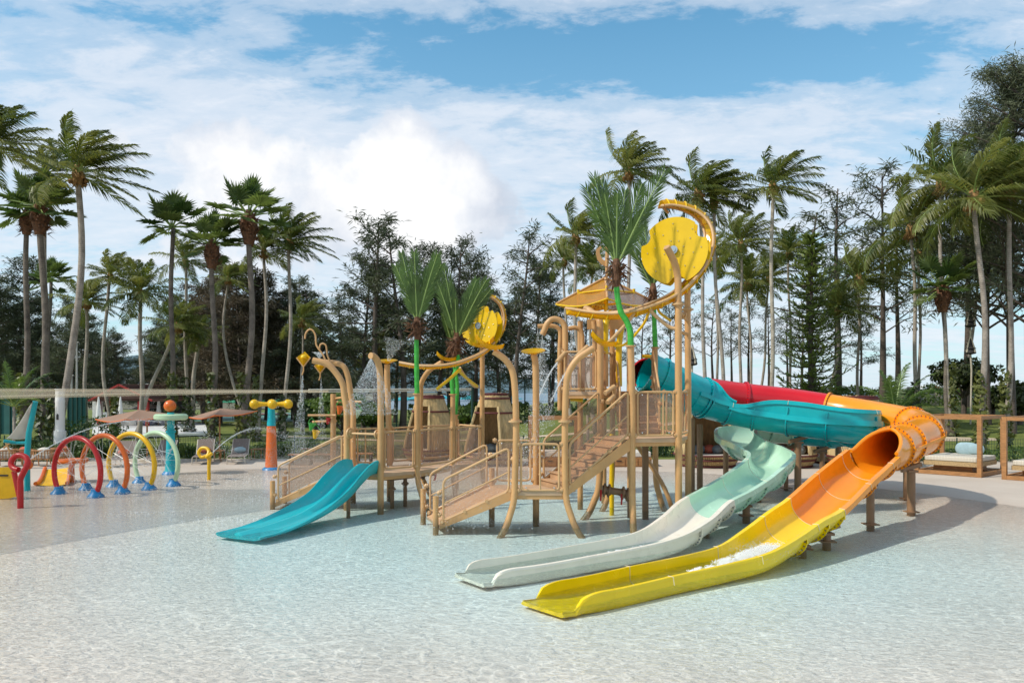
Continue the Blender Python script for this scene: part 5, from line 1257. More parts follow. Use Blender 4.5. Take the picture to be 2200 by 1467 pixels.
def tube_part(name, fr_, i0, i1, rad, m, parent, t=.04, mouth=False):
    n = 28; fo = []; fi = []
    for (p, tt, s, u, v) in fr_[i0:i1 + 1]:
        fo.append([p + (s * cos(2 * pi * k / n) + u * sin(2 * pi * k / n)) * rad for k in range(n)]); fi.append([p + (s * cos(2 * pi * k / n) + u * sin(2 * pi * k / n)) * (rad - t) for k in range(n)])
    b = MB(); b.loft(fo, caps=False); b.loft(fi, caps=False)
    for ra_, rb2_ in ((fo[0], fi[0]), (fo[-1], fi[-1])): b.loft([ra_, rb2_], caps=False)
    return b.build(name, m, parent, smooth='auto', fixn=False)
def t_flange(fr_, i, rad, m, parent, out=.055):
    p, tt, s, u, v = fr_[i]; n = 32; r4 = []
    for k in range(n + 1):
        d = s * cos(2 * pi * k / n) + u * sin(2 * pi * k / n); r4.append([p + d * (rad - .01) - tt * .03, p + d * (rad + out) - tt * .03, p + d * (rad + out) + tt * .03, p + d * (rad - .01) + tt * .03])
    o = MB().loft(r4, caps=False).build('flange', m, parent, smooth='auto', fixn=True); b = MB()
    for k in range(n):
        d = s * cos(2 * pi * k / n) + u * sin(2 * pi * k / n)
        for sg in (-1, 1): b.ball(p + d * (rad + out * .55) + tt * .036 * sg, .016, n=3)
    b.build('bolts', M_bolt, o)
def column(parent, x, y, top, r=.125, bracket=True, zb=-.35):
    r *= .70
    c = post(parent, [(x, y, zb), (x, y, top)], r, M_brown, n=1, name='support_column')
    MB().box((x, y, max(.0, floor_z(x, y)) + .0), (.30, .30, .025)).build('base_plate', M_brown, c)
    if bracket:
        MB().box((x, y, top + .03), (.24, .24, .05)).bar((x - .28, y - .08, top + .05), (x + .28, y + .08, top + .19), .09, .10).build('bracket', M_brown, c)

# ---- orange / yellow / red slide
OS = thing('orange_slide', 'orange tube slide that continues the red tube and ends in a long yellow trough', 'water slide', (6, 17, 0))
# rows: floor point x,y,z, width, dl, dr, e, bank
rows = [(.42, 11.22, -.05, .80, .27, .27, .25, 0), (1.2, 11.85, -.13, .80, .27, .27, .25, 0), (2.3, 12.72, -.13, .82, .28, .28, .27, 0), (3.35, 13.48, -.12, .84, .29, .29, .32, 0), (4.1, 13.98, -.09, .87, .34, .33, .5, 0), (4.8, 14.66, .0, .92, .42, .40, .75, 0), (5.45, 15.33, .12, .96, .50, .46, .9, 0), (6.1, 16.0, .28, .98, .52, .46, 1, -3), (6.9, 16.85, .60, 1.0, .52, .46, 1, -4), (7.6, 17.5, .90, 1.0, .52, .46, 1, -4), (8.2, 18.05, 1.12, 1.02, .54, .48, 1, -2)]
of = frames(rows, 8)
def nose(fr_, k, lo=.03):
    # the channel walls round down to the water over the last stations
    for i in range(k):
        v = fr_[i][4]; f_ = 0 if i < 3 else sqrt(max(0, 1 - (1 - (i - 2 + .1) / (k - 2)) ** 2)); v[4] = lo + (v[4] - lo) * f_; v[5] = lo + (v[5] - lo) * f_
nose(of, 7); n_ = len(of)
flume_part('yellow_trough', of, 0, 7 * 8, M_yellow, OS); flume_part('orange_trough', of, 7 * 8, n_ - 1, M_orange, OS)
for i in (15, 30, 46, 56, 66, 76): seam(of, i, OS)
for i in (42, 50): u_flange(of, i, M_yellow, OS)
u_flange(of, 56, M_yellow, OS); u_flange(of, 68, M_orange, OS); u_flange(of, 78, M_orange, OS)
trow = [(x, y, z, 1, .5, .5, 1, 0) for x, y, z in ((8.10, 17.95, 1.53), (8.52, 18.32, 1.60), (9.05, 18.9, 1.66), (9.75, 19.7, 1.74), (10.6, 20.6, 1.86), (11.15, 21.8, 2.0), (11.05, 23.4, 2.16), (10.3, 24.7, 2.36), (9.0, 25.5, 2.60), (7.2, 25.7, 2.82), (5.5, 25.2, 3.08), (4.2, 24.0, 3.4), (3.95, 23.3, 3.5))]
tf = frames(trow, 6); RT = .475
# flared mouth: ring of the tube opening with the shoulders that run down into the trough
mi = 11
tube_part('orange_tube', tf, mi, 44, RT, M_orange, OS); tube_part('red_tube', tf, 44, len(tf) - 1, RT, M_red, OS)
def scoop_part(tf_, i0, i1, rad, m, parent, t=.04):
    """channel that closes into a tube between stations i0 (open) and i1 (closed)"""
    n = 36; go, gi = [], []; m_ = abs(i1 - i0); st = 1 if i1 > i0 else -1
    for q in range(m_ + 1):
        p, tt, s, u, v = tf_[i0 + st * q]; f_ = q / m_; th = R(lerp(98, 179.5, f_ ** 1.8)); ro = rad * (1 + .05 * (1 - f_)); a_, b_ = [], []
        for k in range(n + 1):
            an = lerp(-th, th, k / n); d_ = s * sin(an) - u * cos(an); fl = 1 + .10 * (1 - f_) * max(0, abs(an) / th - .8) / .2
            a_.append(p + d_ * ro * fl); b_.append(p + d_ * (ro - t) * fl)
        go.append(a_); gi.append(b_)
    w_ = n + 1; o_ = w_ * (m_ + 1); vs_ = [q for r_ in go for q in r_] + [q for r_ in gi for q in r_]; fs_ = []
    for l in range(m_):
        for k in range(n):
            fs_.append((l * w_ + k, l * w_ + k + 1, (l + 1) * w_ + k + 1, (l + 1) * w_ + k)); fs_.append((o_ + l * w_ + k, o_ + (l + 1) * w_ + k, o_ + (l + 1) * w_ + k + 1, o_ + l * w_ + k + 1))
        for e_ in (0, n): fs_.append((l * w_ + e_, (l + 1) * w_ + e_, o_ + (l + 1) * w_ + e_, o_ + l * w_ + e_))
    o = MB().add(vs_, fs_).build('tube_mouth', m, parent, smooth='auto', fixn=True)
    lip = [ (go[l][0] + gi[l][0]) / 2 for l in range(m_ + 1)] + [(go[l][n] + gi[l][n]) / 2 for l in range(m_, -1, -1)]
    MB().tube(lip, .045, n=8).build('mouth_lip', m, o, smooth='auto')
scoop_part(tf, 1, 11, RT, M_orange, OS)
for i, m in ((11, M_orange), (17, M_orange), (24, M_orange), (32, M_orange), (44, M_orange), (53, M_red), (61, M_red), (66, M_red)): t_flange(tf, i, RT, m, OS)
# horizontal side ribs along the tube
for sg in (1, -1):
    MB().loft([[p + s * sg * (RT - .01) + u * .02, p + s * sg * (RT + .07) + u * .02, p + s * sg * (RT + .07) - u * .05, p + s * sg * (RT - .01) - u * .05] for (p, tt, s, u, v) in tf[mi:45]]).build('side_rib', M_orange, OS, fixn=True)
column(OS, 8.1, 18.0, .86); column(OS, 9.95, 19.85, .98, .14); column(OS, 11.05, 22.3, 1.3, .13); column(OS, 10.2, 24.9, 1.6); column(OS, 6.3, 15.95, .12, .12); column(OS, 5.55, 15.2, .02, .1, True)
column(OS, 6.9, 25.7, 2.3)

# ---- turquoise / mint / white slide
TS = thing('turquoise_slide', 'turquoise tube and trough slide that turns mint green and ends in a white trough', 'water slide', (6, 21, 0))
t0 = [(3.9, 23.0, 3.56, 1, .5, .5, 1, 0), (4.15, 23.05, 3.46, 1, .5, .5, 1, 0), (4.6, 23.15, 3.26, 1, .5, .5, 1, 0), (5.15, 23.3, 3.0, 1, .5, .5, 1, 0), (5.8, 23.5, 2.76, 1, .5, .5, 1, 0), (6.4, 23.55, 2.6, 1, .5, .5, 1, 0)]
t0f = frames(t0, 6); tube_part('turquoise_tube', t0f, 0, len(t0f) - 9, .55, M_teal, TS)
for i in (0, 8): t_flange(t0f, i, .55, M_teal, TS)
scoop_part(t0f, len(t0f) - 1, len(t0f) - 9, .55, M_teal, TS)
t_flange(t0f, len(t0f) - 9, .55, M_teal, TS)
# trough (floor points)
r1 = [(5.05, 23.3, 2.47, 1.08, .55, .55, 1, 0), (5.7, 23.5, 2.24, 1.10, .55, .55, 1, 0), (6.6, 23.5, 2.02, 1.12, .50, .62, 1, 0), (7.5, 23.2, 1.85, 1.12, .50, .88, 1, 3), (8.4, 22.75, 1.72, 1.12, .50, .93, 1, 4), (9.35, 22.3, 1.60, 1.12, .50, .84, 1, 8), (10.0, 22.7, 1.50, 1.12, .52, .84, 1, 12), (10.1, 23.65, 1.42, 1.12, .52, .80, 1, 12), (9.35, 24.5, 1.36, 1.12, .52, .66, 1, 8), (8.6, 24.75, 1.42, 1.10, .52, .55, 1, 2),
      (7.75, 24.7, 1.40, 1.08, .55, .52, 1, -2), (6.92, 24.2, 1.32, 1.06, .50, .62, 1, -4), (6.68, 23.4, 1.14, 1.04, .55, .5, 1, -2), (7.0, 22.5, .90, 1.04, .56, .5, 1, 0), (6.95, 21.5, .78, 1.04, .60, .5, 1, 4), (6.45, 20.4, .62, 1.02, .72, .50, 1, 8), (5.7, 19.3, .44, 1.0, .56, .48, 1, 4), (4.95, 18.3, .30, .98, .46, .46, 1, 0), (4.2, 17.35, .16, .94, .46, .44, .9, 0), (3.5, 16.2, .02, .88, .38, .38, .7, 0), (2.65, 15.25, -.08, .84, .30, .30, .4, 0), (1.1, 14.2, -.13, .82, .27, .27, .3, 0), (-.1, 13.35, -.13, .80, .26, .26, .25, 0), (-.70, 12.93, -.05, .80, .28, .28, .25, 0)]
# note: the path is walked downhill, so its left hand is the slide's left
sf = frames(r1, 8); sf = sf[::-1]; nose(sf, 8); sf = sf[::-1]
j1, j2 = 9 * 8, 17 * 8 + 6
flume_part('turquoise_trough', sf, 0, j1, M_teal, TS); flume_part('mint_trough', sf, j1, j2, M_mint, TS); flume_part('white_trough', sf, j2, len(sf) - 1, M_white, TS)
for i in (6, 13, 20, 28, 36, 44, 52, 60, 68): u_flange(sf, i, M_teal, TS)
for i in (72, 80, 88, 98, 106, 114, 122, 130, 136): u_flange(sf, i, M_mint, TS)
for i in (142, 148, 154): u_flange(sf, i, M_white, TS)
for i in (13, 28, 44): seam(sf, i, TS)
def band(fr_, i0, i1, side, zh, m, parent, w=.10, h=.15):
    MB().loft([[p + s * side * (v[3] / 2 + .02) + u * zh, p + s * side * (v[3] / 2 + w) + u * zh, p + s * side * (v[3] / 2 + w + .01) + u * (zh - h), p + s * side * (v[3] / 2 + .02) + u * (zh - h)] for (p, tt, s, u, v) in fr_[i0:i1 + 1]]).build('rim_band', m, parent, smooth='auto', fixn=True)
band(sf, 12, 70, 1, .52, M_teal, TS); band(sf, 84, 108, 1, .50, M_mint, TS)
for i in (80, 100, 118, 130): seam(sf, i, TS, M_white)
for x, y, tp, r_, br in ((5.66, 24.0, 2.0, .13, False), (5.35, 23.6, 2.2, .10, False), (8.2, 22.85, 1.50, .14, True), (8.5, 24.7, 1.1, .10, True), (5.66, 19.25, .20, .13, True), (7.0, 22.6, .7, .11, True), (9.5, 24.4, 1.1, .11, True), (4.25, 17.4, .0, .1, True)): column(TS, x, y, tp, r_, br)
# ---------------------------------------------------------------- splash pad toys
def ring_toy(fa, fb, top, m, col, pos):
    a = G(*fa); b = G(*fb); c = (a + b) / 2; ztop = H - (top - HY) * c.y / F; dn = (b - a).normalized(); ch = (b - a).length / 2
    Rr = (ch * ch + ztop * ztop) / (2 * ztop); cz = ztop - Rr; t = thing('spray_ring', f'{col} spray ring on two blue feet, {pos}', 'spray ring', (c.x, c.y, 0), 'spray rings in a row')
    a0 = math.atan2(-cz, ch); cc_ = V((c.x, c.y, cz)); pts = [cc_ + dn * Rr * cos(x) + V((0, 0, 1)) * Rr * sin(x) for x in [lerp(a0 - .05, pi - a0 + .05, k / 40) for k in range(41)]]
    MB().tube(pts, .075, n=12).build('hoop', m, t, smooth='auto')
    for q, sg in ((b, 1), (a, -1)):
        d = dn * sg; f_ = MB(); f_.loft([[q + (d * cos(x) + V((-d.y, d.x, 0)) * sin(x)) * r_ + d * (.04 - .05 * z) + V((0, 0, z - .06)) for x in [2 * pi * k / 14 for k in range(14)]] for r_, z in ((.25, 0), (.22, .06), (.14, .14), (.115, .24))]); f_.build('foot_cover', M_blue, t, smooth='auto', fixn=True)
    j = MB(); rg = random.Random(int(fa[0]))
    for k in range(15):
        x1 = lerp(a0 + .5, pi - a0 - .5, rg.random()); x2 = x1 + pi + rg.uniform(-.8, .8); p = cc_ + dn * Rr * cos(x1) + V((0, 0, Rr * sin(x1))); q = cc_ + dn * Rr * cos(x2) + V((0, 0, Rr * sin(x2)))
        mdl = (p + q) / 2 + V((0, 0, .08)); j.tube([p, mdl, q], .0045, n=3, caps=False)
    tag(j.build('water_jets', M_drop), kind='stuff', label=f'fine water jets crossing inside the {col} spray ring')
ring_toy((128, 1058), (204, 1064), 940, M_rred, 'dark red', 'first of the row')
ring_toy((187, 1050), (262, 1056), 935, M_rorg, 'orange', 'between the red and the yellow ring')
ring_toy((246, 1043), (319, 1048), 931, M_ryel, 'yellow', 'between the orange and the mint ring')
ring_toy((301, 1035), (371, 1040), 929, M_rmint, 'pale mint', 'last of the row by the ball column')
def curl(px, py, pts, m, label, r=.07, extra=None):
    g = G(px, py); t = thing('spray_pipe', label, 'spray pipe', (g.x, g.y, 0), 'curled spray pipes')
    MB().tube(smooth([V((g.x, g.y, -.1))] + [P(a, b, g.y + (c[0] if c else 0)) for a, b, *c in pts], 5), r, n=12).build('curled_pipe', m, t, smooth='auto'); return t
curl(449, 1028, [(449, 1000), (449, 982), (444, 979, .05), (433, 982, .1), (427, 972, .12), (433, 963, .12), (444, 963, .08), (449, 971, 0), (444, 982, -.12), (451, 977, -.15), (456, 973, -.15)], M_ryel, 'yellow spray pipe tied in a loop beside the ball column', .06)
rt = curl(44, 1087, [(44, 1050), (44, 1030), (50, 1016), (58, 1000), (59, 988, .05), (52, 980, .1), (38, 978, .12), (27, 986, .12), (24, 997, .1), (30, 1006, .05), (40, 1009, 0)], M_rred, 'dark red spray pipe rolled into a hook near the left edge', .075)
MB().ball(P(61, 999, 20.9), .12, 8, (1, .5, 1)).build('side_disc', M_rorg, rt, smooth=True)
# toy sail
g = G(59, 1053); t = thing('toy_sail', 'grey white toy sail on a leaning turquoise mast', 'toy sail', (g.x, g.y, 0))
MB().tube([V((g.x, g.y, -.1)), P(58, 980, g.y), P(62, 930, g.y), P(76, 862, g.y)], [.085, .085, .08, .075], n=12).build('mast', M_cyan, t, smooth='auto')
MB().tube([P(8, 947, g.y - .2), P(35, 951, g.y), P(60, 951, g.y)], .05, n=8).build('boom', M_cyan, t, smooth='auto')
rows_ = []
for i in range(13):
    s = i / 12; a = P(lerp(61, 74, s), lerp(944, 866, s), g.y); b = P(lerp(13, 70, s ** .75), lerp(943, 863, s) - 4 * sin(pi * s), g.y - .1)
    rows_.append([a.lerp(b, u / 8) + V((0, .16 * sin(pi * u / 8) * (1 - s) + .02 * sin(9 * u + 11 * s), .015 * sin(14 * s + u))) for u in range(9)])
vs_ = [q for r_ in rows_ for q in r_] + [q + V((0, .012, 0)) for r_ in rows_ for q in r_]
MB().add(vs_, [(o_ + s * 9 + u, o_ + s * 9 + u + 1, o_ + (s + 1) * 9 + u + 1, o_ + (s + 1) * 9 + u) for o_ in (0, 117) for s in range(12) for u in range(8)]).build('sail', M_canvas, t, smooth=True)
for a, b in (((12, 948), (22, 972)), ((8, 962), (26, 948))): MB().tube([P(*a, g.y + .2), P(*b, g.y + .2)], .03, n=6).build('strut', M_tan, t)
# white column
g = xy(129, 34.2); t = thing('white_column', 'round white column with a stepped base and a small lantern niche', 'column', (g.x, g.y, 0))
k_ = 34.2 / F; MB().lathe([(.24, 0), (.24, H - 85 * k_), (.19, H - 85 * k_ + .01), (.185, H - 25 * k_), (.20, H - 22 * k_), (.185, H - 18 * k_), (.18, H + 3 * k_), (.21, H + 3 * k_ + .01), (.21, H + 5 * k_)], (g.x, g.y, 0), 28).build('shaft', M_wpaint, t, smooth='auto')
MB().box((g.x, g.y - .185, H - 56 * k_), (.09, .05, .20)).lathe([(.05, 0), (.001, .06)], (g.x, g.y - .19, H - 56 * k_ + .1), 8).build('niche', M_black, t)
# little yellow scoops
def scoop(pts_b, pts_t, Yb, Yt, label, lean):
    a, b = G(*pts_b[0]), G(*pts_b[1]); c = P(*pts_t[1], Yt); d = P(*pts_t[0], Yt); t = thing('toddler_slide', label, 'toddler slide', tuple((a + b) / 2), 'small toddler slides')
    rows_ = []
    for i in range(9):
        s = i / 8; l = a.lerp(d, s); r = b.lerp(c, s); sag = V((0, 0, -.14 * sin(pi * s))); rows_.append([l.lerp(r, u / 6) + sag + V((0, 0, .05 * (2 * u / 6 - 1) ** 2)) for u in range(7)])
    vs_ = [q for r_ in rows_ for q in r_] + [q + V((0, 0, -.05)) for r_ in rows_ for q in r_]
    MB().add(vs_, [(o_ + s * 7 + u, o_ + s * 7 + u + 1, o_ + (s + 1) * 7 + u + 1, o_ + (s + 1) * 7 + u) for o_ in (0, 63) for s in range(8) for u in range(6)]).build('slide_bed', M_ryel, t, smooth='auto')
    for col_ in (0, 6): MB().tube([r_[col_] + V((0, 0, .03)) for r_ in rows_], .06, n=8).build('side_tube', M_rorg, t, smooth='auto')
    MB().bar((c + d) / 2 + V((0, .1, -.05)), V(((c + d).x / 2, (c + d).y / 2 + .15, 0)), .5, .05).build('support', M_ryel, t)
scoop([(76, 1044), (144, 1043)], [(97, 1010), (152, 1005)], 0, 26.6, 'small yellow toddler slide with orange side tubes behind the red ring', 0)
g = G(18, 1070); t = thing('play_wall', 'yellow play wall with a slot and a dark red edge at the left border', 'play panel', (g.x, g.y, 0))
o_ = [(-60, 1076), (-60, 1006), (-20, 1005), (18, 1003), (25, 1010), (31, 1040), (38, 1066), (20, 1070)]
MB().sheet([P(a, b, g.y) for a, b in o_], (0, 1, 0), .10).build('panel', M_ryel, t, fixn=True)
MB().box(P(8, 1021, g.y - .01), (.24, .03, .045)).build('slot', M_dark, t)
MB().tube([P(30, 1012, g.y), P(36, 1040, g.y), P(42, 1068, g.y)], .07, n=8).build('edge_tube', M_rred, t, smooth='auto')
g = G(155, 1035); t = thing('water_table', 'orange round topped water table between the rings and the toddler slide', 'water table', (g.x, g.y, 0))
MB().lathe([(.08, 0), (.07, .5), (.09, .62), (.46, .64), (.50, .70), (.48, .76), (.40, .74), (.02, .72)], (g.x, g.y, .0), 28).build('table_top', M_rorg, t, smooth='auto')
# ball and disc column
g = G(367, 1018); t = thing('ball_column', 'turquoise spray column with mint disc and an orange ball on top', 'spray column', (g.x, g.y, 0)); kk = g.y / F
zt = lambda py: H - (py - HY) * kk
MB().lathe([(.30, -.05), (.28, .02), (.21, .14), (.185, .3), (.16, 1.0), (.135, zt(930)), (.17, zt(929)), (.17, zt(925)), (.13, zt(924)), (.12, zt(886))], (g.x, g.y, 0), 24).build('stem', M_cyan, t, smooth='auto')
MB().lathe([(.32, -.04), (.30, .03), (.24, .1)], (g.x, g.y, 0), 20).build('base_cover', M_blue, t, smooth='auto')
MB().lathe([(.05, zt(898)), (.52, zt(902)), (.58, zt(899)), (.58, zt(892)), (.52, zt(889)), (.05, zt(890))], (g.x, g.y, 0), 32).build('disc', M_rmint, t, smooth='auto')
MB().ball((g.x - .03, g.y, zt(872)), .215, 14).build('ball', M_rorg, t, smooth=True)
# bulb column
g = G(583, 1008); t = thing('bulb_column', 'orange and turquoise spray column topped with four yellow bulb arms', 'spray column', (g.x, g.y, 0)); kk = g.y / F
MB().lathe([(.27, -.05), (.23, .05), (.17, zt(915) if 0 else H - (915 - HY) * kk)], (g.x, g.y, 0), 24).build('lower_stem', M_rorg, t, smooth='auto')
MB().lathe([(.165, H - (914.5 - HY) * kk), (.12, H - (866 - HY) * kk), (.10, H - (862 - HY) * kk)], (g.x, g.y, 0), 24).build('upper_stem', M_cyan, t, smooth='auto')
MB().lathe([(.36, -.05), (.33, .04), (.26, .09)], (g.x, g.y, 0), 20).build('base_cover', M_blue, t, smooth='auto')
c = V((g.x, g.y, H - (868 - HY) * kk))
for dx, dy, l in ((-1, -.25, .62), (.35, -.9, .5), (1, .15, .62), (-.25, .9, .55)):
    d = V((dx, dy, 0)).normalized(); e = c + d * l; q = MB(); q.tube([c, c + d * l * .5, e - d * .08], [.07, .085, .13], n=10); q.ball(e, .185, 10); q.build('bulb_arm', M_ryel, t, smooth='auto')

# ---------------------------------------------------------------- shade sail and cords
t = thing('shade_sail', 'beige shade sail seen edge on with its cords stretched across the left side', 'shade sail', (-12, 22, 2.9))
A_, B_, C_ = V((-13.2, 11.5, 2.78)), V((-26, 24.5, 3.09)), V((-5.6, 24.3, 3.0))
rows_ = []
for i in range(17):
    s = i / 16; l = A_.lerp(C_, s) + V((-.8 * sin(pi * s), .5 * sin(pi * s), 0)); r = B_.lerp(C_, s) + V((0, -.6 * sin(pi * s), 0)); rows_.append([l.lerp(r, u / 12) - V((0, 0, .03 * sin(pi * u / 12))) for u in range(13)])
vs_ = [q for r_ in rows_ for q in r_] + [q + V((0, 0, .012)) for r_ in rows_ for q in r_]; w_ = 13; o2 = 17 * 13
MB().add(vs_, [(o_ + s * w_ + u, o_ + s * w_ + u + 1, o_ + (s + 1) * w_ + u + 1, o_ + (s + 1) * w_ + u) for o_ in (0, o2) for s in range(16) for u in range(12)]).build('cloth', M_sail, t, smooth=True)
MB().tube([r_[0] for r_ in rows_], .035, n=6).build('hem', M_sail, t, smooth=True); MB().tube([r_[12] for r_ in rows_], .04, n=6).build('hem', M_sail, t, smooth=True)
for z1_, z2_, yy in ((.04, .10, 34), (-.03, -.03, 34)):
    MB().tube([C_ + V((-.6, 0, z1_)), P(1012, 835 if z1_ > 0 else 838, yy)], .024, n=6).build('cord', M_rope, t)
mp_ = xy(1014, 34.05); t2 = thing('sail_mast', 'thin dark green mast that holds the cords of the shade sail', 'mast', (mp_.x, mp_.y, 0))
MB().tube([(mp_.x, mp_.y, 0), (mp_.x, mp_.y, 3.3)], .05, n=10).build('pole', M_dkgreen, t2, smooth='auto'); MB().ball((mp_.x, mp_.y, 3.32), .06, 5).build('cap', M_dkgreen, t2)

# ---------------------------------------------------------------- terrace furniture on the far bank
def wicker_chair(px, py, cm, label, rz):
    g = G(px, py); t = thing('wicker_armchair', label, 'armchair', (0, 0, 0), 'slatted wooden armchairs on the left terrace', world=False); z = .0
    MB().box((0, 0, .30), (.68, .62, .05)).build('seat', M_teak, t)
    for sx in (-1, 1):
        for sy in (-1, 1): MB().tube([(sx * .26, sy * .25, 0), (sx * .30, sy * .28, .3)], .025, n=6).build('leg', M_teak, t)
    n = 15
    for k in range(n):
        a = R(lerp(-205, 25, k / (n - 1))); x, y = cos(a) * .38, -sin(a) * -.34 * -1
        MB().box((cos(a) * .37, sin(a) * .34 * -1 * -1 * 1.0, .46), (.035, .02, .34), a + pi / 2).build('slat', M_teak, t)
    MB().tube([(cos(R(lerp(-205, 25, k / 24))) * .38, sin(R(lerp(-205, 25, k / 24))) * .35, .64) for k in range(25)], .028, n=6).build('arm_rail', M_teak, t, smooth='auto')
    b = MB(); b.box((0, 0, .40), (.58, .54, .14)); b.build('cushion', M_cush, t)
    b = MB(); b.ball((0, .12, .60), .26, 8, (1, .45, .55)); b.build('pillow', cm, t, smooth=True)
    t.location = (g.x, g.y, .03); t.rotation_euler = (0, 0, rz); return t
wicker_chair(12, 1003, M_cush, 'leftmost slatted armchair with cream cushion behind the play wall', .3); wicker_chair(48, 1001, M_pillr, 'slatted armchair with coral pillow behind the toy sail mast', -.2)
wicker_chair(92, 1003, M_cush, 'slatted armchair with white pillow between the sail and the white column', .1); wicker_chair(131, 998, M_pillr, 'slatted armchair with orange pillow at the foot of the white column', -.4)
def lounger(px, py, pm, label, rz=0):
    g = G(px, py); t = thing('lounger', label, 'lounger', (0, 0, 0), 'brown mesh loungers facing the pool', world=False)
    for sx in (-1, 1): MB().tube([(sx * .33, -.95, .30), (sx * .33, .35, .33), (sx * .33, .85, .92)], .022, n=6).build('side_frame', M_frame, t, smooth='auto')
    for sx in (-1, 1):
        for y in (-.85, .45): MB().tube([(sx * .33, y, .31), (sx * .36, y + .03, 0)], .02, n=6).build('leg', M_frame, t)
    MB().sheet([(-.31, -.95, .305), (.31, -.95, .305), (.31, .35, .335), (-.31, .35, .335)], (0, 0, 1), .02).build('seat', M_sling, t)
    MB().sheet([(-.31, .35, .335), (.31, .35, .335), (.31, .85, .93), (-.31, .85, .93)], (0, -.7, .6), .02).build('backrest', M_sling, t)
    if pm: MB().ball((0, .40, .50), .24, 8, (1, .5, .55)).build('pillow', pm, t, smooth=True)
    t.location = (g.x, g.y, .035); t.rotation_euler = (0, 0, rz)
lounger(258, 1002, M_pillr, 'brown lounger with coral pillow seen through the yellow ring', .1); lounger(347, 999, None, 'brown lounger without pillow seen through the mint ring', .05)
lounger(438, 996, M_pillr, 'brown lounger with coral pillow behind the yellow looped pipe', .25); lounger(513, 995, M_pillb, 'brown lounger with blue grey pillow right of the second umbrella', .2)
def small_table(px, py, label, h=.45):
    g = G(px, py); t = thing('side_table', label, 'side table', (g.x, g.y, .03), 'low brown side tables')
    MB().box((g.x, g.y, h + .03), (.5, .5, .03)).build('table_top', M_wood, t)
    for sx in (-1, 1):
        for sy in (-1, 1): MB().box((g.x + sx * .21, g.y + sy * .21, h / 2 + .03), (.03, .03, h)).build('leg', M_wood, t)
small_table(468, 992, 'low brown table at the foot of the second umbrella pole'); small_table(554, 988, 'low brown table between the blue pillow lounger and the bulb column'); small_table(662, 990, 'low brown table behind the ramp of the small play structure', .5)
def umbrella(px, Y, apex, corners, label):
    g = xy(px, Y); t = thing('umbrella', label, 'umbrella', (g.x, g.y, 0), 'taupe umbrellas with orange trim'); ap_ = P(*apex, Y)
    MB().tube([(g.x, g.y, 0), (g.x, g.y, ap_.z)], .035, n=8).build('pole', M_wood, t, smooth='auto')
    cs_ = [V((ap_.x + dx, ap_.y + dy, z)) for dx, dy, z in corners]; n = len(cs_)
    for i in range(n):
        a, b = cs_[i], cs_[(i + 1) % n]; rows_ = [[a.lerp(b, u / 6).lerp(ap_, s / 6) - V((0, 0, .10 * sin(pi * u / 6) * (1 - s / 6))) for u in range(7)] for s in range(7)]
        vs_ = [q for r_ in rows_ for q in r_] + [q - V((0, 0, .012)) for r_ in rows_ for q in r_]
        MB().add(vs_, [(o_ + s * 7 + u, o_ + s * 7 + u + 1, o_ + (s + 1) * 7 + u + 1, o_ + (s + 1) * 7 + u) for o_ in (0, 49) for s in range(6) for u in range(6)]).build('canopy_panel', M_umb, t)
        MB().tube([r for r in rows_[0]], .025, n=5).build('trim', M_umbo, t)
        MB().tube([a - V((0, 0, .02)), ap_ - V((0, 0, .03))], .014, n=5).build('rib', M_wood, t)
    MB().box((g.x, g.y, .07), (.5, .5, .08)).build('base', M_stone, t)
umbrella(316, 33.5, (300, 880), [(-1.70, -.3, 2.02 - .2), (.1, -1.5, 1.85), (1.4, .1, 2.02), (-.1, 1.5, 2.0)], 'taupe umbrella tilting to the left behind the spray rings')
umbrella(472, 34.0, (475, 877), [(-1.28, -.2, 1.88), (.2, -1.3, 2.0), (1.48, .2, 2.15), (-.1, 1.3, 2.05)], 'taupe umbrella with orange edge right of the ball column')

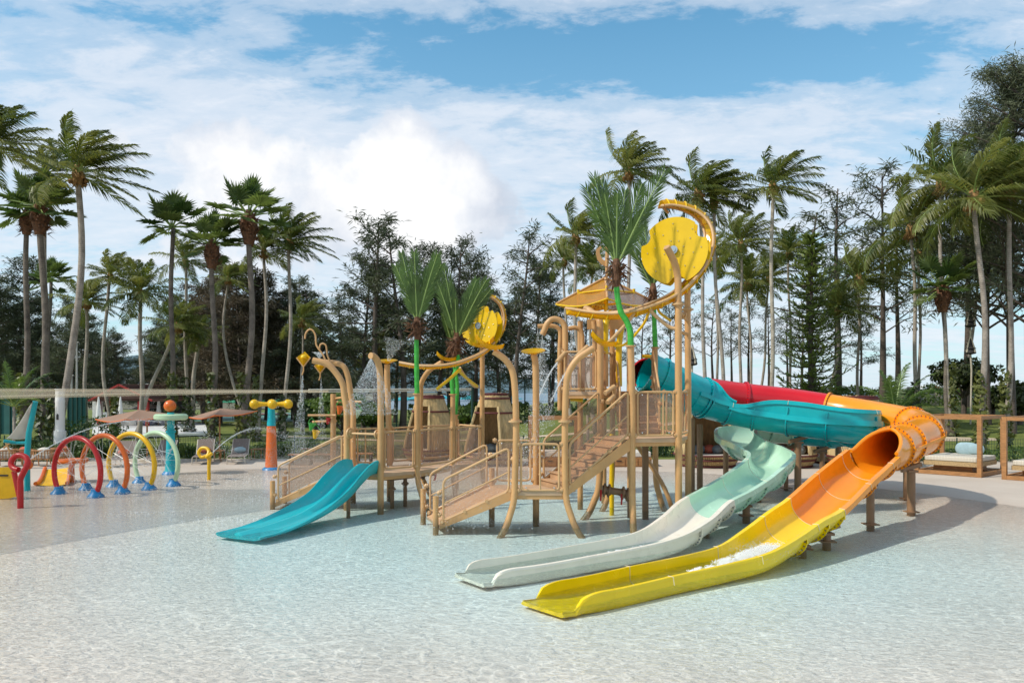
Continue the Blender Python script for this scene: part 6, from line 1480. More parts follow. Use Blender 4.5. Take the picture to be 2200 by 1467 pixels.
# bamboo huts
def hut(px, Y, face, label, Rb=1.15, Ht=2.75, cush=True):
    g = xy(px, Y); t = thing('bamboo_hut', label, 'bamboo hut', (0, 0, 0), 'round bamboo relaxing huts', world=False)
    prof = [(.86, 0), (1.0, .22), (1.10, .48), (1.06, .75), (.90, 1.4), (.70, 2.1), (.50, Ht)]
    def rad(z):
        for (r0, z0_), (r1_, z1_) in zip(prof, prof[1:]):
            if z <= z1_: return lerp(r0, r1_, (z - z0_) / (z1_ - z0_)) * Rb / 1.1
        return prof[-1][0]
    cane = MB(); inner = MB(); rg = random.Random(int(px)); n = 96
    for k in range(n):
        a = 2 * pi * k / n; df = abs((a - face + pi) % (2 * pi) - pi); zs = [0, .22, .48, .75, 1.4, 2.1, Ht + rg.uniform(-.04, .05)]
        if df < R(50): zs = [0, .22, .44] if True else zs; 
        r_ = .034 + rg.uniform(-.004, .004)
        cane.tube([(cos(a) * rad(z), sin(a) * rad(z), z) for z in zs], r_, n=4)
        if df < R(50): cane.tube([(cos(a) * rad(z), sin(a) * rad(z), z) for z in (2.32, Ht)], r_, n=4)
    cane.build('bamboo_canes', M_bamboo, t, kind='stuff')
    inner.lathe([(rad(z) - .06, z) for z in (.05, .48, .75, 1.4, 2.1, Ht - .05)], n=32, cap=False)
    # inner lining, opened at the front
    iv = inner.v; keep = []
    for f_ in inner.f:
        cx_ = sum(iv[i][0] for i in f_) / 4; cy_ = sum(iv[i][1] for i in f_) / 4; zz_ = sum(iv[i][2] for i in f_) / 4; a = math.atan2(cy_, cx_); df = abs((a - face + pi) % (2 * pi) - pi)
        if df > R(52) or zz_ < .3: keep.append(f_)
    inner.f = keep; inner.build('lining', M_bamd, t)
    MB().lathe([(.02, Ht - .04), (rad(Ht) + .05, Ht - .06), (rad(Ht) + .06, Ht + .03), (.02, Ht + .05)], n=24).build('roof_cap', M_band, t)
    bz = [.06, .30, .48, 2.1, 2.68]
    for z in bz:
        MB().tube([(cos(a) * (rad(z) + .05), sin(a) * (rad(z) + .05), z) for a in [2 * pi * k / 40 for k in range(40)]], .04, n=5, closed=True).build('binding', M_band, t)
    for s in (-1, 1):
        a = face + s * R(52); MB().tube([(cos(a) * (rad(z) + .03), sin(a) * (rad(z) + .03), z) for z in (.45, .75, 1.4, 2.1, 2.35)], .06, n=6).build('door_post', M_bamboo, t)
    MB().lathe([(.9, .26), (.95, .30), (.95, .42), (.88, .46), (.02, .46)], n=28).build('seat_cushion', M_cush, t, smooth='auto')
    MB().lathe([(.93, .10), (.97, .12), (.97, .26), (.93, .27)], n=28).build('seat_base', M_wicker, t, smooth='auto')
    for i, (an, pm) in enumerate(((-.9, M_pillg), (-.3, M_pillr), (.35, M_pillg), (.9, M_pillg))):
        a = face + pi + an; MB().ball((cos(a) * .62, sin(a) * .62, .62), .24, 7, (1, 1, .8)).build('pillow', pm, t, smooth=True)
    t.location = (g.x, g.y, .035 if Y < 35 else gz(g.x, g.y)); return t
hut(1062, 32.2, R(-128), 'bamboo hut right behind the second ramp, its side turned to the pool', Ht=2.85); hut(925, 34.2, R(-140), 'bamboo hut behind the first artificial palm')
hut(1519, 31.6, R(-95), 'bamboo hut with coral and grey pillows under the turquoise trough', 1.25); hut(1690, 31.4, R(-110), 'bamboo hut hidden behind the column under the mint bend', 1.1); hut(1850, 30.6, R(-80), 'bamboo hut behind the orange trough', 1.2)
hut(1788, 33.0, R(-110), 'bamboo hut farther back between the column and the orange trough', .9)

# daybeds
def frame_bed(A, B, label, depth=2.36, h=2.1, bed=True, cush=M_cush, pl=True, name='daybed'):
    A = V((*A, .04)); B = V((*B, .04)); e1 = (B - A); L1_ = e1.length; e1.normalize(); e2 = V((-e1.y, e1.x, 0)); t = thing(name, label, 'daybed', tuple((A + B) / 2 + e2 * depth / 2), 'wooden framed daybeds')
    cn = [A, B, B + e2 * depth, A + e2 * depth]; u = V((0, 0, 1)); w_ = .14
    for q in cn: MB().box(q + u * h / 2, (w_, w_, h), math.atan2(e1.y, e1.x)).build('frame_post', M_wood, t)
    for i in range(4):
        a, b = cn[i], cn[(i + 1) % 4]; d = (b - a).normalized(); MB().bar(a + d * .072 + u * (h - .065), b - d * .072 + u * (h - .065), .12, .12).build('top_beam', M_wood, t); MB().bar(a + d * .072 + u * .07, b - d * .072 + u * .07, .12, .13).build('base_beam', M_wood, t)
    c0 = (cn[0] + cn[2]) / 2; a_ = math.atan2(e1.y, e1.x)
    for k in range(8): MB().box(c0 + e2 * (-depth / 2 + .2 + k * (depth - .4) / 7) + u * .10, (L1_ - .2, .24, .03), a_).build('platform_board', M_wood, t)
    MB().box(c0 + u * .22, (L1_ * .62, depth * .62, .2), a_).build('plinth', M_wood, t); MB().box(c0 + u * .39, (L1_ * .86, depth * .84, .15), a_).build('wicker_base', M_wicker, t)
    b = MB(); b.box(c0 + u * .555, (L1_ * .84, depth * .82, .17), a_); m_ = b.build('mattress', cush, t); bv = m_.modifiers.new('b', 'BEVEL'); bv.width = .04; bv.segments = 3
    if pl:
        for dx, s in ((.0, 1), (.28, .8)):
            q = MB(); M_ = Matrix.Rotation(a_ + .2, 3, 'Z') @ Matrix.Diagonal((1.15, .42, .72)); n_ = 10; pr = [(max(1e-4, .33 * s * sin(pi * i / n_) ** .55), -.33 * s * cos(pi * i / n_)) for i in range(n_ + 1)]; q.lathe(pr, c0 + e2 * (depth * .28) + e1 * (dx) + u * .84, 20, M_, cap=False); q.build('pillow', M_pillb, t, smooth=True)
M_stripe = bpy.data.materials.new('striped_mattress'); M_stripe.use_nodes = True; t_ = M_stripe.node_tree; b_ = t_.nodes['Principled BSDF']; b_.inputs['Roughness'].default_value = .9
tcn = nd(t_, 'ShaderNodeTexCoord'); mpn = nd(t_, 'ShaderNodeMapping'); mpn.inputs['Rotation'].default_value = (0, 0, R(48)); t_.links.new(tcn.outputs['Object'], mpn.inputs[0]); wv = nd(t_, 'ShaderNodeTexWave', i_Scale=3.2, bands_direction='X'); t_.links.new(mpn.outputs[0], wv.inputs['Vector'])
t_.links.new(ramp(t_, wv.outputs[1], [(.2, (.62, .57, .48, 1)), (.45, (.55, .44, .22, 1)), (.6, (.40, .40, .38, 1)), (.8, (.62, .57, .48, 1))], 'CONSTANT'), b_.inputs['Base Color'])
frame_bed((14.7, 28.9), (16.07, 27.36), 'daybed with striped mattress and pale blue pillows inside an open wooden frame', cush=M_stripe)
frame_bed((16.55, 26.76), (17.92, 25.2), 'daybed with wooden frame cut off by the right edge', cush=M_stripe)
def pool_bed(px, w_, label):
    g = xy(px, 31.8); W = w_ / F * 31.8; t = thing('cushioned_bench', label, 'bench', (g.x, g.y, .03), 'white cushioned wooden benches')
    MB().box((g.x, g.y, .22), (W, 1.3, .38)).build('wooden_box', M_wood, t)
    for k in range(3):
        f_ = MB().box((g.x + (k - 1) * W * .32, g.y - .66, .22), (W * .29, .03, .28)).build('drawer_front', M_wood, t); MB().box((g.x + (k - 1) * W * .32, g.y - .69, .27), (.2, .02, .03)).build('handle', M_black, f_)
    b = MB(); b.box((g.x, g.y, .52), (W * .98, 1.28, .22)); m_ = b.build('cushion', M_cush, t); bv = m_.modifiers.new('b', 'BEVEL'); bv.width = .05; bv.segments = 3
pool_bed(1180, 90, 'white cushioned bench with drawers seen under the first stair'); pool_bed(1352, 84, 'white cushioned bench with drawers behind the valve pipe')
def wood_arch(px0, px1, Y, label):
    a, b = xy(px0, Y), xy(px1, Y); t = thing('wooden_frame', label, 'wooden frame', tuple((a + b) / 2), 'open wooden frames')
    for q in (a, b):
        for dy in (0, 1.6): MB().box((q.x, q.y + dy, 1.0), (.13, .13, 2.0)).build('frame_post', M_wood, t)
    for dy in (0, 1.6): MB().box(((a.x + b.x) / 2, a.y + dy, 1.94), (abs(b.x - a.x) - .14, .12, .12)).build('top_beam', M_wood, t)
    for q in (a, b): MB().box((q.x, q.y + .8, 1.94), (.12, 1.46, .12)).build('side_beam', M_wood, t)
wood_arch(1140, 1244, 31.0, 'open wooden frame standing over the white bench under the stairs')
def picnic(px, py, Y, w_, label):
    g = xy(px, Y); t = thing('bench', label, 'bench', (g.x, g.y, 0)); W = w_ / F * Y
    for k in range(4): MB().box((g.x, g.y - .2 + k * .13, .46), (W, .10, .04)).build('seat_slat', M_teak, t)
    for sx in (-1, 0, 1):
        for sy in (-.18, .18): MB().box((g.x + sx * W * .45, g.y + sy, .24), (.07, .07, .42)).build('leg', M_dark, t)
picnic(668, 0, 32.0, 92, 'long low bench behind the ramp of the small play structure'); picnic(770, 0, 32.5, 60, 'short low bench behind the low deck')
# stools beside the daybed
g = V((17.0, 29.3, .04)); t = thing('stool', 'little white legged stool inside the first daybed frame', 'stool', tuple(g)); MB().lathe([(.2, .46), (.22, .48), (.2, .52), (.02, .52)], g, 16).build('seat', M_wood, t)
for k in range(3): a = k * 2.1; MB().tube([g + V((cos(a) * .12, sin(a) * .12, .48)), g + V((cos(a) * .2, sin(a) * .2, 0))], .025, n=6).build('leg', M_cush, t)

# ---------------------------------------------------------------- fences
def wire_fence(x0, x1, Y, h, label, z=0, step=.11):
    t = thing('wire_fence', label, 'fence', ((x0 + x1) / 2, Y, 0)); n = int((x1 - x0) / 2.4)
    for k in range(n + 1): MB().tube([(lerp(x0, x1, k / n), Y, -.05), (lerp(x0, x1, k / n), Y, h + .05)], .028, n=6).build('fence_post', M_dkgreen, t)
    m_ = MB()
    for z_ in (.06, .3, .55, .8, h - .02): m_.box(((x0 + x1) / 2, Y, z_), (x1 - x0, .012, .012))
    k = x0
    while k < x1: m_.box((k, Y + .012, h / 2), (.009, .009, h)); k += step
    m_.build('wire_mesh', M_dkgreen, t, kind='stuff')
wire_fence(-22.5, -4.5, 35.3, 1.0, 'low dark green wire fence along the left terrace'); wire_fence(-4.3, 12.5, 35.3, 1.0, 'low dark green wire fence behind the huts'); wire_fence(12.8, 21.5, 33.3, 1.0, 'low dark green wire fence behind the daybeds')
# tall court netting behind the huts
t = thing('court_fence', 'tall thin green ball fence behind the middle bamboo huts', 'fence', (-2, 62, 0)); n_m = MB()
for k in range(8):
    x = -9 + k * 2.0; MB().tube([(x, 62, 0), (x, 62, 4.3)], .05, n=6).build('fence_post', M_dkgreen, t)
for z in (2.2, 3.3, 4.25): n_m.box((-2, 62, z), (14, .03, .03))
n_m.build('fence_wires', M_dkgreen, t, kind='stuff')
# railing with pillars at the right back
t = thing('railing', 'grey railing between cream pillars on the wall at the far right of the lawn', 'fence', (28, 60, 1.8)); Yr = 60.5; zb = lawn_z(30, Yr)
x0, x1 = (1900 - 1100) / F * Yr, (2300 - 1100) / F * Yr
MB().box(((x0 + x1) / 2, Yr, zb + .15), (x1 - x0, .25, .4)).build('plinth_wall', M_stone, t)
np_ = 7
for k in range(np_ + 1):
    x = lerp(x0, x1, k / np_); p_ = MB(); p_.box((x, Yr, zb + .6), (.42, .42, 1.3)); p_.box((x, Yr, zb + 1.29), (.56, .56, .08)); p_.box((x, Yr, zb + 1.37), (.40, .40, .08)); p_.build('pillar', M_stone, t)
    if k < np_:
        xn = lerp(x0, x1, (k + 1) / np_); MB().box(((x + xn) / 2, Yr, zb + 1.12), (xn - x - .44, .07, .07)).build('top_bar', M_rail, t)
        nb_ = 16
        for j in range(nb_): MB().box((lerp(x + .3, xn - .3, j / (nb_ - 1)), Yr, zb + .72), (.06, .05, .73)).build('baluster', M_rail, t)
# white van behind the railing
t = thing('parked_van', 'white van parked behind the railing between the palm trunks', 'van', (37, 72, 1.9)); vx, vy, vz = xy(2020, 72).x, 72, 1.95
b = MB(); b.loft([[V((vx + a, vy + dy, vz + z)) for a, z in ((-2.4, .3), (-2.4, .95), (-2.0, 1.05), (-1.5, 1.55), (2.3, 1.6), (2.4, .3))] for dy in (-.9, .9)]); b.build('body', M_wpaint, t, fixn=True)
for a in (-1.2, -.2, .9, 1.8): MB().box((vx + a, vy - .91, vz + 1.22), (.75, .03, .36)).build('window', M_glassd, t)
for a in (-1.6, 1.6): MB().tube([(vx + a, vy - .95, vz + .3), (vx + a, vy - .75, vz + .3)], .32, n=14).build('wheel', M_black, t)
# garden lamps
def lamp(px, Y, hs, label):
    g = xy(px, Y); z0 = gz(g.x, Y); t = thing('garden_lamp', label, 'lamp post', (g.x, Y, z0), 'pagoda shaped garden lamps'); top = max(hs)
    MB().tube([(g.x, Y, z0), (g.x + .06, Y, lerp(z0, top, .55)), (g.x, Y, lerp(z0, top, .72)), (g.x, Y, top)], .05, n=8).build('pole', M_stone, t, smooth='auto')
    for z in hs:
        MB().lathe([(.05, -.1), (.26, -.05), (.30, .0), (.20, .22), (.30, .24), (.10, .48), (.03, .95), (.005, 1.2)], (g.x, Y, z), 12).build('lamp_head', M_dark, t)
        for k in range(4): a = k * pi / 2 + .4; MB().tube([(g.x + cos(a) * .3, Y + sin(a) * .3, z + .02), (g.x + cos(a) * .22, Y + sin(a) * .22, z + .35), (g.x + cos(a) * .03, Y + sin(a) * .03, z + .95)], [.05, .04, .02], n=5).build('lamp_rib', M_stone, t)
lamp(2085, 46, [P(0, 700, 46).z, P(0, 758, 46).z], 'two tiered pagoda lamp on a pole between the right palm trunks')
lamp(1487, 44, [P(0, 782, 44).z], 'pagoda lamp peeking out above the red tube')

# ---------------------------------------------------------------- left background
Yp = 60
t = thing('pavilion', 'open pavilion with brown tiled gable roof and red timber edges', 'pavilion', (xy(260, Yp).x, Yp, .2)); zf = .35; kx = Yp / F
X0, X1, XA = xy(194, Yp).x, xy(330, Yp).x, xy(259, Yp).x; ze, za = H - 22 * kx, H + 12 * kx
for s, xe in ((-1, X0), (1, X1)):
    a, b, c, d = V((XA, Yp - .2, za)), V((XA + 4.2, Yp + 9, za)), V((xe + 4.2, Yp + 9, ze)), V((xe, Yp - .2, ze)); nr = (b - a).cross(d - a).normalized(); nr = nr if nr.z > 0 else -nr
    MB().sheet([a, b, c, d], nr, .10).build('roof_side', M_roof, t, fixn=True)
    for k in range(10):
        q0 = a.lerp(d, (k + .5) / 10) + nr * .12; MB().bar(q0, q0 + V((4.2, 9.2, 0)), .16, .05).build('tile_row', M_roof, t)
    MB().bar(a + V((0, -.06, .05)), d + V((0, -.06, .05)), .10, .13).build('barge_board', M_redtrim, t)
MB().sheet([V((X0 + .8, Yp + .1, ze + .2)), V((XA, Yp + .1, za - .15)), V((X1 - .8, Yp + .1, ze + .2))], (0, 1, 0), .06).build('gable_board', M_roof, t)
for x in (X0 + .5, X0 + 1.3, X1 - .6, XA + 1.3): MB().box((x, Yp + .3, (zf + ze) / 2), (.22, .22, ze - zf)).build('pavilion_post', M_redtrim, t)
MB().box((X0 + .25, Yp + .6, (zf + ze) / 2), (.5, .6, ze - zf)).build('white_wall_end', M_wpaint, t)
MB().box(((X0 + X1) / 2, Yp + 8.8, (zf + ze) / 2), (X1 - X0 - 1, .15, ze - zf)).build('back_wall', M_dark, t)
rg = random.Random(2)
for k in range(40): MB().ball((rg.uniform(X0 + 1.2, X1 - .8), Yp + rg.uniform(1, 6), rg.uniform(ze - .9, ze - .1)), .045, 3).build('string_light_bulb', M_wpaint, t)  # white painted balls stand for the bulbs of the string lights
for px, lb in ((232, 'left'), (247, 'middle')):
    pass
MB().box((XA - 1.2, Yp + 2.5, zf + .5), (2.6, .5, 1.0)).build('bar_counter', M_wpaint, t)
# terrace in front
pl_ = [P(205, 917, 1)] and [G(198, 928, .35), G(246, 936, .35), G(448, 930, .35), G(440, 908, .35), G(330, 900, .35), G(205, 900, .35)]
t = thing('terrace', 'pale raised terrace with dark edge in front of the pavilion', 'terrace', tuple(pl_[0]))
MB().prism([(p.x, p.y) for p in pl_], .22, .35).build('terrace_floor', M_wpaint, t, fixn=True); MB().prism([(p.x * .998, p.y + .1) for p in pl_], .0, .219).build('terrace_side', M_dark, t, fixn=True)
def bean(px, py, label, s=1):
    g = G(px, py, .35); t = thing('bean_bag', label, 'bean bag', (g.x, g.y, .35), 'lilac bean bags on the terrace', world=False)
    b = MB(); b.lathe([(.3, 0), (.55, .06), (.62, .25), (.5, .5), (.28, .72), (.05, .80)], n=16); b.build('bean_bag_body', M_bean, t, smooth=True); t.scale = (s, s, s)
for px, py, lb in ((222, 906, 'lilac bean bag at the left end of the terrace'), (240, 914, 'lilac bean bag in front of the one at the terrace end'), (262, 908, 'lilac bean bag behind the first umbrella'), (272, 911, 'lilac bean bag right of the mossy palm foot'), (325, 906, 'lilac bean bag left of the ball column, farther one'), (338, 911, 'lilac bean bag left of the ball column, nearer one'), (352, 912, 'lilac bean bag touching the ball column'), (318, 913, 'lilac bean bag lowest on the terrace')): bean(px, py, lb)
def closed_parasol(px, Y, label):
    g = xy(px, Y); t = thing('closed_parasol', label, 'parasol', (g.x, Y, .2), 'closed white parasols')
    MB().tube([(g.x, Y, .2), (g.x, Y, 2.6)], .03, n=6).build('pole', M_wood, t); MB().lathe([(.16, .9), (.2, 1.2), (.12, 2.0), (.04, 2.6)], (g.x, Y, 0), 10).build('folded_cloth', M_wpaint, t, smooth='auto')
closed_parasol(212, 57, 'closed white parasol at the left pavilion corner'); closed_parasol(249, 58, 'closed white parasol behind the slim palm trunk'); closed_parasol(259, 58.5, 'closed white parasol nearest the bar'); closed_parasol(341, 62, 'closed white parasol right of the pavilion')
def open_parasol(px, py, Y, r, m, label, grp, name='parasol'):
    c = P(px, py, Y); t = thing(name, label, 'parasol', (c.x, Y, gz(c.x, Y)), grp); MB().lathe([(r, -.45 * r * .6), (r * .5, -.12 * r), (.03, 0), (.03, -.04), (r * .5, -.16 * r), (r * .99, -.3 * r)], c, 8, cap=False).build('canopy', m, t)
    MB().tube([(c.x, Y, gz(c.x, Y)), c], .04, n=6).build('pole', M_stone, t)
open_parasol(318, 866, 64, 1.45, M_wpaint, 'open white parasol right of the pavilion', None, 'white_parasol')
for i, (px, py) in enumerate(((338, 858), (356, 856), (378, 855), (400, 857), (470, 857), (492, 855), (515, 857), (556, 855), (580, 856), (600, 857), (625, 855))):
    open_parasol(px, py, 92 + (i % 3) * 3, 1.5, M_tent, 'small green tent in the row behind the courts', 'green tents behind the courts', 'green_tent')
for i, (px, py) in enumerate(((868, 851), (900, 849), (948, 848), (1010, 849), (1095, 849))):
    open_parasol(px, py, 88, 1.5, M_cyan, 'small blue beach parasol beyond the clipped hedge', 'blue beach parasols', 'beach_parasol')
# courts
def ground_sheet(name, pts, z, m):
    q = [G(a, b, z) for a, b in pts]; MB().prism([(p.x, p.y) for p in q], z - .004, z).build(name, m, kind='structure', fixn=True)
ground_sheet('court_surface', [(402, 905), (700, 905), (668, 886), (455, 886)], .20, M_asph)
ground_sheet('court_border_blue', [(430, 894), (560, 893), (560, 889), (440, 889)], .208, M_courtb); ground_sheet('court_border_rust', [(445, 890), (620, 890), (615, 887.5), (460, 887.5)], .214, M_courtr)
t = thing('court_fence', 'low green court fence in front of the ball courts', 'fence', (-30, 76, .2))
for k in range(12): x = -38 + k * 2.2; MB().tube([(x, 77, .15), (x, 77, 1.3)], .03, n=5).build('fence_post', M_dkgreen, t)
for z in (.7, 1.25): MB().box((-26, 77, z), (24.4, .03, .04)).build('fence_rail', M_dkgreen, t)
t = thing('basketball_stand', 'white basketball stand behind the yellow bulbs', 'basketball stand', (xy(642, 70).x, 70, .2)); bx_ = xy(642, 70).x
MB().box((bx_, 70, H - 20 * 70 / F * .5), (1.6, .05, 1.0)).build('backboard', M_wpaint, t)
for a in (-.5, .5): MB().tube([(bx_ + a, 70.2, H - .6), (bx_ + a * 1.6, 71.2, .2)], .06, n=6).tube([(bx_ + a, 70.2, H - 1.0), (bx_ + a + .9, 71.4, .4)], .04, n=6).build('stand_leg', M_wpaint, t)
# wind screens
for px0, px1, Y, lb in ((147, 186, 44, 'dark green wind screen right of the white column'), (-40, 44, 48, 'dark green wind screen behind the toy sail')):
    a, b = xy(px0, Y), xy(px1, Y); t = thing('wind_screen', lb, 'wind screen', ((a.x + b.x) / 2, Y, 0), 'green wind screens')
    MB().box(((a.x + b.x) / 2, Y, 1.65), (b.x - a.x, .04, 2.5)).build('screen_cloth', M_green_cloth, t)
    for k in range(5): MB().tube([(lerp(a.x, b.x, k / 4), Y - .06, 0), (lerp(a.x, b.x, k / 4), Y - .06, 3.1)], .035, n=6).build('screen_post', M_dkgreen, t)
for px, top, Y, lb in ((165, 735, 55, 'tall thin grey floodlight pole left of the pavilion'), (154, 806, 52, 'short grey pole beside the tall floodlight pole'), (1075, 768, 66, 'thin pale flag pole behind the second bamboo hut')):
    g = xy(px, Y); t = thing('light_pole', lb, 'pole', (g.x, Y, 0)); zt_ = P(px, top, Y).z; MB().tube([(g.x, Y, 0), (g.x, Y, zt_)], [.09, .05], n=8).build('pole', M_rail, t, smooth='auto'); MB().box((g.x, Y, zt_), (.25, .1, .08)).build('pole_head', M_rail, t)
# far hotel
def block(px0, px1, py0, py1, Y, floors, bays, label):
    a, b = P(px0, py1, Y), P(px1, py0, Y); t = thing('hotel_building', label, 'building', ((a.x + b.x) / 2, Y, 0), 'white hotel blocks on the far hillside'); Hh = b.z - 0; W = b.x - a.x
    MB().box(((a.x + b.x) / 2, Y + 8, b.z / 2), (W, 16, b.z)).build('wall', M_wpaint, t); MB().box(((a.x + b.x) / 2, Y + 8, b.z + .25), (W + 1.2, 17, .5)).build('roof', M_roof, t)
    fh = (b.z - a.z) / floors
    for f_ in range(floors):
        for k in range(bays): w_ = W / bays; o_ = MB().box((a.x + (k + .5) * w_, Y - .02, b.z - (f_ + .5) * fh), (w_ * .62, .3, fh * .6)).build('window', M_glassd, t); MB().box((a.x + (k + .5) * w_, Y - .5, b.z - (f_ + .86) * fh), (w_ * .8, 1.0, fh * .16)).build('balcony', M_wpaint, o_)
block(268, 330, 806, 836, 330, 3, 5, 'low wide white hotel block seen between the palm trunks'); block(318, 338, 788, 826, 360, 4, 2, 'white hotel tower block above the low one'); block(186, 214, 806, 830, 380, 3, 3, 'white hotel block farther left behind the grove')
# sand path on the lawn
def draped(name, pts, m, lift=.02, n=26):
    # quad strip following the lawn
    vs_ = []; 
    for i in range(n + 1):
        s = i / n; a = cat_spline([V((*p[0], 0)) for p in pts], n)[int(s * n * (len(pts) - 1))]; b = cat_spline([V((*p[1], 0)) for p in pts], n)[int(s * n * (len(pts) - 1))]
        for u in range(4): q = a.lerp(b, u / 3); vs_.append((q.x, q.y, lawn_z(q.x, q.y) + lift))
    MB().add(vs_, [(i * 4 + u, i * 4 + u + 1, (i + 1) * 4 + u + 1, (i + 1) * 4 + u) for i in range(n) for u in range(3)]).build(name, m, kind='structure')
draped('sand_path', [((12.5, 41.0), (12.5, 41.8)), ((18, 40.5), (18, 41.8)), ((21.5, 40.4), (21.5, 41.9)), ((25, 40.6), (25, 41.3))], M_sand)
draped('garden_path', [((-18, 52), (-18, 53)), ((-10, 47), (-9.5, 48)), ((-2, 45), (-2, 46)), ((8, 46), (8, 47)), ((14, 50), (14, 51))], M_sand)
# grass clumps and bedding plants
def tuft(px, py, n, hgt, m, label, seed):
    g = G(px, py); g.z = .03 if g.y < 35 else gz(g.x, g.y); t = thing('leafy_plant', label, 'plant', tuple(g), 'low leafy plants by the fence', world=False); rg = random.Random(seed); mb = MB()
    for k in range(n):
        a = rg.uniform(0, 6.28); l = hgt * rg.uniform(.7, 1.2); d = V((cos(a), sin(a), 0)); q0 = V((rg.gauss(0, .12), rg.gauss(0, .12), 0)); s = V((-sin(a), cos(a), 0)) * .035; p1_ = q0 + d * l * .35 + V((0, 0, l * .75)); p2_ = q0 + d * l * .8 + V((0, 0, l * .6))
        mb.add([q0 - s * .5, q0 + s * .5, p1_ + s, p1_ - s, p2_], [(0, 1, 2, 3), (3, 2, 4)])
    mb.build('foliage', m, t)
for i, (px, py) in enumerate(((18, 985), (165, 985), (225, 986), (405, 984), (600, 983), (820, 980), (1290, 982), (1420, 981), (1615, 985), (1755, 986), (2005, 996), (1960, 1000))):
    tuft(px, py, 60, .75, M_shrub if i % 2 else M_hedge, 'tuft of long green leaves ' + ('behind the leftmost armchairs', 'right of the white column', 'behind the orange water table', 'between the two umbrella poles', 'right of the bulb column', 'behind the low deck of the small structure', 'behind the valve pipe', 'under the upper deck of the tower', 'right of the hut with coral pillows', 'between the huts under the slides', 'at the back of the first daybed', 'left of the first daybed')[i], i)

# ---------------------------------------------------------------- moving water
def droplets(pts_fn, n, label, r=(.006, .014), seed=1):
    rg = random.Random(seed); mb = MB()
    for _ in range(int(n * 1.7)):
        c = pts_fn(rg); s = rg.uniform(*r) * .62
        mb.add([c + V((s, 0, 0)), c + V((0, s, 0)), c - V((s, 0, 0)), c - V((0, s, 0)), c + V((0, 0, s * 1.3)), c - V((0, 0, s * 1.3))], [(0, 1, 4), (1, 2, 4), (2, 3, 4), (3, 0, 4), (1, 0, 5), (2, 1, 5), (3, 2, 5), (0, 3, 5)])
    o = mb.build('water_spray', M_drop); tag(o, label, None, None, 'stuff'); return o
def arc_pts(a, b, hgt, n=24):
    return [a.lerp(b, k / n) + V((0, 0, 4 * hgt * (k / n) * (1 - k / n))) for k in range(n + 1)]
def arc(a, b, hgt, label, r=.012, n=24, nd_=500, spread=.05, seed=1):
    p = arc_pts(a, b, hgt, n); k0 = int(n * .6); MB().tube(p[:k0], [r * (1 - .5 * i / k0) for i in range(k0)], n=5).build('water_jet', M_drop, kind='stuff', label=label)
    droplets(lambda rg: (lambda s: p[min(n - 1, int(s * n))].lerp(p[min(n, int(s * n) + 1)], (s * n) % 1) + V((rg.gauss(0, 1), rg.gauss(0, 1), rg.gauss(0, 1))) * spread * (s ** 1.5 + .1))(rg.random() ** .6), nd_, label + ', broken into drops', seed=seed)
arc(P(56, 992, 20.8), P(560, 1020, 24), 1.35, 'arched water jet from the red hooked pipe', .014, nd_=900, spread=.12, seed=2)
arc(P(457, 972, 27), P(640, 960, 29), .75, 'arched water jet from the yellow looped pipe', .014, nd_=500, spread=.10, seed=3)
arc(P(1197, 779, 19.9), P(1110, 1010, 18.2), .35, 'water jet falling from the upper cannon', .02, nd_=500, spread=.12, seed=4)
arc(P(1238, 769, 19.0), P(1135, 1000, 17.9), .30, 'water jet falling from the lower cannon', .02, nd_=500, spread=.12, seed=5)
def cone(top, rad, hgt, n, label, seed, dirn=(0, 0, -1), r=(.006, .012)):
    d = V(dirn).normalized(); q = d.to_track_quat('Z', 'Y').to_matrix()
    droplets(lambda rg: (lambda s, a, k: V(top) + d * hgt * s + q @ V((cos(a) * rad * s * k, sin(a) * rad * s * k, 0)) - V((0, 0, .15 * s * s)))(rg.random() ** .7, rg.uniform(0, 6.28), rg.random() ** .35), n, label, r, seed)
cone(P(797, 768, 20.3), .75, 1.3, 2600, 'fine spray fanning down from the cane pipe', 6)
cone(P(833, 782, 22.9), .35, .9, 700, 'mist rising from the round yellow dish', 7, (.25, 0, 1), (.005, .010))
cone(P(1165, 720, 20.4), .35, 2.2, 1100, 'shower falling from the tall gooseneck', 8)
cone(P(1228, 708, 21), .30, 1.9, 900, 'shower falling from the short gooseneck', 9)
cone(P(1155, 703, 20.7), .25, 2.0, 600, 'thin shower behind the tall gooseneck', 10)
cone(P(651, 800, 21.6), .22, 2.2, 900, 'water pouring from the left kite funnel', 11, (-.06, 0, -1)); cone(P(690, 808, 22.2), .15, 1.6, 400, 'water pouring from the right kite funnel', 12)
cone(P(686, 772, 22.2), .22, .35, 300, 'water bursting over the right kite funnel', 13, (0, 0, 1))
def cloud(c, sx, sy, sz, n, label, seed, r=(.005, .011)):
    droplets(lambda rg: V((c.x + rg.gauss(0, sx), c.y + rg.gauss(0, sy), max(.01, c.z + rg.gauss(0, sz)))), n, label, r, seed)
cloud(V((-5.4, 22.4, .75)), .8, .9, .55, 6000, 'fine mist drifting around the left ramp', 14); cloud(V((-.9, 18.6, .6)), .6, .6, .4, 3200, 'fine mist over the right ramp', 15); cloud(V((-11.9, 24.2, .35)), .9, .9, .35, 2200, 'fine spray between the rings', 16); cloud(V((-6.6, 24, .6)), 1.2, 1.2, .5, 2500, 'fine mist in front of the hanging buckets', 17)
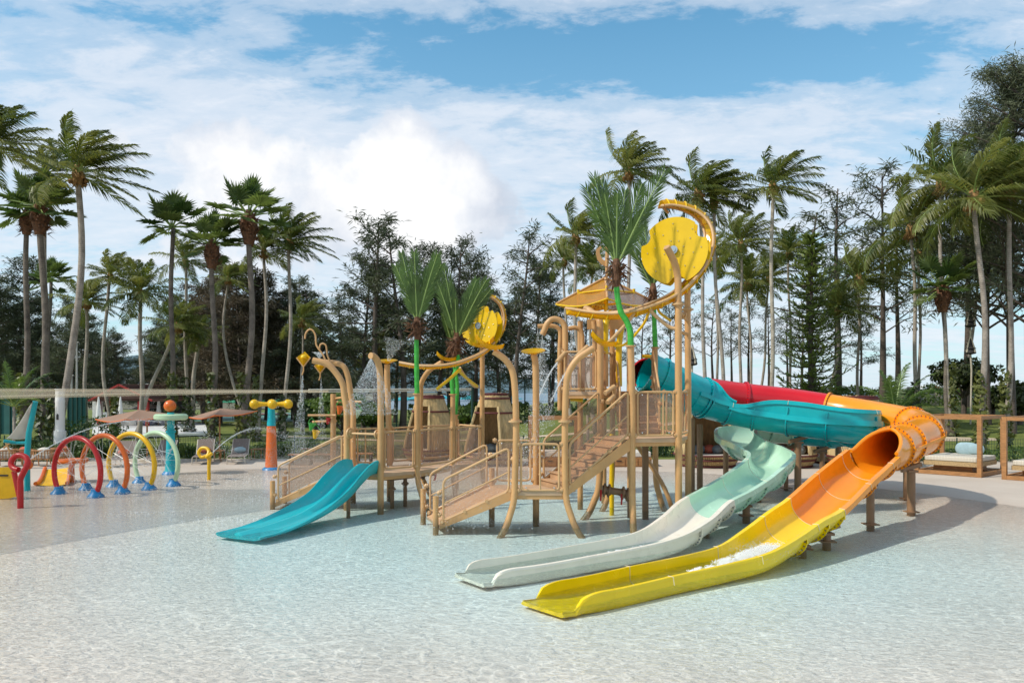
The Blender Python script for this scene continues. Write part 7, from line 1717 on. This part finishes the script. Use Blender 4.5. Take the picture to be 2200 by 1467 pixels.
# foam at the foot of the yellow rise
def foam_sheet(a, b, w0, w1, nL, nW, hgt, thr, label, seed):
    a = V(a); b = V(b); dd = (b - a).normalized(); sdv = V((dd.y, -dd.x, 0)); mb = MB(); vs_ = []; ok = []
    for i in range(nL + 1):
        s = i / nL; c_ = a.lerp(b, s); w_ = lerp(w0, w1, s)
        for j in range(nW + 1):
            u = 2 * j / nW - 1; p = c_ + sdv * u * w_; n0 = noise.noise(V((p.x * 3.2, p.y * 3.2, seed))); n1_ = noise.noise(V((p.x * 15, p.y * 15, seed + 4))); n2_ = noise.noise(V((p.x * 40, p.y * 40, seed + 9)))
            e = (1 - u * u) * sin(pi * min(1, s * 1.5 + .12)) if s < .25 else (1 - u * u) * (1 - s) ** .6
            vs_.append(p + V((n2_ * .02, n1_ * .02, max(0, hgt * e * (.5 + .9 * abs(n1_) * 2 + .5 * n2_))))); ok.append(e * .9 + n0 * .5 + n1_ * .55 > thr)
    w1_ = nW + 1; fs_ = [(i * w1_ + j, i * w1_ + j + 1, (i + 1) * w1_ + j + 1, (i + 1) * w1_ + j) for i in range(nL) for j in range(nW) if ok[i * w1_ + j] and ok[(i + 1) * w1_ + j + 1]]
    o = MB().add(vs_, fs_).build('white_foam', M_foam, smooth=True); tag(o, label, None, None, 'stuff')
def foam_heap(label, seed):
    rg = random.Random(seed); mb = MB()
    for _ in range(24000):
        s = rg.random() ** 1.25; c_ = V((lerp(4.95, 3.0, s), lerp(14.75, 12.95, s), lerp(.085, .012, s))); u = rg.uniform(-1, 1) * (.34 - .1 * s)
        n_ = noise.noise(V((c_.x * 5 + u * 9, c_.y * 5, seed)))
        if n_ < -.45 + .7 * s: continue
        c_ += V((.7, -.72, 0)) * u + V((rg.gauss(0, .02), rg.gauss(0, .02), abs(rg.gauss(0, .045)) * (1 - s) ** .7 * (1 - (u / .4) ** 2))); r_ = rg.uniform(.003, .0095)
        s_ = r_; mb.add([c_ + V((s_, 0, 0)), c_ + V((0, s_, 0)), c_ - V((s_, 0, 0)), c_ - V((0, s_, 0)), c_ + V((0, 0, s_)), c_ - V((0, 0, s_))], [(0, 1, 4), (1, 2, 4), (2, 3, 4), (3, 0, 4), (1, 0, 5), (2, 1, 5), (3, 2, 5), (0, 3, 5)])
    tag(mb.build('white_foam', M_foam), label, None, None, 'stuff')
foam_heap('white foam churning where the yellow trough levels out', 3)
foam_sheet((2.9, 15.5, .0), (.6, 13.7, .012), .30, .26, 150, 30, .02, .62, 'thin white foam streaks inside the white trough', 7)
def foam_patch(c, sx, sy, n, label, seed):
    rg = random.Random(seed); fo = MB()
    for i in range(n): fo.ball(V((c[0] + rg.gauss(0, sx), c[1] + rg.gauss(0, sy), rg.uniform(0, .02))), rg.uniform(.004, .011), 3, (1.8, 1.2, .5))
    tag(fo.build('white_foam', M_foam), label, None, None, 'stuff')
foam_patch((-6.2, 22.3), 1.6, .5, 500, 'bubbles on the water around the left ramp', 1); foam_patch((-11.9, 24.4), 1.6, 1.4, 900, 'bubbles on the water under the spray rings', 2); foam_patch((-1.0, 18.3), .7, .5, 250, 'bubbles at the foot of the right ramp', 3); foam_patch((-8.5, 27.5), 2.5, .8, 700, 'bubbles on the water between the ball and the bulb column', 4); foam_patch((-6.6, 18.6), .8, .25, 120, 'bubbles on open water left of the double slide', 5); foam_patch((-9.0, 19.6), .5, .25, 100, 'bubbles where a floor jet bubbles up', 6)
cloud(V((4.5, 14.35, .14)), .28, .28, .06, 700, 'drops flying above the foam in the yellow trough', 21, (.004, .010))
# shallow water running down the white and yellow channels
